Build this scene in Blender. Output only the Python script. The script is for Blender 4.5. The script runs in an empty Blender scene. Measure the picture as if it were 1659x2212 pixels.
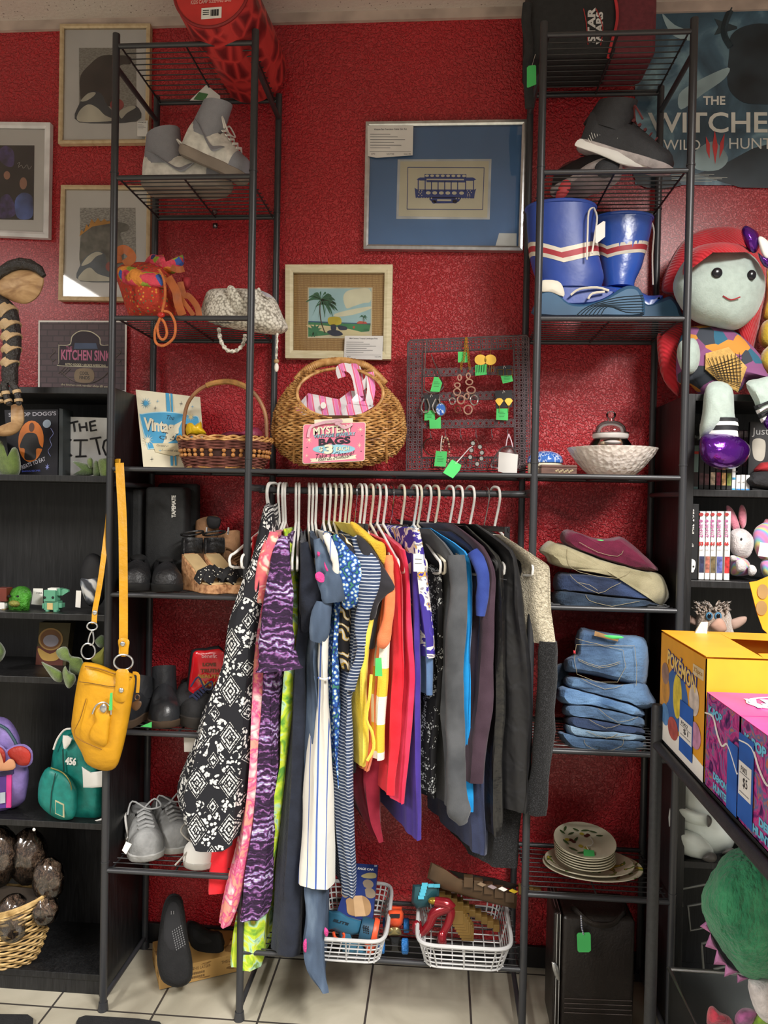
import bpy, bmesh, math, random
from mathutils import Vector as V, Matrix, noise
random.seed(7)
sc = bpy.context.scene
COL = sc.collection
PI = math.pi
# ---------------------------------------------------------------- camera
FPX = 1648.5
CAM = V((0.8635, -1.9358, 1.36))
YAW, PIT, ROL = 0.07472, -0.01545, 0.01925
FWD = V((-math.sin(YAW)*math.cos(PIT), math.cos(YAW)*math.cos(PIT), math.sin(PIT)))
_r = V((math.cos(YAW), math.sin(YAW), 0)); _u = _r.cross(FWD)
RGT = math.cos(ROL)*_r + math.sin(ROL)*_u
UP = -math.sin(ROL)*_r + math.cos(ROL)*_u
cd = bpy.data.cameras.new('camera'); cam = bpy.data.objects.new('camera', cd); COL.objects.link(cam)
cd.sensor_fit = 'HORIZONTAL'; cd.sensor_width = 36; cd.lens = 36*FPX/1659
cd.clip_start = 0.02
mw = Matrix((RGT, UP, -FWD)).transposed().to_4x4(); mw.translation = CAM
cam.matrix_world = mw
sc.camera = cam
# ---------------------------------------------------------------- light and exposure
sc.view_settings.view_transform = 'Standard'; sc.view_settings.look = 'None'
sc.view_settings.gamma = 1; sc.view_settings.use_curve_mapping = False
sc.view_settings.exposure = 0.74
wd = bpy.data.worlds.new('room_ambient'); sc.world = wd; wd.use_nodes = True
wd.node_tree.nodes['Background'].inputs[0].default_value = (1, .97, .94, 1)
wd.node_tree.nodes['Background'].inputs[1].default_value = 0.19
def area(name, loc, sx, sy, power, rot=(0, 0, 0), col=(1, .97, .93)):
    l = bpy.data.lights.new(name, 'AREA'); l.shape = 'RECTANGLE'; l.size = sx; l.size_y = sy; l.energy = power; l.color = col; l.spread = math.radians(158)
    o = bpy.data.objects.new(name, l); COL.objects.link(o); o.location = loc; o.rotation_euler = rot
    return o
for lx, ly, pw in ((1.95, -2.0, 118), (-1.9, -2.3, 82), (2.0, -4.9, 52), (-1.9, -4.9, 44), (2.0, -7.0, 40), (-1.9, -7.0, 36)):
    area('ceiling_panel_light', (lx, ly, 2.775), .6, 1.2, pw)
# ---------------------------------------------------------------- projection helpers
def at(px, py, Y):
    d = FWD + RGT*((px-829.5)/FPX) - UP*((py-1106)/FPX)
    return CAM + d*((Y-CAM.y)/d.y)
def atz(px, py, Z):
    d = FWD + RGT*((px-829.5)/FPX) - UP*((py-1106)/FPX)
    return CAM + d*((Z-CAM.z)/d.z)
def mpp(Y): return (Y-CAM.y)/FPX
# ---------------------------------------------------------------- materials
def lin(c):
    if isinstance(c, str):
        c = c.lstrip('#'); c = [int(c[i:i+2], 16)/255 for i in (0, 2, 4)]
    return tuple((x/12.92 if x <= .04045 else ((x+.055)/1.055)**2.4) for x in c[:3]) + (1,)
class NT:
    def __init__(s, name, **kw):
        s.m = bpy.data.materials.new(name); s.m.use_nodes = True; s.t = s.m.node_tree
        s.b = s.t.nodes['Principled BSDF']; s.tc = None
        s.b.inputs['Roughness'].default_value = kw.get('rough', .6)
        s.b.inputs['Metallic'].default_value = kw.get('metal', 0)
        s.b.inputs['Specular IOR Level'].default_value = kw.get('spec', .4)
        s.b.inputs['Coat Weight'].default_value = kw.get('coat', 0)
        s.b.inputs['Coat Roughness'].default_value = kw.get('crough', .1)
        s.b.inputs['Sheen Weight'].default_value = kw.get('sheen', 0)
        if kw.get('trans'):
            s.b.inputs['Transmission Weight'].default_value = kw['trans']; s.b.inputs['IOR'].default_value = kw.get('ior', 1.45)
        if kw.get('alpha') is not None: s.b.inputs['Alpha'].default_value = kw['alpha']
    def n(s, t, ins=None, **props):
        x = s.t.nodes.new(t)
        for k, v in props.items(): setattr(x, k, v)
        for k, v in (ins or {}).items():
            if hasattr(v, 'is_output') : s.t.links.new(v, x.inputs[k])
            else: x.inputs[k].default_value = v
        return x
    def co(s, rot=(0, 0, 0), sc_=(1, 1, 1), loc=(0, 0, 0)):
        if not s.tc: s.tc = s.n('ShaderNodeTexCoord')
        return s.n('ShaderNodeMapping', {0: s.tc.outputs['Object'], 1: loc, 2: rot, 3: sc_}).outputs[0]
    def noise(s, scale, det=3, co=None, dist=0): return s.n('ShaderNodeTexNoise', {'Vector': co or s.co(), 'Scale': scale, 'Detail': det, 'Distortion': dist}).outputs[0]
    def vor(s, scale, co=None, out=0, feat='F1'): return s.n('ShaderNodeTexVoronoi', {'Vector': co or s.co(), 'Scale': scale}, feature=feat).outputs[out]
    def wave(s, scale, d='X', co=None, dist=0, prof='SIN', dsc=1): return s.n('ShaderNodeTexWave', {'Vector': co or s.co(), 'Scale': scale, 'Distortion': dist, 'Detail Scale': dsc}, bands_direction=d, wave_profile=prof).outputs[1]
    def ramp(s, f, stops, const=False):
        x = s.n('ShaderNodeValToRGB', {0: f}); e = x.color_ramp.elements
        if const: x.color_ramp.interpolation = 'CONSTANT'
        while len(e) < len(stops): e.new(.5)
        for i, (p, c) in enumerate(stops): e[i].position = p; e[i].color = lin(c)
        return x.outputs[0]
    def mix(s, f, a, b, mode='MIX'):
        x = s.n('ShaderNodeMix', data_type='RGBA', blend_type=mode)
        for i, v in ((0, f), (6, a), (7, b)):
            if hasattr(v, 'is_output'): s.t.links.new(v, x.inputs[i])
            else: x.inputs[i].default_value = v if i == 0 else lin(v)
        return x.outputs[2]
    def ma(s, op, a, b=0, c=0): return s.n('ShaderNodeMath', {0: a, 1: b, 2: c}, operation=op).outputs[0]
    def col(s, c):
        if hasattr(c, 'is_output'): s.t.links.new(c, s.b.inputs['Base Color'])
        else: s.b.inputs['Base Color'].default_value = lin(c)
        return s
    def bump(s, h, st=.3, d=.01):
        s.t.links.new(s.n('ShaderNodeBump', {'Height': h, 'Strength': st, 'Distance': d}).outputs[0], s.b.inputs['Normal']); return s
_mc = {}
def mat(c, rough=.6, bump=0, bs=60, var=.12, name=None, **kw):
    """plain colour with a little procedural mottling"""
    key = (str(c), rough, bump, bs, var, name, tuple(sorted(kw.items())))
    if key in _mc: return _mc[key]
    n = NT(name or 'paint', rough=rough, **kw)
    L = lin(c)[:3]
    def sh(k): return [min(1, (x**(1/2.2))*k) for x in L]
    if var > 0: n.col(n.ramp(n.noise(bs*.25, 2), [(.3, sh(1-var)), (.7, sh(1+var*.5))]))
    else: n.col(c)
    if bump: n.bump(n.noise(bs, 3), bump)
    _mc[key] = n.m; return n.m
def weave(c, c2=None, sc_=900, rough=.9, st=.25, name='woven_cloth'):
    n = NT(name, rough=rough, sheen=.2, spec=.15)
    w = n.ma('ADD', n.wave(sc_/6, 'DIAGONAL'), n.noise(sc_/3, 2))
    nn = n.noise(14, 3)
    n.col(n.mix(nn, c, c2 or c)); n.bump(w, st, .002); return n.m
# ---------------------------------------------------------------- mesh builder
def cr(pts, n=4, closed=True):
    P = [V(p) for p in pts]; N = len(P); out = []
    rng = range(N) if closed else range(N-1)
    for i in rng:
        if closed: a, b, c, d = P[i-1], P[i], P[(i+1) % N], P[(i+2) % N]
        else: a, b, c, d = P[max(i-1, 0)], P[i], P[i+1], P[min(i+2, N-1)]
        for k in range(n):
            t = k/n
            out.append(.5*((2*b)+(c-a)*t+(2*a-5*b+4*c-d)*t*t+(3*b-a-3*c+d)*t**3))
    if not closed: out.append(P[-1])
    return out
class MB:
    def __init__(s): s.v = []; s.f = []; s.fm = []; s.mi = 0
    def add(s, vs, fs):
        o = len(s.v); s.v += [V(p) for p in vs]; s.f += [tuple(i+o for i in f) for f in fs]; s.fm += [s.mi]*len(fs); return s
    def bx(s, x0, x1, y0, y1, z0, z1, rot=None, c=None):
        vs = [V((x, y, z)) for x in (x0, x1) for y in (y0, y1) for z in (z0, z1)]
        if rot is not None:
            c = c or V(((x0+x1)/2, (y0+y1)/2, (z0+z1)/2)); vs = [rot @ (p-c)+c for p in vs]
        return s.add(vs, [(0, 1, 3, 2), (4, 6, 7, 5), (0, 4, 5, 1), (2, 3, 7, 6), (0, 2, 6, 4), (1, 5, 7, 3)])
    def box8(s, vs): return s.add(vs, [(0, 1, 2, 3), (7, 6, 5, 4), (0, 4, 5, 1), (1, 5, 6, 2), (2, 6, 7, 3), (3, 7, 4, 0)])
    def loft(s, rings, caps=True, closed=True, wrap=False):
        n = len(rings[0]); vs = [p for r in rings for p in r]; fs = []
        m = len(rings)
        for i in range(m if wrap else m-1):
            a = i*n; b = ((i+1) % m)*n
            for j in range(n if closed else n-1):
                k = (j+1) % n; fs.append((a+j, a+k, b+k, b+j))
        if caps and not wrap: fs += [tuple(range(n-1, -1, -1)), tuple((m-1)*n+j for j in range(n))]
        return s.add(vs, fs)
    def tube(s, pts, r, n=8, closed=False, flat=None, caps=True):
        P = [V(p) for p in pts]; N = len(P); rings = []
        rr = r if isinstance(r, (list, tuple)) else [r]*N
        t0 = None
        for i in range(N):
            if closed: t = P[(i+1) % N]-P[i-1]
            else: t = P[min(i+1, N-1)]-P[max(i-1, 0)]
            if t.length < 1e-9: t = V((0, 0, 1))
            t.normalize()
            if t0 is None:
                a = V((0, -1, 0)) if abs(t.y) < .9 else V((1, 0, 0)); nrm = (a-t*a.dot(t)).normalized()
            else:
                nrm = nrm-t*nrm.dot(t)
                nrm = nrm.normalized() if nrm.length > 1e-6 else t.orthogonal().normalized()
            t0 = t; bn = t.cross(nrm)
            fl = flat or (1, 1)
            rings.append([P[i]+(nrm*math.cos(2*PI*k/n)*fl[0]+bn*math.sin(2*PI*k/n)*fl[1])*rr[i] for k in range(n)])
        return s.loft(rings, caps=caps, wrap=closed)
    def lathe(s, prof, c, n=32, axis=None, tilt=None, rf=None):
        c = V(c); rings = []
        for r, z in prof:
            R = []
            for k in range(n):
                a = 2*PI*k/n; q = r*(rf(a, z) if rf else 1)
                p = V((q*math.cos(a), q*math.sin(a), z))
                R.append(c+(tilt @ p if tilt else p))
            rings.append(R)
        return s.loft(rings)
    def ell(s, c, r, rot=None, n=16, m=10, fn=None):
        c = V(c); rings = []
        for i in range(m+1):
            th = PI*(i+.02)/(m+.04); R = []
            for k in range(n):
                a = 2*PI*k/n; p = V((r[0]*math.sin(th)*math.cos(a), r[1]*math.sin(th)*math.sin(a), r[2]*math.cos(th)))
                if fn: p = fn(p)
                R.append(c+(rot @ p if rot else p))
            rings.append(R)
        return s.loft(rings)
    def prism(s, pts, d):
        d = V(d); n = len(pts); P = [V(p) for p in pts]
        return s.add(P+[p+d for p in P], [tuple(range(n)), tuple(range(2*n-1, n-1, -1))]+[(i, i+n, (i+1) % n+n, (i+1) % n) for i in range(n)])
    # --- outlines measured on the photograph, put at a real distance Y with real thickness
    def ppoly(s, pts, Y, th=.0006, sm=0):
        q = [(p[0], p[1], 0) for p in pts]
        if sm: q = cr(q, sm)
        return s.prism([at(p[0], p[1], Y) for p in q], (0, th, 0))
    def prect(s, x0, y0, x1, y1, Y, th=.0006): return s.ppoly([(x0, y0), (x1, y0), (x1, y1), (x0, y1)], Y, th)
    def pdisc(s, x, y, rx, ry, Y, th=.0006, n=20): return s.ppoly([(x+rx*math.cos(2*PI*k/n), y+ry*math.sin(2*PI*k/n)) for k in range(n)], Y, th)
    def ptube(s, pts, Y, r, n=6, closed=False, sm=0, flat=None):
        q = [(p[0], p[1], p[2] if len(p) > 2 else Y) for p in pts]
        if sm: q = cr(q, sm, closed)
        return s.tube([at(*p) for p in q], r, n, closed, flat)
    def puff(s, pts, Y, th, sm=3, k=5, back=True, sq=1., tilt=None, fn=None):
        q = cr([(p[0], p[1], 0) for p in pts], sm) if sm else [V((p[0], p[1], 0)) for p in pts]
        cx = sum(p[0] for p in q)/len(q); cy = sum(p[1] for p in q)/len(q)
        rings = []
        angs = [PI/2*i/k for i in range(-k if back else 0, k+1)]
        for a in angs:
            sc_ = max(.04, math.cos(a)**sq); d = -th*math.sin(a)
            R = []
            for p in q:
                x = cx+(p[0]-cx)*sc_; y = cy+(p[1]-cy)*sc_
                Yp = Y+d+(tilt(x, y) if tilt else 0)
                w = at(x, y, Yp)
                R.append(fn(w) if fn else w)
            rings.append(R)
        return s.loft(rings)
    def ploft(s, rows, Y, dr=1., n=20, caps=True, sm=0, e=2., fn=None):
        """rows (y, left, right[, depth radius m[, Y]]) -> horizontal elliptic rings"""
        rows = [tuple(r)+((mpp(Y)*(r[2]-r[1])/2*dr,) if len(r) < 4 else ())for r in rows]
        rows = [r+((Y,) if len(r) < 5 else ()) for r in rows]
        if sm:
            a = cr([r[:3] for r in rows], sm, False); b = cr([(r[3], r[4], 0) for r in rows], sm, False)
            rows = [(p[0], p[1], p[2], q[0], q[1]) for p, q in zip(a, b)]
        rings = []
        for (y, l, r, d, Yc) in rows:
            A = at(l, y, Yc); B = at(r, y, Yc); c = (A+B)/2; h = (B-A)/2; R = []
            for k in range(n):
                t = 2*PI*k/n; ct, st = math.cos(t), math.sin(t)
                p = c+h*math.copysign(abs(ct)**(2/e), ct)+V((0, 1, 0))*d*math.copysign(abs(st)**(2/e), st)
                R.append(fn(p, k, y) if fn else p)
            rings.append(R)
        return s.loft(rings, caps=caps)
    def slab(s, pts, Y, th, sm=3, r=5, k=4, fn=None):
        # outline inset evenly along its normals: a rounded thick slab that keeps concave shapes
        q = cr([(p[0], p[1], 0) for p in pts], sm) if sm else [V((p[0], p[1], 0)) for p in pts]
        N = len(q); ar = sum(q[i].x*q[(i+1) % N].y-q[(i+1) % N].x*q[i].y for i in range(N)); sg = 1 if ar > 0 else -1; nr = []
        for i in range(N):
            t = (q[(i+1) % N]-q[i-1]).normalized(); nr.append(V((-t.y, t.x, 0))*sg)
        rings = []
        for i in range(-k, k+1):
            a = PI/2*i/k; ins = r*(1-math.cos(a)); d = -th*(abs(i)/k)**.35*(1 if i > 0 else -1) if i else 0
            rings.append([(fn or (lambda w: w))(at(p.x+n_.x*ins, p.y+n_.y*ins, Y+d)) for p, n_ in zip(q, nr)])
        return s.loft(rings)
    def text(s, body, px, py, w, h, Y, th=.0005, ang=0, shear=0, bold=0, o=None, u=None, v=None):
        """lettering centred at px,py, w x h photo pixels, on the plane Y (or on a frame o,u,v in metres)"""
        cu = bpy.data.curves.new('t', 'FONT'); cu.body = body; cu.align_x = 'CENTER'; cu.align_y = 'CENTER'; cu.offset = bold; cu.resolution_u = 3
        ob = bpy.data.objects.new('t', cu); COL.objects.link(ob)
        me = bpy.data.meshes.new_from_object(ob)
        vs = [p.co.copy() for p in me.vertices]; fs = [tuple(p.vertices) for p in me.polygons]
        bpy.data.objects.remove(ob); bpy.data.curves.remove(cu); bpy.data.meshes.remove(me)
        if not vs: return s
        x0 = min(p.x for p in vs); x1 = max(p.x for p in vs); y0 = min(p.y for p in vs); y1 = max(p.y for p in vs)
        out = []
        for p in vs:
            a = ((p.x-x0)/(x1-x0+1e-9)-.5)*w; b = -((p.y-y0)/(y1-y0+1e-9)-.5)*h; a -= shear*b
            if o is not None: out.append(V(o)+V(u)*a-V(v)*b); continue
            c_, s_ = math.cos(ang), math.sin(ang)
            out.append(at(px+a*c_-b*s_, py+a*s_+b*c_, Y))
        n = len(out); d = V((0, th, 0)) if o is None else -(V(u).cross(V(v))).normalized()*th
        s.add(out, fs)
        return s
    def build(s, name, m, parent=None, smooth=True, bevel=0, sub=0, seg=2, shift=None):
        me = bpy.data.meshes.new(name); vs = s.v
        if shift is not None: vs = [p-shift for p in vs]
        me.from_pydata([tuple(p) for p in vs], [], s.f); me.update()
        bm = bmesh.new(); bm.from_mesh(me); bmesh.ops.recalc_face_normals(bm, faces=bm.faces); bm.to_mesh(me); bm.free()
        for mm in (m if isinstance(m, (list, tuple)) else [m]): me.materials.append(mm)
        for p, i in zip(me.polygons, s.fm): p.material_index = i
        if smooth:
            me.polygons.foreach_set('use_smooth', [True]*len(me.polygons))
            try: me.set_sharp_from_angle(angle=math.radians(40))
            except Exception: pass
        o = bpy.data.objects.new(name, me); COL.objects.link(o)
        if shift is not None: o.location = shift
        if bevel:
            b = o.modifiers.new('bevel', 'BEVEL'); b.width = bevel; b.segments = seg; b.limit_method = 'ANGLE'
        if sub:
            b = o.modifiers.new('smooth', 'SUBSURF'); b.levels = sub; b.render_levels = sub
        if parent is not None:
            o.parent = parent
            o.matrix_parent_inverse = Matrix.Translation(world_loc(parent)).inverted()
        return o
def world_loc(o):
    l = o.location.copy()
    return l
def base_of(vs):
    return V(((min(p.x for p in vs)+max(p.x for p in vs))/2, (min(p.y for p in vs)+max(p.y for p in vs))/2, min(p.z for p in vs)))
def tag(o, label=None, cat=None, group=None, kind=None):
    if label: o['label'] = label
    if cat: o['category'] = cat
    if group: o['group'] = group
    if kind: o['kind'] = kind
    return o
def thing(name, label, cat, loc=(0, 0, 0), group=None):
    o = bpy.data.objects.new(name, None); COL.objects.link(o); o.location = loc; o.empty_display_size = .05
    return tag(o, label, cat, group)
def solo(name, label, cat, mb, m, group=None, **kw):
    return tag(mb.build(name, m, shift=base_of(mb.v), **kw), label, cat, group)
SUBP = dict(lace='upper', side_stripe='upper', toe_cap='upper', lining='upper', tag_writing='price_tag', pixel_tile='blade', block='blade', light_pixels='head', clasp='front_pocket', braided_rim='upper_weave', chevron_stripe='shaft', collar='shaft', sole_groove='rubber_foot', sticker='board,cover,panel', star='board', stripes='board', panel='board', panel_outline='board', oval='board,cover', banner='board', dots='board', emblem='front_panel', handwriting='price_card', zipper='front_pocket,main_body', patch='front_pocket', smile='head', button_eye='head', eye='head,body', nose='head', plaid_lines='plaid_patch', scalloped_edge='body', embroidered_flower='body', skull_emblem='pages', spine_art='pages', publisher_mark='pages', painted_leaf='', barcode='label', top_seam='bag_body', seam='bag_body', front_pocket='bag_body,main_body', pocket_seam='bag_body', pocket_stitch='folded_cloth', leather_patch='folded_cloth', red_tab='folded_cloth', red_disc='carton', white_base='carton', blue_oval='carton', print_blob='carton', label='carton', blue_tape='carton', torn_flap='carton', perforation='box_top', lettering_shadow='board', lettering_outline='carton', lettering='board,cover,print,carton,front_panel,pages,end_panel,main_body,case_body,upper_body,box_top', writing='price_card', toe_tread='sole', mesh_dots='insole', size_print='insole', marker_letter='board', portrait='cover', ornament='cover', drawing='cover', vent_dots='upper_body', windscreen='cab', crossbar='', fringe='disc', piping='main_body,sack', metal_arch='bag_body')
def part(t, name, mb, m, label=None, **kw):
    if t.parent is None:
        want = SUBP.get(name) or ('print' if name.startswith('print_') else '')
        ch = {c.name.split('.')[0]: c for c in reversed(t.children)} if want else {}
        for w_ in want.split(','):
            if w_ in ch and w_ != name: t = ch[w_]; break
    o = mb.build(name, m, None, **kw); o.parent = t
    # meshes are written in world coordinates: undo the parent chain's offset
    off = V((0, 0, 0)); q = t
    while q is not None: off += q.location; q = q.parent
    o.matrix_parent_inverse = Matrix.Translation(root_off(t)).inverted()
    if label: o['label'] = label
    return o
def root_off(t):
    # location of the top-level empty when t is that empty; parts sit at the identity
    return t.location.copy() if t.parent is None else V((0, 0, 0))
def struct(name, mb, m, **kw): return tag(mb.build(name, m, **kw), kind='structure')
# ================================================================ setting
WY = .317
n = NT('red_stipple_paint', rough=.42, spec=.7, coat=.45, crough=.28)
h = n.noise(130, 2, dist=.3); h2 = n.noise(320, 2)
n.col(n.ramp(n.noise(3, 3), [(.3, '#ac0d1c'), (.7, '#ba1020')]))
n.bump(n.ma('ADD', n.ramp(h, [(.42, '#000000'), (.6, '#ffffff')]), n.ma('MULTIPLY', h2, .35)), .9, .005)
RED = n.m
struct('wall_back', MB().bx(-2.2, 3.6, WY, WY+.1, 0, 2.79), RED, smooth=False)
n = NT('ceiling_tile', rough=.9); sp = n.vor(70)
n.col(n.mix(n.ramp(n.ma('ADD', sp, n.ma('MULTIPLY', n.noise(60), .35)), [(.24, '#ffffff'), (.30, '#000000')], True), '#c9bdb4', '#7d7068')); n.bump(n.noise(90), .3)
struct('ceiling', MB().bx(-3.2, 4.2, -9, WY+.1, 2.79, 2.85), n.m, smooth=False)
struct('trim_1', MB().bx(-2.2, 3.6, WY-.012, WY, 2.762, 2.79), mat('#b9a79c', .6), smooth=False)
n = NT('floor_tile', rough=.32, spec=.4)
TS = .277
cx = n.n('ShaderNodeSeparateXYZ', {0: n.co(loc=(-.138+10*TS, .003+10*TS, 0))})
def gl(s):
    f = n.ma('FRACT', n.ma('DIVIDE', s, TS)); f = n.ma('ABSOLUTE', n.ma('SUBTRACT', f, .5))
    return n.ma('GREATER_THAN', f, .4895)
g = n.ma('MAXIMUM', gl(cx.outputs[0]), gl(cx.outputs[1]))
n.col(n.mix(g, n.ramp(n.noise(5, 6, dist=.8), [(.3, '#8a8474'), (.5, '#a39d8c'), (.7, '#b3ad9c')]), '#3c3835')); n.bump(n.ma('SUBTRACT', 1, g), .4, .003)
struct('floor', MB().bx(-3.2, 4.2, -9, WY+.1, -.06, 0), n.m, smooth=False)
struct('baseboard_back', MB().bx(-2.2, 3.6, WY-.012, WY, 0, .062), mat('#1b1a1c', .35), smooth=False, bevel=.002)
# ================================================================ rack
X0, X1, X2, X3, D = 0., .366, 1.094, 1.457, .284
Z = [0, 2.522, 2.183, 1.8206, 1.4287, 1.0994, .7384, .3717, .1787]
BLK = NT('black_powder_coat', rough=.38, spec=.5).col('#303134'); BLK.bump(BLK.noise(700), .08, .001); BLK = BLK.m
R = thing('garment_rack', 'tall black metal garment rack with two shelf towers and a hanging rod', 'rack', (.73, .14, 0))
for i, x in enumerate((X0, X1, X2, X3)):
    for y, zt in ((0, 2.553), (D, 2.54)):
        part(R, 'post', MB().tube([(x, y, .0), (x, y, zt)], .0095, 14), BLK)
        for zj in (Z[2]+.012, Z[4]+.03, Z[7]+.02): part(R, 'connector', MB().tube([(x, y, zj), (x, y, zj+.004)], .0108, 14), BLK)
        part(R, 'foot', MB().tube([(x, y, 0), (x, y, .022)], [.014, .0115], 14), BLK)
def rail(x0, x1, y, z, r=.0065): part(R, 'rail', MB().tube([(x0, y, z), (x1, y, z)], r, 10), BLK)
WIR = mat('#1f1f21', .4, name='black_wire')
def shelf(x0, x1, z, nw=11):
    rail(x0, x1, 0, z); rail(x0, x1, D, z)
    m = MB()
    for k in range(nw):
        y = .012+(D-.024)*k/(nw-1); m.tube([(x0+.006, y, z+.003), (x1-.006, y, z+.003)], .0016, 6)
    for k in range(3):
        x = x0+.012+(x1-x0-.024)*k/2; m.tube([(x, 0, z-.001), (x, D, z-.001)], .0026, 6)
    part(R, 'wire_shelf', m, WIR)
for a, b in ((X0, X1), (X2, X3)):
    for k in range(1, 8): shelf(a, b, Z[k])
shelf(X1, X2, Z[4]); shelf(X1, X2, Z[8])
for x in (X0, X1, X2, X3):
    for z in (2.47, Z[4]-.04, Z[6]-.035, .03):
        part(R, 'side_rail', MB().tube([(x, 0, z), (x, D, z)], .007, 10), BLK)
RODY = .142
RODZ = at(850, 1063, RODY).z
part(R, 'hanging_rod', MB().tube([(X1-.005, RODY, RODZ), (X2+.01, RODY, RODZ)], .0095, 14), BLK)
for x in (X1, X2): part(R, 'rod_bracket', MB().tube([(x, 0, RODZ), (x, D, RODZ)], .006, 8), BLK)
# ================================================================ bookcases
n = NT('black_woodgrain', rough=.42, spec=.4); g = n.noise(9, 6, n.co(sc_=(12, 12, .9)), 1.5)
n.col(n.ramp(g, [(.35, '#121213'), (.6, '#1f1f20'), (.75, '#2b2b2c')])); n.bump(g, .15, .002); WOOD = n.m
def bookcase(nm, lab, xl, xr, yf, ztop, zs, vis_side):
    t = thing(nm, lab, 'bookcase', ((xl+xr)/2, (yf+WY)/2, 0))
    for x in (xl, xr-.018): part(t, 'side_panel', MB().bx(x, x+.018, yf, WY-.014, 0, ztop), WOOD, smooth=False, bevel=.0012)
    part(t, 'back_panel', MB().bx(xl+.018, xr-.018, WY-.02, WY-.014, .05, ztop-.01), WOOD, smooth=False)
    for z in zs: part(t, 'shelf', MB().bx(xl+.018, xr-.018, yf+.004, WY-.02, z-.017, z), WOOD, smooth=False, bevel=.001)
    part(t, 'kickboard', MB().bx(xl+.018, xr-.018, yf+.008, yf+.02, 0, zs[-1]-.017), WOOD, smooth=False)
    return t
YB = .05
zl = [at(150, y, YB).z for y in (836, 1027, 1327, 1466, 1778, 2104)]
bookcase('bookcase', 'black woodgrain bookcase on the left, with a show poster standing on its top', -.80, -.0165, YB, zl[0], zl, 1)
YB2 = .02
zr = [at(1560, y, YB2).z for y in (851, 1058, 1256)] + [at(1500, 1560, YB2).z, at(1520, 1864, YB2).z, .05]
bookcase('bookcase', 'black woodgrain bookcase on the right, holding rows of comic books', 1.472, 2.3, YB2, zr[0], zr, 0)
# ================================================================ crop frames: pixel positions noted on enlarged views of the photograph
class Cr:
    def __init__(s, ox, oy, k): s.o = (ox, oy, k)
    def __call__(s, pts): return [(s.o[0]+p[0]/s.o[2], s.o[1]+p[1]/s.o[2])+tuple(p[2:]) for p in pts]
C1 = Cr(0, 0, 2.5136); C2 = Cr(560, 0, 2.765); C3 = Cr(1100, 0, 2.968); C4 = Cr(0, 500, 2.5136); C5 = Cr(560, 540, 2.765); C6 = Cr(1100, 440, 2.968)
D1 = Cr(0, 1000, 2.9625); D2 = Cr(500, 1030, 4.1475); D3 = Cr(820, 1030, 3.95); D4 = Cr(1150, 1030, 3.2593); D5 = Cr(0, 1560, 2.9625); D6 = Cr(380, 1450, 2.902); D7 = Cr(760, 1450, 2.902); D8 = Cr(1120, 1600, 3.0779)
E1 = Cr(0, 540, 4.2533); E2 = Cr(1380, 780, 4.2545); E3 = Cr(1420, 1240, 3.9498); E4 = Cr(1350, 1640, 3.8673); E5 = Cr(0, 1480, 3.4577); E6 = Cr(240, 1360, 5.925); E7 = Cr(850, 700, 5.184); E8 = Cr(700, 1820, 3.6867)
F1 = Cr(240, 520, 4.1475); F2 = Cr(300, 230, 6.381); F3 = Cr(560, 760, 4.879); F4 = Cr(280, 800, 5.184)
class Pan:
    """a flat panel in the room given by four 3D corners, addressed 0..1 across and down"""
    def __init__(s, a, b, c, d): s.c = [V(a), V(b), V(c), V(d)]; s.n = -((s.c[1]-s.c[0]).cross(s.c[3]-s.c[0])).normalized()
    def __call__(s, u, v, off=0):
        a, b, c, d = s.c; return (a*(1-u)+b*u)*(1-v)+(d*(1-u)+c*u)*v+s.n*off
    def poly(s, mb, pts, off=.0005, sm=0, th=.0003):
        q = cr([(p[0], p[1], 0) for p in pts], sm) if sm else pts
        return mb.prism([s(p[0], p[1], off) for p in q], -s.n*th)
    def rect(s, mb, x0, y0, x1, y1, off=.0005, th=.0003): return s.poly(mb, [(x0, y0), (x1, y0), (x1, y1), (x0, y1)], off, 0, th)
    def disc(s, mb, x, y, rx, ry, off=.0005, n=24, a0=0, a1=2*PI): return s.poly(mb, [(x+rx*math.cos(a0+(a1-a0)*k/n), y+ry*math.sin(a0+(a1-a0)*k/n)) for k in range(n)], off)
    def line(s, mb, pts, w, off=.0008, n=4, closed=False, sm=0):
        q = cr([(p[0], p[1], 0) for p in pts], sm, closed) if sm else pts
        return mb.tube([s(p[0], p[1], off) for p in q], w, n, closed)
    def star(s, mb, x, y, rx, ry, k=8, off=.0008, inner=.25):
        return s.poly(mb, [(x+rx*(1 if i % 2 == 0 else inner)*math.sin(PI*i/k), y-ry*(1 if i % 2 == 0 else inner)*math.cos(PI*i/k)) for i in range(2*k)], off)
    def text(s, mb, body, x, y, w, h, off=.0008, ang=0, shear=0, bold=0):
        t = MB(); t.text(body, 0, 0, 1, 1, 0, bold=bold, o=(0, 0, 0), u=(1, 0, 0), v=(0, 1, 0))
        c_, s_ = math.cos(ang), math.sin(ang); out = []
        asp = (s.c[1]-s.c[0]).length/(s.c[3]-s.c[0]).length
        for p in t.v:
            a = (p.x-shear*(-p.y)*0)*w; b = -p.y*h
            a += shear*p.y*h/asp
            aa = a*asp
            out.append(s(x+(aa*c_-b*s_)/asp, y+aa*s_+b*c_, off))
        return mb.add(out, t.f)
def ppan(pts, Y): return Pan(*[at(p[0], p[1], p[2] if len(p) > 2 else Y) for p in pts])
INK = mat('#1c1c20', .6, var=0); WHT = mat('#e8e6e0', .7, var=.03); PAPER = mat('#dcdad6', .8, var=.03); CREAM = mat('#e2dcc3', .8, var=.04)
STRING = mat('#dcd6cc', .8)
GREEN = mat('#4cc468', .7, var=.05, name='green_card')
GLASS = None
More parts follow.
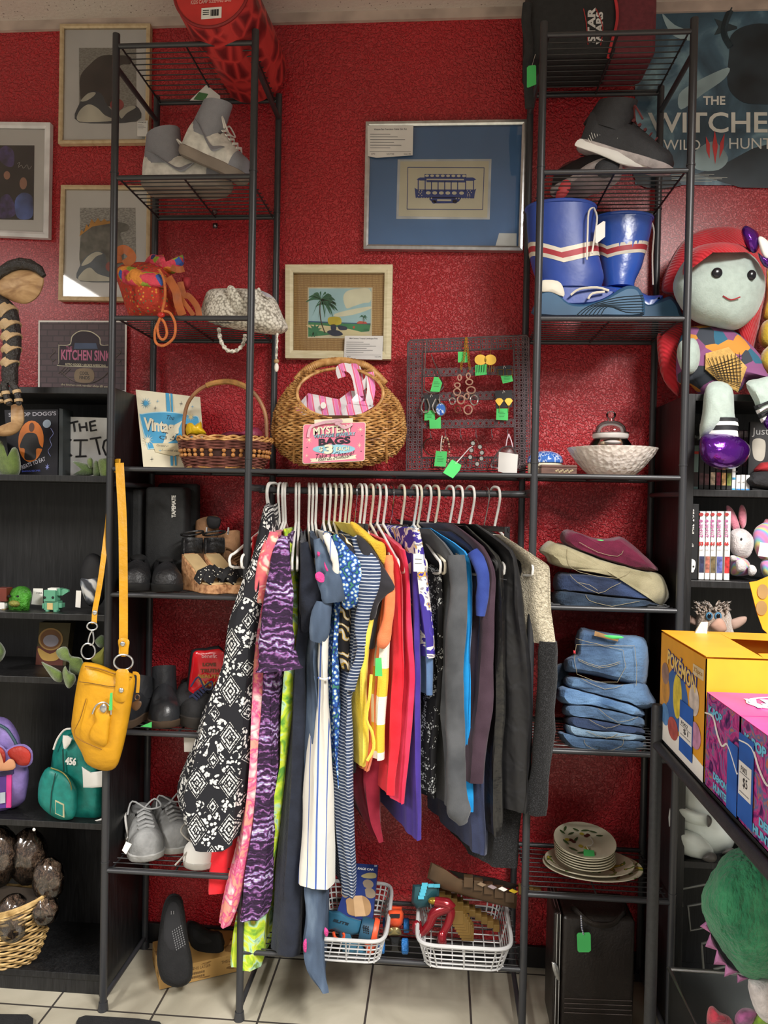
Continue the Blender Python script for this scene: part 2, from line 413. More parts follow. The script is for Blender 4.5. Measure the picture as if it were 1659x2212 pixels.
def glass_mat(name='clear_glass', rough=.02, tint='#ffffff', mixf=.06, gloss_rough=.03):
    m = bpy.data.materials.new(name); m.use_nodes = True; t = m.node_tree; t.nodes.clear()
    o = t.nodes.new('ShaderNodeOutputMaterial'); x = t.nodes.new('ShaderNodeMixShader'); a = t.nodes.new('ShaderNodeBsdfTransparent'); g = t.nodes.new('ShaderNodeBsdfGlossy')
    a.inputs[0].default_value = lin(tint); g.inputs['Roughness'].default_value = gloss_rough
    f = t.nodes.new('ShaderNodeFresnel'); f.inputs[0].default_value = 1.45
    ad = t.nodes.new('ShaderNodeMath'); ad.operation = 'ADD'; ad.inputs[1].default_value = mixf; t.links.new(f.outputs[0], ad.inputs[0]); ad.use_clamp = True
    t.links.new(ad.outputs[0], x.inputs[0]); t.links.new(a.outputs[0], x.inputs[1]); t.links.new(g.outputs[0], x.inputs[2]); t.links.new(x.outputs[0], o.inputs[0])
    return m
PANE = glass_mat('picture_glass', mixf=0)
def picture(name, label, pts, Y, dep, bar, fm, board, win=None, cat='picture', glass=True):
    """hung frame: four outer corners in photo pixels at distance Y, bars 'bar' wide in parts of the size"""
    P = ppan(pts, Y); t = thing(name, label, cat, P(.5, 1))
    bw = bar*mpp(Y); W = (P.c[1]-P.c[0]).length; H = (P.c[3]-P.c[0]).length; bu, bv = bw/W, bw/H
    o = [(0, 0), (1, 0), (1, 1), (0, 1)]; i = [(bu, bv), (1-bu, bv), (1-bu, 1-bv), (bu, 1-bv)]; j = [(bu*.6, bv*.6), (1-bu*.6, bv*.6), (1-bu*.6, 1-bv*.6), (bu*.6, 1-bv*.6)]
    m = MB()
    for k in range(4):
        l = (k+1) % 4
        m.loft([[P(*o[k], -dep), P(*o[k], -.001), P(*j[k], 0), P(*i[k], -.003), P(*i[k], -dep)], [P(*o[l], -dep), P(*o[l], -.001), P(*j[l], 0), P(*i[l], -.003), P(*i[l], -dep)]])
    part(t, 'frame', m, fm, smooth=False)
    b = MB(); P.rect(b, bu*.9, bv*.9, 1-bu*.9, 1-bv*.9, -dep*.55, .002); part(t, 'mat_board', b, board, smooth=False)
    if glass:
        g = MB(); P.poly(g, [i[0], i[1], i[2], i[3]], -.004, th=.001); part(t, 'glass', g, PANE, smooth=False)
    P.z0 = -dep*.55+.0008
    return t, P
def sub(P, pts, Y=None):  # panel coordinates of photo pixels lying on panel P
    out = []
    a, b, c, d = P.c; U = b-a; Vv = d-a
    for p in pts:
        dr = FWD + RGT*((p[0]-829.5)/FPX) - UP*((p[1]-1106)/FPX)
        t = (a-CAM).dot(P.n)/dr.dot(P.n); q = CAM+dr*t-a
        uu, vv, uv = U.dot(U), Vv.dot(Vv), U.dot(Vv); x, y = q.dot(U), q.dot(Vv); dt = uu*vv-uv*uv
        out.append(((x*vv-y*uv)/dt, (y*uu-x*uv)/dt))
    return out
def draw(t, P, name, m, *shapes, off=None, mb=None, label=None):
    """shapes given as photo-pixel outlines or ('line', pts, width) / ('text', body, x, y, w, h, ang, bold, shear)"""
    mb = MB(); off = P.z0 if off is None else off
    for sh in shapes:
        if sh[0] == 'line': P.line(mb, sub(P, sh[1]), sh[2], off, sm=sh[3] if len(sh) > 3 else 0)
        elif sh[0] == 'text':
            (x, y), (x1, y1) = sub(P, [(sh[2], sh[3]), (sh[2]+sh[4], sh[3]+sh[5])])
            (x2, _), (_, y2) = sub(P, [(sh[2]+sh[4], sh[3]), (sh[2], sh[3]+sh[5])])
            P.text(mb, sh[1], x, y, abs(x2-x), abs(y2-y), off, *(sh[6:7] or (0,)), bold=sh[7] if len(sh) > 7 else 0, shear=sh[8] if len(sh) > 8 else 0)
        elif sh[0] == 'sm': P.poly(mb, sub(P, sh[1]), off, 4)
        elif sh[0] == 'disc': P.poly(mb, sub(P, [(sh[1]+sh[3]*math.cos(k*PI/12), sh[2]+sh[4]*math.sin(k*PI/12)) for k in range(24)]), off)
        elif sh[0] == 'star':
            k = sh[5] if len(sh) > 5 else 8; inn = sh[6] if len(sh) > 6 else .25
            P.poly(mb, sub(P, [(sh[1]+sh[3]*(1 if i % 2 == 0 else inn)*math.sin(PI*i/k), sh[2]-sh[4]*(1 if i % 2 == 0 else inn)*math.cos(PI*i/k)) for i in range(2*k)]), off)
        else: P.poly(mb, sub(P, sh), off)
    return part(t, name, mb, m, label, smooth=False)
def R4(x0, y0, x1, y1): return [(x0, y0), (x1, y0), (x1, y1), (x0, y1)]
def lines(x0, x1, ys, th=.6): return [R4(x0, y, x1-(i*37 % 11), y+th) for i, y in enumerate(ys)]
def card(t, P, pts, title, m=None, rows=5, foot=None, off=.0015):
    b = MB(); P.poly(b, sub(P, pts), off, th=.0006); c = part(t, 'price_card', b, m or PAPER, smooth=False)
    x0 = min(p[0] for p in pts); x1 = max(p[0] for p in pts); y0 = min(p[1] for p in pts); y1 = max(p[1] for p in pts); w = x1-x0; h = y1-y0
    sh = [('text', title, (x0+x1)/2, y0+h*.12, w*.72, h*.075, 0, .02)] if title else []
    sh += [R4(x0+w*.06, y0+h*(.26+.085*i), x0+w*(.5+.4*((i*7 % 5)/5)), y0+h*(.275+.085*i)) for i in range(rows)]
    if foot:
        sh += [R4(x0+w*.05, y0+h*.8, x1-w*.05, y0+h*.81)]+[('text', f, x0+w*(.13+.37*i), y0+h*.88, w*(.08 if i == 0 else .16), h*.06) for i, f in enumerate(foot)]
    draw(t, P, 'writing', mat('#55555a', .8, var=0), *sh, off=off+.0003)
    return c
OAK = NT('pale_oak', rough=.5); OAK.col(OAK.ramp(OAK.noise(14, 5, OAK.co(sc_=(4, 1, 4)), .5), [(.3, '#b59c78'), (.7, '#cbb591')])); OAK = OAK.m
BOARD = mat('#e0ddda', .85, var=.02, name='mat_board')
def newsprint(c1, c2, name):
    n = NT(name, rough=.8); n.col(n.mix(n.ramp(n.noise(420, 2, n.co(sc_=(.3, 1, 1))), [(.45, '#000000'), (.55, '#ffffff')]), c1, c2)); return n.m
# --- white framed photograph at the left edge
t, P = picture('framed_photograph', 'white frame with a dark signed stage photograph, cut off by the left edge', [(-75, 262), (108, 264), (104, 514), (-75, 506)], WY-.022, .02, 13, mat('#d9d7d8', .4), BOARD)
draw(t, P, 'print', mat('#18161c', .5, var=.3), R4(-40, 310, 71, 470))
draw(t, P, 'print_figure', mat('#4a3c7a', .7, var=.4, bs=200), ('sm', [(-10, 330), (5, 312), (22, 318), (28, 335), (24, 356), (5, 352)]), ('sm', [(-5, 430), (14, 415), (30, 440), (28, 462), (-5, 466)]), off=P.z0+.0006)
draw(t, P, 'print_figure', mat('#c08a72', .7), ('disc', 48, 392, 8, 13), ('disc', 12, 375, 7, 9), off=P.z0+.0012)
draw(t, P, 'print_figure', mat('#5872b8', .7, var=.5), ('sm', [(30, 430), (46, 412), (66, 418), (70, 440), (66, 466), (36, 466)]), off=P.z0+.0009)
draw(t, P, 'signature', WHT, ('line', [(35, 350), (40, 347), (37, 358), (44, 353), (48, 360), (56, 352), (60, 362), (66, 355)], .0004, 3), off=P.z0+.0015)
# --- two pale oak frames
NEWS = newsprint('#a39f97', '#8b877f', 'newsprint'); BLACKBROWN = mat('#2e2522', .8, var=.3, bs=90)
t, P = picture('framed_print', 'pale oak frame with a dark brown figure over waves, at upper left', [(129, 51), (324, 50), (321, 308), (125, 310)], WY-.022, .02, 9, OAK, BOARD)
draw(t, P, 'print', NEWS, R4(167, 99, 291, 262))
draw(t, P, 'print_shape', BLACKBROWN, ('sm', C1([(425, 480), (430, 400), (480, 340), (540, 295), (620, 290), (700, 300), (700, 340), (650, 345), (600, 400), (640, 470), (620, 560), (520, 570), (440, 560)])), off=P.z0+.0006)
WAVEN = mat('#39424c', .8, var=.2); WAVEW = mat('#d8d3c2', .8)
draw(t, P, 'print_wave', WAVEN, ('sm', C1([(420, 560), (480, 490), (540, 500), (570, 560), (620, 600), (730, 570), (733, 655), (420, 655)])), off=P.z0+.0009)
draw(t, P, 'print_foam', WAVEW, *[('sm', C1(q)) for q in ([(420, 600), (470, 560), (520, 580), (560, 620), (610, 650), (425, 654)], [(430, 540), (470, 500), (510, 495), (500, 515), (460, 540)], [(640, 600), (700, 570), (728, 580), (680, 610), (650, 640)])], off=P.z0+.0012)
draw(t, P, 'print_sun', mat('#b23a3c', .8), ('disc', 249, 224, 15, 13), off=P.z0+.0007)
card(t, P, [(297, 266), (319, 264), (318, 299), (296, 298)], 'F005', rows=4, off=.0035)
t, P = picture('framed_print', 'pale oak frame with a grey spiny shape over waves, below another oak frame', [(131, 399), (325, 400), (322, 651), (125, 648)], WY-.022, .02, 9, OAK, BOARD)
draw(t, P, 'print', newsprint('#b5b2ad', '#8f8c88', 'newsprint'), R4(169, 446, 289, 606))
draw(t, P, 'print_shape', mat('#77756f', .8, var=.25, bs=150), ('sm', [(170, 520), (178, 492), (196, 478), (225, 474), (250, 476), (274, 484), (272, 496), (256, 502), (262, 530), (256, 580), (200, 590), (170, 570)]), off=P.z0+.0006)
draw(t, P, 'print_spines', mat('#d99a3e', .8), [(168, 508), (172, 494), (178, 499), (183, 482), (188, 488), (194, 470), (201, 479), (208, 468), (214, 477), (222, 470), (228, 476), (240, 474), (236, 480), (196, 487), (178, 500)], off=P.z0+.0008)
draw(t, P, 'print_wave', mat('#6d7680', .8, var=.2), ('sm', [(170, 605), (170, 570), (188, 548), (206, 540), (222, 546), (226, 560), (240, 580), (289, 590), (289, 605)]), off=P.z0+.0009)
draw(t, P, 'print_foam', WAVEW, ('sm', [(170, 604), (172, 588), (190, 576), (208, 590), (240, 600), (240, 605)]), ('sm', [(172, 572), (186, 552), (204, 542), (218, 546), (204, 552), (190, 566)]), off=P.z0+.0012)
draw(t, P, 'print_sun', mat('#b0625a', .8), ('disc', 234, 574, 10, 11), off=P.z0+.0011)
# --- cable car
SILV = mat('#c9cbcc', .28, metal=.9, name='brushed_silver', var=.08, bs=200)
BLUEM = mat('#587fae', .85, var=.03, name='blue_mat_board')
t, P = picture('framed_print', 'silver frame with a blue cable car on cream paper inside a wide blue mat', [(790, 262), (1139, 257), (1130, 541), (785, 537)], WY-.026, .024, 10, SILV, BLUEM)
draw(t, P, 'bevel', mat('#cfd3d6', .4), C2([(826, 940), (1391, 935), (1383, 1294), (818, 1296)]))
draw(t, P, 'print', mat('#dad3ba', .85, var=.03), C2([(842, 952), (1376, 948), (1368, 1283), (832, 1280)]), off=P.z0+.0005)
INKB = mat('#24408c', .8, var=.05); a = C2
draw(t, P, 'print_border', INKB, ('line', a([(887, 988), (1347, 988)]), .0009), ('line', a([(1347, 988), (1340, 1236)]), .0009), ('line', a([(1340, 1236), (883, 1238)]), .0009), ('line', a([(883, 1238), (887, 988)]), .0009), off=P.z0+.001)
car = [a([(940, 1060), (960, 1048), (1280, 1046), (1300, 1058), (1280, 1066), (960, 1066)]), a(R4(988, 1028, 1240, 1048)), a([(928, 1110), (945, 1120), (1290, 1118), (1300, 1112), (1292, 1140), (1288, 1170), (935, 1170)]), a([(1005, 1165), (1215, 1165), (1195, 1190), (1160, 1200), (1060, 1202), (1030, 1190)]), a(R4(1000, 1066, 1236, 1076))]
car += [a(R4(x-3, 1062, x+3, 1130)) for x in (950, 992, 1030, 1070, 1110, 1149, 1188, 1236, 1284)]
car += [('disc', *a([(1047, 1192)])[0], 5.5, 4), ('disc', *a([(1172, 1190)])[0], 5.5, 4)]
draw(t, P, 'print_cable_car', INKB, *car, off=P.z0+.001)
draw(t, P, 'print_windows', mat('#dad3ba', .85, var=.03), *[('disc', *a([(x, 1140)])[0], 5.2, 3.4) for x in (1011, 1050, 1090, 1129, 1168, 1212)], *[('disc', *a([(x, 1038)])[0], 4.4, 2.4) for x in (1003, 1034, 1066, 1098, 1130, 1162, 1194, 1226)], a(R4(1065, 1178, 1150, 1188)), a(R4(1000, 1056, 1226, 1064)), *[('disc', *a([(x, 1172)])[0], 1.3, 1.5) for x in (945, 970, 985, 1000, 1015, 1030, 1180, 1196, 1212, 1228, 1244, 1260)], *[('disc', *a([(x+random.uniform(-8, 8), y)])[0], 1.2, 1) for x in (960, 972, 1255, 1266) for y in (1126, 1136, 1146, 1156)], off=P.z0+.0016)
draw(t, P, 'note', mat('#dfe2e0', .8), C2([(1440, 1375), (1546, 1375), (1546, 1455), (1418, 1455)]), off=P.z0+.0012)
card(t, P, C2([(646, 752), (921, 752), (917, 928), (700, 944), (650, 934)]), 'Vintage San Francisco Cable Car Art', rows=6, foot=['$45', 'S37/50', 'Vendor # F003'], off=.002)
# --- tropical landscape
CW = NT('cream_painted_wood', rough=.55); CW.col(CW.ramp(CW.noise(30, 4, CW.co(sc_=(1, 1, 5))), [(.3, '#cfc49d'), (.7, '#e0d7b6')])); CW = CW.m
ST = NT('woven_straw', rough=.85); w1 = ST.wave(60, 'Z', dist=2); w2 = ST.wave(75, 'X', dist=2); ST.col(ST.ramp(ST.ma('MULTIPLY', w1, w2), [(0, '#987548'), (.6, '#c3a16c')])); ST.bump(w1, .3, .002); ST = ST.m
t, P = picture('framed_print', 'cream wooden frame with a tropical palm and hay cart scene in woven straw mat', [(616, 571), (848, 571), (844, 776), (616, 773)], WY-.028, .026, 17, CW, ST)
draw(t, P, 'print', mat('#ddd3b4', .8), C5(R4(285, 215, 676, 520)))
a = C5
draw(t, P, 'print_sky', mat('#a9cdd2', .8, var=.05), a(R4(292, 222, 668, 430)), off=P.z0+.0005)
draw(t, P, 'print_cloud', mat('#e3dfc2', .8, var=.06), ('sm', a([(500, 280), (520, 240), (580, 225), (660, 228), (664, 300), (620, 310), (560, 330), (520, 340)])), ('sm', a([(450, 375), (540, 350), (660, 330), (664, 345), (560, 380), (460, 392)])), off=P.z0+.0008)
draw(t, P, 'print_field', mat('#3f8a5c', .8, var=.15), a([(290, 424), (668, 438), (660, 478), (290, 512)]), off=P.z0+.0008)
draw(t, P, 'print_road', mat('#e0d3a6', .8, var=.05), ('sm', a([(292, 440), (420, 448), (560, 470), (664, 500), (662, 514), (500, 512), (380, 480), (292, 455)])), off=P.z0+.0011)
draw(t, P, 'print_sea', mat('#2d5f86', .8), a([(290, 418), (668, 432), (668, 437), (290, 425)]), off=P.z0+.0011)
draw(t, P, 'print_hay', mat('#dcc63e', .8, var=.2), ('sm', a([(408, 405), (430, 392), (475, 394), (490, 410), (484, 438), (420, 440)])), off=P.z0+.0013)
draw(t, P, 'print_shadow', mat('#23324f', .8), ('sm', a([(405, 480), (440, 470), (480, 478), (500, 500), (450, 508), (415, 495)])), ('sm', a([(428, 440), (455, 440), (458, 470), (430, 472)])), ('sm', a([(470, 445), (520, 452), (522, 470), (480, 470)])), off=P.z0+.0013)
draw(t, P, 'print_house', mat('#c65a44', .8), a([(585, 425), (600, 418), (640, 422), (648, 434), (585, 434)]), ('disc', *a([(566, 455)])[0], 2.5, 3), off=P.z0+.0013)
fr = []
def palm(cx, cy, L, n, sx=1):
    for k in range(n):
        an = -2.9+k*(2.75+2.9-2.2+2)/n; ex, ey = cx+L*math.cos(an)*sx, cy+L*.8*math.sin(an)+L*.35
        fr.append(('sm', a([(cx, cy), ((cx+ex)/2+L*.06, (cy+ey)/2-L*.28), (ex, ey), ((cx+ex)/2, (cy+ey)/2-L*.08)])))
palm(365, 290, 95, 13); palm(400, 320, 70, 7); palm(622, 392, 26, 8)
draw(t, P, 'print_palm_fronds', mat('#2c6b4a', .8, var=.2), *fr, off=P.z0+.0015)
draw(t, P, 'print_palm_trunks', mat('#4f4338', .8), ('line', a([(362, 300), (360, 360), (370, 430), (392, 490)]), .0016, 3), ('line', a([(622, 395), (624, 430)]), .0006), off=P.z0+.0014)
draw(t, P, 'print_bush', mat('#2e7350', .8, var=.3), ('star', *a([(330, 470)])[0], 16, 14, 9, .5), ('star', *a([(320, 500)])[0], 11, 6, 9, .5), ('star', *a([(640, 470)])[0], 8, 4, 9, .5), off=P.z0+.0015)
card(t, P, C5([(516, 512), (748, 512), (744, 654), (511, 650)]), 'Mid-Century Tropical Landscape Print', rows=6, foot=['$55', '', 'Vendor # F003'], off=.002)
# --- shop poster on the left bookcase
P = ppan([(83, 692), (274, 693), (272, 848), (82, 838)], WY-.012)
t = thing('shop_poster', 'white-edged poster of a retro goods shop sign on brick, leaning on the red wall', 'poster', P(.5, 1))
m = MB(); P.rect(m, 0, 0, 1, 1, 0, .002); part(t, 'paper', m, WHT, smooth=False); P.z0 = .0006
n = NT('printed_brick', rough=.5); br = n.n('ShaderNodeTexBrick', {0: n.co(rot=(PI/2, 0, 0)), 1: lin('#5c474b'), 2: lin('#6c555a'), 3: lin('#3c3033'), 'Scale': 14, 'Mortar Size': .025}).outputs[0]
n.col(n.mix(n.noise(12), br, '#403438')); draw(t, P, 'print', n.m, R4(86, 696, 270, 836))
draw(t, P, 'sign_outline', mat('#cfc8ae', .6), ('sm', E1([(540, 880), (545, 870), (640, 862), (660, 790), (720, 745), (780, 738), (850, 750), (920, 800), (935, 862), (1045, 866), (1050, 960), (1040, 1040), (1000, 1062), (560, 1062), (540, 1030)])), off=P.z0+.0003)
draw(t, P, 'sign_board', mat('#332830', .6), ('sm', E1([(546, 886), (552, 876), (646, 868), (668, 796), (722, 752), (780, 745), (846, 757), (912, 806), (928, 868), (1038, 874), (1043, 960), (1034, 1034), (996, 1055), (566, 1055), (546, 1026)])), off=P.z0+.0006)
draw(t, P, 'sign_console', mat('#3f4f6d', .5), E1([(690, 850), (885, 850), (900, 900), (680, 905)]), off=P.z0+.0009)
draw(t, P, 'lettering', mat('#c4688c', .5), ('text', 'THE', *E1([(638, 898)])[0], 13, 7), ('text', 'KITCHEN SINK', *E1([(792, 960)])[0], 108, 22, 0, .03), off=P.z0+.0009)
draw(t, P, 'lettering', mat('#d9cfae', .5), ('text', 'RETRO GOODS • ARCADE AMERICANA', *E1([(790, 1046)])[0], 88, 5, 0, .02), ('text', 'the kitchen sink vendor shop @ gmail', *E1([(790, 1232)])[0], 108, 6), off=P.z0+.0009)
draw(t, P, 'plaque', mat('#8f7b62', .6), ('sm', E1([(705, 1090), (850, 1085), (855, 1190), (700, 1195)])), off=P.z0+.0009)
draw(t, P, 'scrollwork', mat('#7a706c', .5), ('line', E1([(560, 1110), (620, 1160), (700, 1200), (780, 1210), (870, 1195), (950, 1150), (1010, 1090)]), .002, 4), *[('line', E1([(490+dx, 900), (520+dx, 930), (490+dx, 960), (470+dx, 990), (500+dx, 1020), (520+dx, 1000)]), .0012, 4) for dx in (-10, 590)], *[('line', E1([(540+k*26, 1130+k*6), (600+k*26, 1070+k*6)]), .0012) for k in range(3)], off=P.z0+.0008)
draw(t, P, 'lettering', mat('#2c2420', .5), ('text', 'COOL', *E1([(778, 1120)])[0], 20, 7, 0, .02), ('text', 'FINDS', *E1([(780, 1160)])[0], 22, 7, 0, .02), off=P.z0+.0012)
# --- game poster on the right wall
n = NT('poster_print', rough=.35, spec=.5); c = n.co(sc_=(1, 1, .7))
n.col(n.ramp(n.noise(5, 7, c, 1.2), [(.3, '#20313c'), (.5, '#456478'), (.62, '#86a9b6'), (.72, '#3b5566')])); PG = n.m
P = ppan([(1372, 14), (1760, 4), (1760, 402), (1372, 398)], WY-.004)
t = thing('wall_poster', 'large blue-grey game poster with white title lettering on the right wall', 'poster', P(.5, 1))
m = MB(); P.rect(m, 0, 0, 1, 1, 0, .002); part(t, 'paper', m, PG, smooth=False); P.z0 = .0005
draw(t, P, 'print_dark_shape', mat('#26333c', .4, var=.3, bs=40), ('sm', C3([(1420, 230), (1500, 170), (1640, 150), (1800, 200), (1900, 400), (1900, 640), (1600, 660), (1480, 640), (1400, 540), (1410, 330)])), C3([(1200, 1110), (1380, 1040), (1560, 940), (1700, 900), (1900, 1190), (1480, 1190)]), ('sm', C3([(820, 1180), (800, 900), (900, 980), (1000, 1100), (1100, 1185)])), off=P.z0+.0002)
draw(t, P, 'print_haze', mat('#9db6bd', .4, var=.3, bs=30), ('sm', C3([(1090, 600), (1200, 520), (1400, 430), (1380, 500), (1240, 600), (1100, 700)])), ('sm', C3([(980, 90), (1060, 160), (1150, 200), (1160, 260), (1040, 220)])), ('sm', C3([(1160, 1000), (1300, 900), (1400, 1000), (1340, 1080), (1200, 1080)])), off=P.z0+.0004)
draw(t, P, 'print_ring', mat('#2b3a42', .4), ('line', C3([(1420, 60), (1380, 160), (1380, 230), (1420, 300)]), .009, 4), C3([(1315, 120), (1460, 170), (1460, 185), (1312, 225), (1340, 172)]), off=P.z0+.0006)
TL = mat('#d3d5cf', .4, var=.06)
draw(t, P, 'lettering', TL, ('text', 'THE', 1542, 216, 48, 19, 0, .03), ('text', 'WITCHER', 1549, 263, 306, 44, 0, .015), ('text', 'WILD', 1472, 312, 80, 22), ('text', 'HUNT', 1620, 307, 92, 23), *[R4(1450, y, 1530+(y*13 % 50), y+.8) for y in range(374, 392, 3)], off=P.z0+.0012)
draw(t, P, 'claw_mark', mat('#c23a3c', .4), C3([(1258, 870), (1285, 920), (1282, 1010), (1262, 960)]), C3([(1315, 830), (1335, 930), (1318, 1045), (1300, 930)]), C3([(1378, 850), (1372, 940), (1345, 1010), (1350, 910)]), off=P.z0+.0013)
# ================================================================ shared object makers
G1 = Cr(1120, 220, 4.2526); G2 = Cr(1120, 0, 3.078); G3 = Cr(1400, 470, 4.023); G4 = Cr(1140, 850, 5.53)
def on(px, Y, z, py=1000):
    for _ in range(3):
        q = at(px, py, Y); py += (q.z-z)/mpp(Y)
    q = at(px, py, Y); return V((q.x, Y, z))
def frame(o, xd, up=(0, 0, 1)):
    x = V(xd).normalized(); u = V(up); y = u.cross(x).normalized(); z = x.cross(y)
    m = Matrix((x, y, z)).transposed().to_4x4(); m.translation = V(o); return m
def xf(mb, M): mb.v = [M @ p for p in mb.v]; return mb
def interp(tab, x):
    for (a, b) in zip(tab, tab[1:]):
        if x <= b[0]: t = (x-a[0])/(b[0]-a[0]+1e-9); t = t*t*(3-2*t) if False else t; return [p+(q-p)*t for p, q in zip(a[1:], b[1:])]
    return list(tab[-1][1:])
def shoe(name, label, heel, toe, up=(0, 0, 1), W=.095, sole=.022, upper=None, solem=None, toem=None, liningm=None, lacem=None, heelh=0, shaft=0, top=None, open_=(0, .42), stripe=None, swoosh=None, rise=.07, L=None, cat='shoe', group=None, strapm=None, lean=.0, midm=None, toeh=.045):
    heel, toe = V(heel), V(toe); L = L or (toe-heel).length; M = frame(heel, toe-heel, up)
    t = thing(name, label, cat, heel, group)
    foot = [(0, .60), (.06, .80), (.2, .84), (.4, .80), (.6, .95), (.75, 1.), (.88, .86), (.96, .56), (1., .22)]
    def w(x): return W/2*interp(foot, x)[0]
    # outsole
    s = MB(); xs = [0, .02, .06, .12, .2, .3, .4, .5, .6, .7, .8, .88, .94, .98, 1.]
    out = [(x*L, w(x)) for x in xs]+[(x*L, -w(x)) for x in reversed(xs)]
    rings = []
    for k, (dz, sc_) in enumerate(((0, .94), (.25, 1.), (.9, 1.03), (1, .98))):
        rings.append([V(((p[0]-L/2)*sc_+L/2, p[1]*sc_, dz*sole+(heelh*max(0, 1-p[0]/(L*.55))**.8 if dz > .5 else 0)+toeh*.35*max(0, p[0]/L-.8)*(1 if k < 2 else .6))) for p in out])
    s.loft(rings); part(t, 'sole', xf(s, M), solem or WHT)
    def zb(x): return sole*.9+heelh*max(0, 1-x/.55)**.8
    prof = [(0, rise*.95), (.05, rise), (.2, rise*.97), (.33, rise*.96), (.45, rise*.93), (.58, rise*.78), (.7, rise*.6+.004), (.8, toeh), (.9, toeh*.9), (.97, toeh*.6), (1., toeh*.25)]
    u = MB(); R = []
    N = 20
    for i in range(N+1):
        x = i/N; x = x*.985+.004; h = interp(prof, x)[0]; ww = w(x)*.96; z0 = zb(x); r = []
        inside = open_[0] < x < open_[1]
        for k in range(15):
            a = PI*k/14; c = math.cos(a); sn = math.sin(a)
            tw = .62 if x < .55 else .8
            yy = ww*c*(1 if sn < .5 else 1-(1-tw)*((sn-.5)*2)**1.2*.6); zz = z0+h*sn**.72
            if inside and sn > .86: zz = z0+h*.55
            r.append(V((x*L, yy, zz)))
        R.append(r)
    u.loft(R, closed=True); part(t, 'upper', xf(u, M), upper)
    if liningm:
        l = MB(); l.ell((L*(open_[0]+open_[1])/2, 0, zb(.2)+rise*.80), (L*(open_[1]-open_[0])/2*.92, W*.27, rise*.16), n=18); part(t, 'lining', xf(l, M), liningm)
    if shaft:
        s = MB(); R = []
        for i in range(9):
            f = i/8; z = zb(.2)+rise*.5+(shaft+rise*.5)*f; cx_ = L*(.21-.01*f)+lean*f*shaft; rx_ = L*(.235-.045*f if not top else .235+(top-.235)*f); ry_ = W*(.40-.04*f)
            R.append([V((cx_+rx_*math.cos(2*PI*k/20), ry_*math.sin(2*PI*k/20), z+(.012*math.cos(2*PI*k/20)*f))) for k in range(20)])
        R += [[p+(R[-1][0]+R[-1][10]-2*p)*.08+V((0, 0, -.002)) for p in R[-1]]]
        b = R[-1]; c0 = sum(b, V((0, 0, 0)))/20; R.append([c0+(p-c0)*.9+V((0, 0, -.05)) for p in b])
        s.loft(R); part(t, 'shaft', xf(s, M), midm or upper)
    if toem:
        tc = MB(); R = []
        for i in range(7):
            x = .76+.24*i/6*.98; h = interp(prof, x)[0]*1.03+.001; ww = w(x)*1.0; z0 = zb(x)
            R.append([V((x*L, ww*math.cos(PI*k/12), z0+h*math.sin(PI*k/12)**.72)) for k in range(13)])
        tc.loft(R); part(t, 'toe_cap', xf(tc, M), toem)
    if lacem:
        for k in range(5):
            x = .44+.07*k; h = interp(prof, x)[0]+.003; z0 = zb(x); ww = w(x)*.42; l = MB()
            l.tube([(x*L, -ww, z0+h*.93), ((x+.02)*L, 0, z0+h+.004), ((x+.01)*L, ww, z0+h*.93)], .0026, 6, flat=(.6, 1.5)); part(t, 'lace', xf(l, M), lacem)
        l = MB(); z1 = zb(.42)+rise
        l.tube(cr([(.44*L, 0, z1), (.40*L, .03, z1+.02), (.50*L, .045, z1+.004), (.47*L, .01, z1), (.40*L, -.03, z1+.022), (.52*L, -.045, z1-.005)], 4, False), .0024, 6); part(t, 'lace', xf(l, M), lacem)
    if swoosh:
        for sd in (1, -1):
            l = MB(); R = []
            P = cr([(.62, .40), (.5, .22), (.42, .24), (.3, .42), (.16, .66), (.05, .80)], 4, False); th = [0, .06, .12, .16, .17, .16, .14, .12, .1, .09, .08, .07, .06, .05, .045, .04, .03, .025, .02, .01, .0]
            for p, h in zip(P, th):
                x = max(.02, p[0]); ww = w(x)*1.0+.0015; z = zb(x)+p[1]*rise*(1.1 if shaft else .8); hh = h*rise*.8
                R.append([V((x*L, sd*(ww*.93), z+hh)), V((x*L, sd*(ww+.0015), z)), V((x*L, sd*(ww*.99), z-hh*.4)), V((x*L, sd*(ww*.9), z))])
            l.loft(R); part(t, 'side_stripe', xf(l, M), swoosh)
    return t, M, L
# ================================================================ top shelves
n = NT('red_quilted_nylon', rough=.45, spec=.5); c = n.co(sc_=(1, .75, .75)); v = n.vor(26, c, 0, 'DISTANCE_TO_EDGE'); n.col(n.ramp(v, [(.05, '#c43a38'), (.12, '#a02a2c'), (.25, '#6e1a1e')])); n.bump(v, .5, .01); QUILT = n.m
A, B = at(458, -22, -.06), at(541, 141, .25)
t = thing('sleeping_bag', 'red quilted sleeping bag in a round carry sack on top of the left shelf tower', 'sleeping bag', (A+B)/2-V((0, 0, .1)))
ax = (B-A).normalized(); m = MB(); m.tube([A+ax*(d) for d in (0, .02, .1, .2, .28, .33)]+[B], [.098, .101, .103, .104, .103, .100, .085], 36); part(t, 'sack', m, QUILT)
ux = V((1, 0, 0)); ux = (ux-ax*ux.dot(ax)).normalized(); vz = ax.cross(ux).normalized(); vz = vz if vz.z < 0 else -vz
P = Pan(A-ux*.1-vz*.1, A+ux*.1-vz*.1, A+ux*.1+vz*.1, A-ux*.1+vz*.1)
m = MB(); P.disc(m, .5, .5, .48, .48, .004, 36); part(t, 'end_panel', m, mat('#c9322f', .3, name='red_vinyl'))
m = MB(); m.tube([P(.5+.485*math.cos(k*PI/18), .5+.485*math.sin(k*PI/18), .004) for k in range(36)], .004, 6, True); part(t, 'piping', m, mat('#8a1a1c', .5))
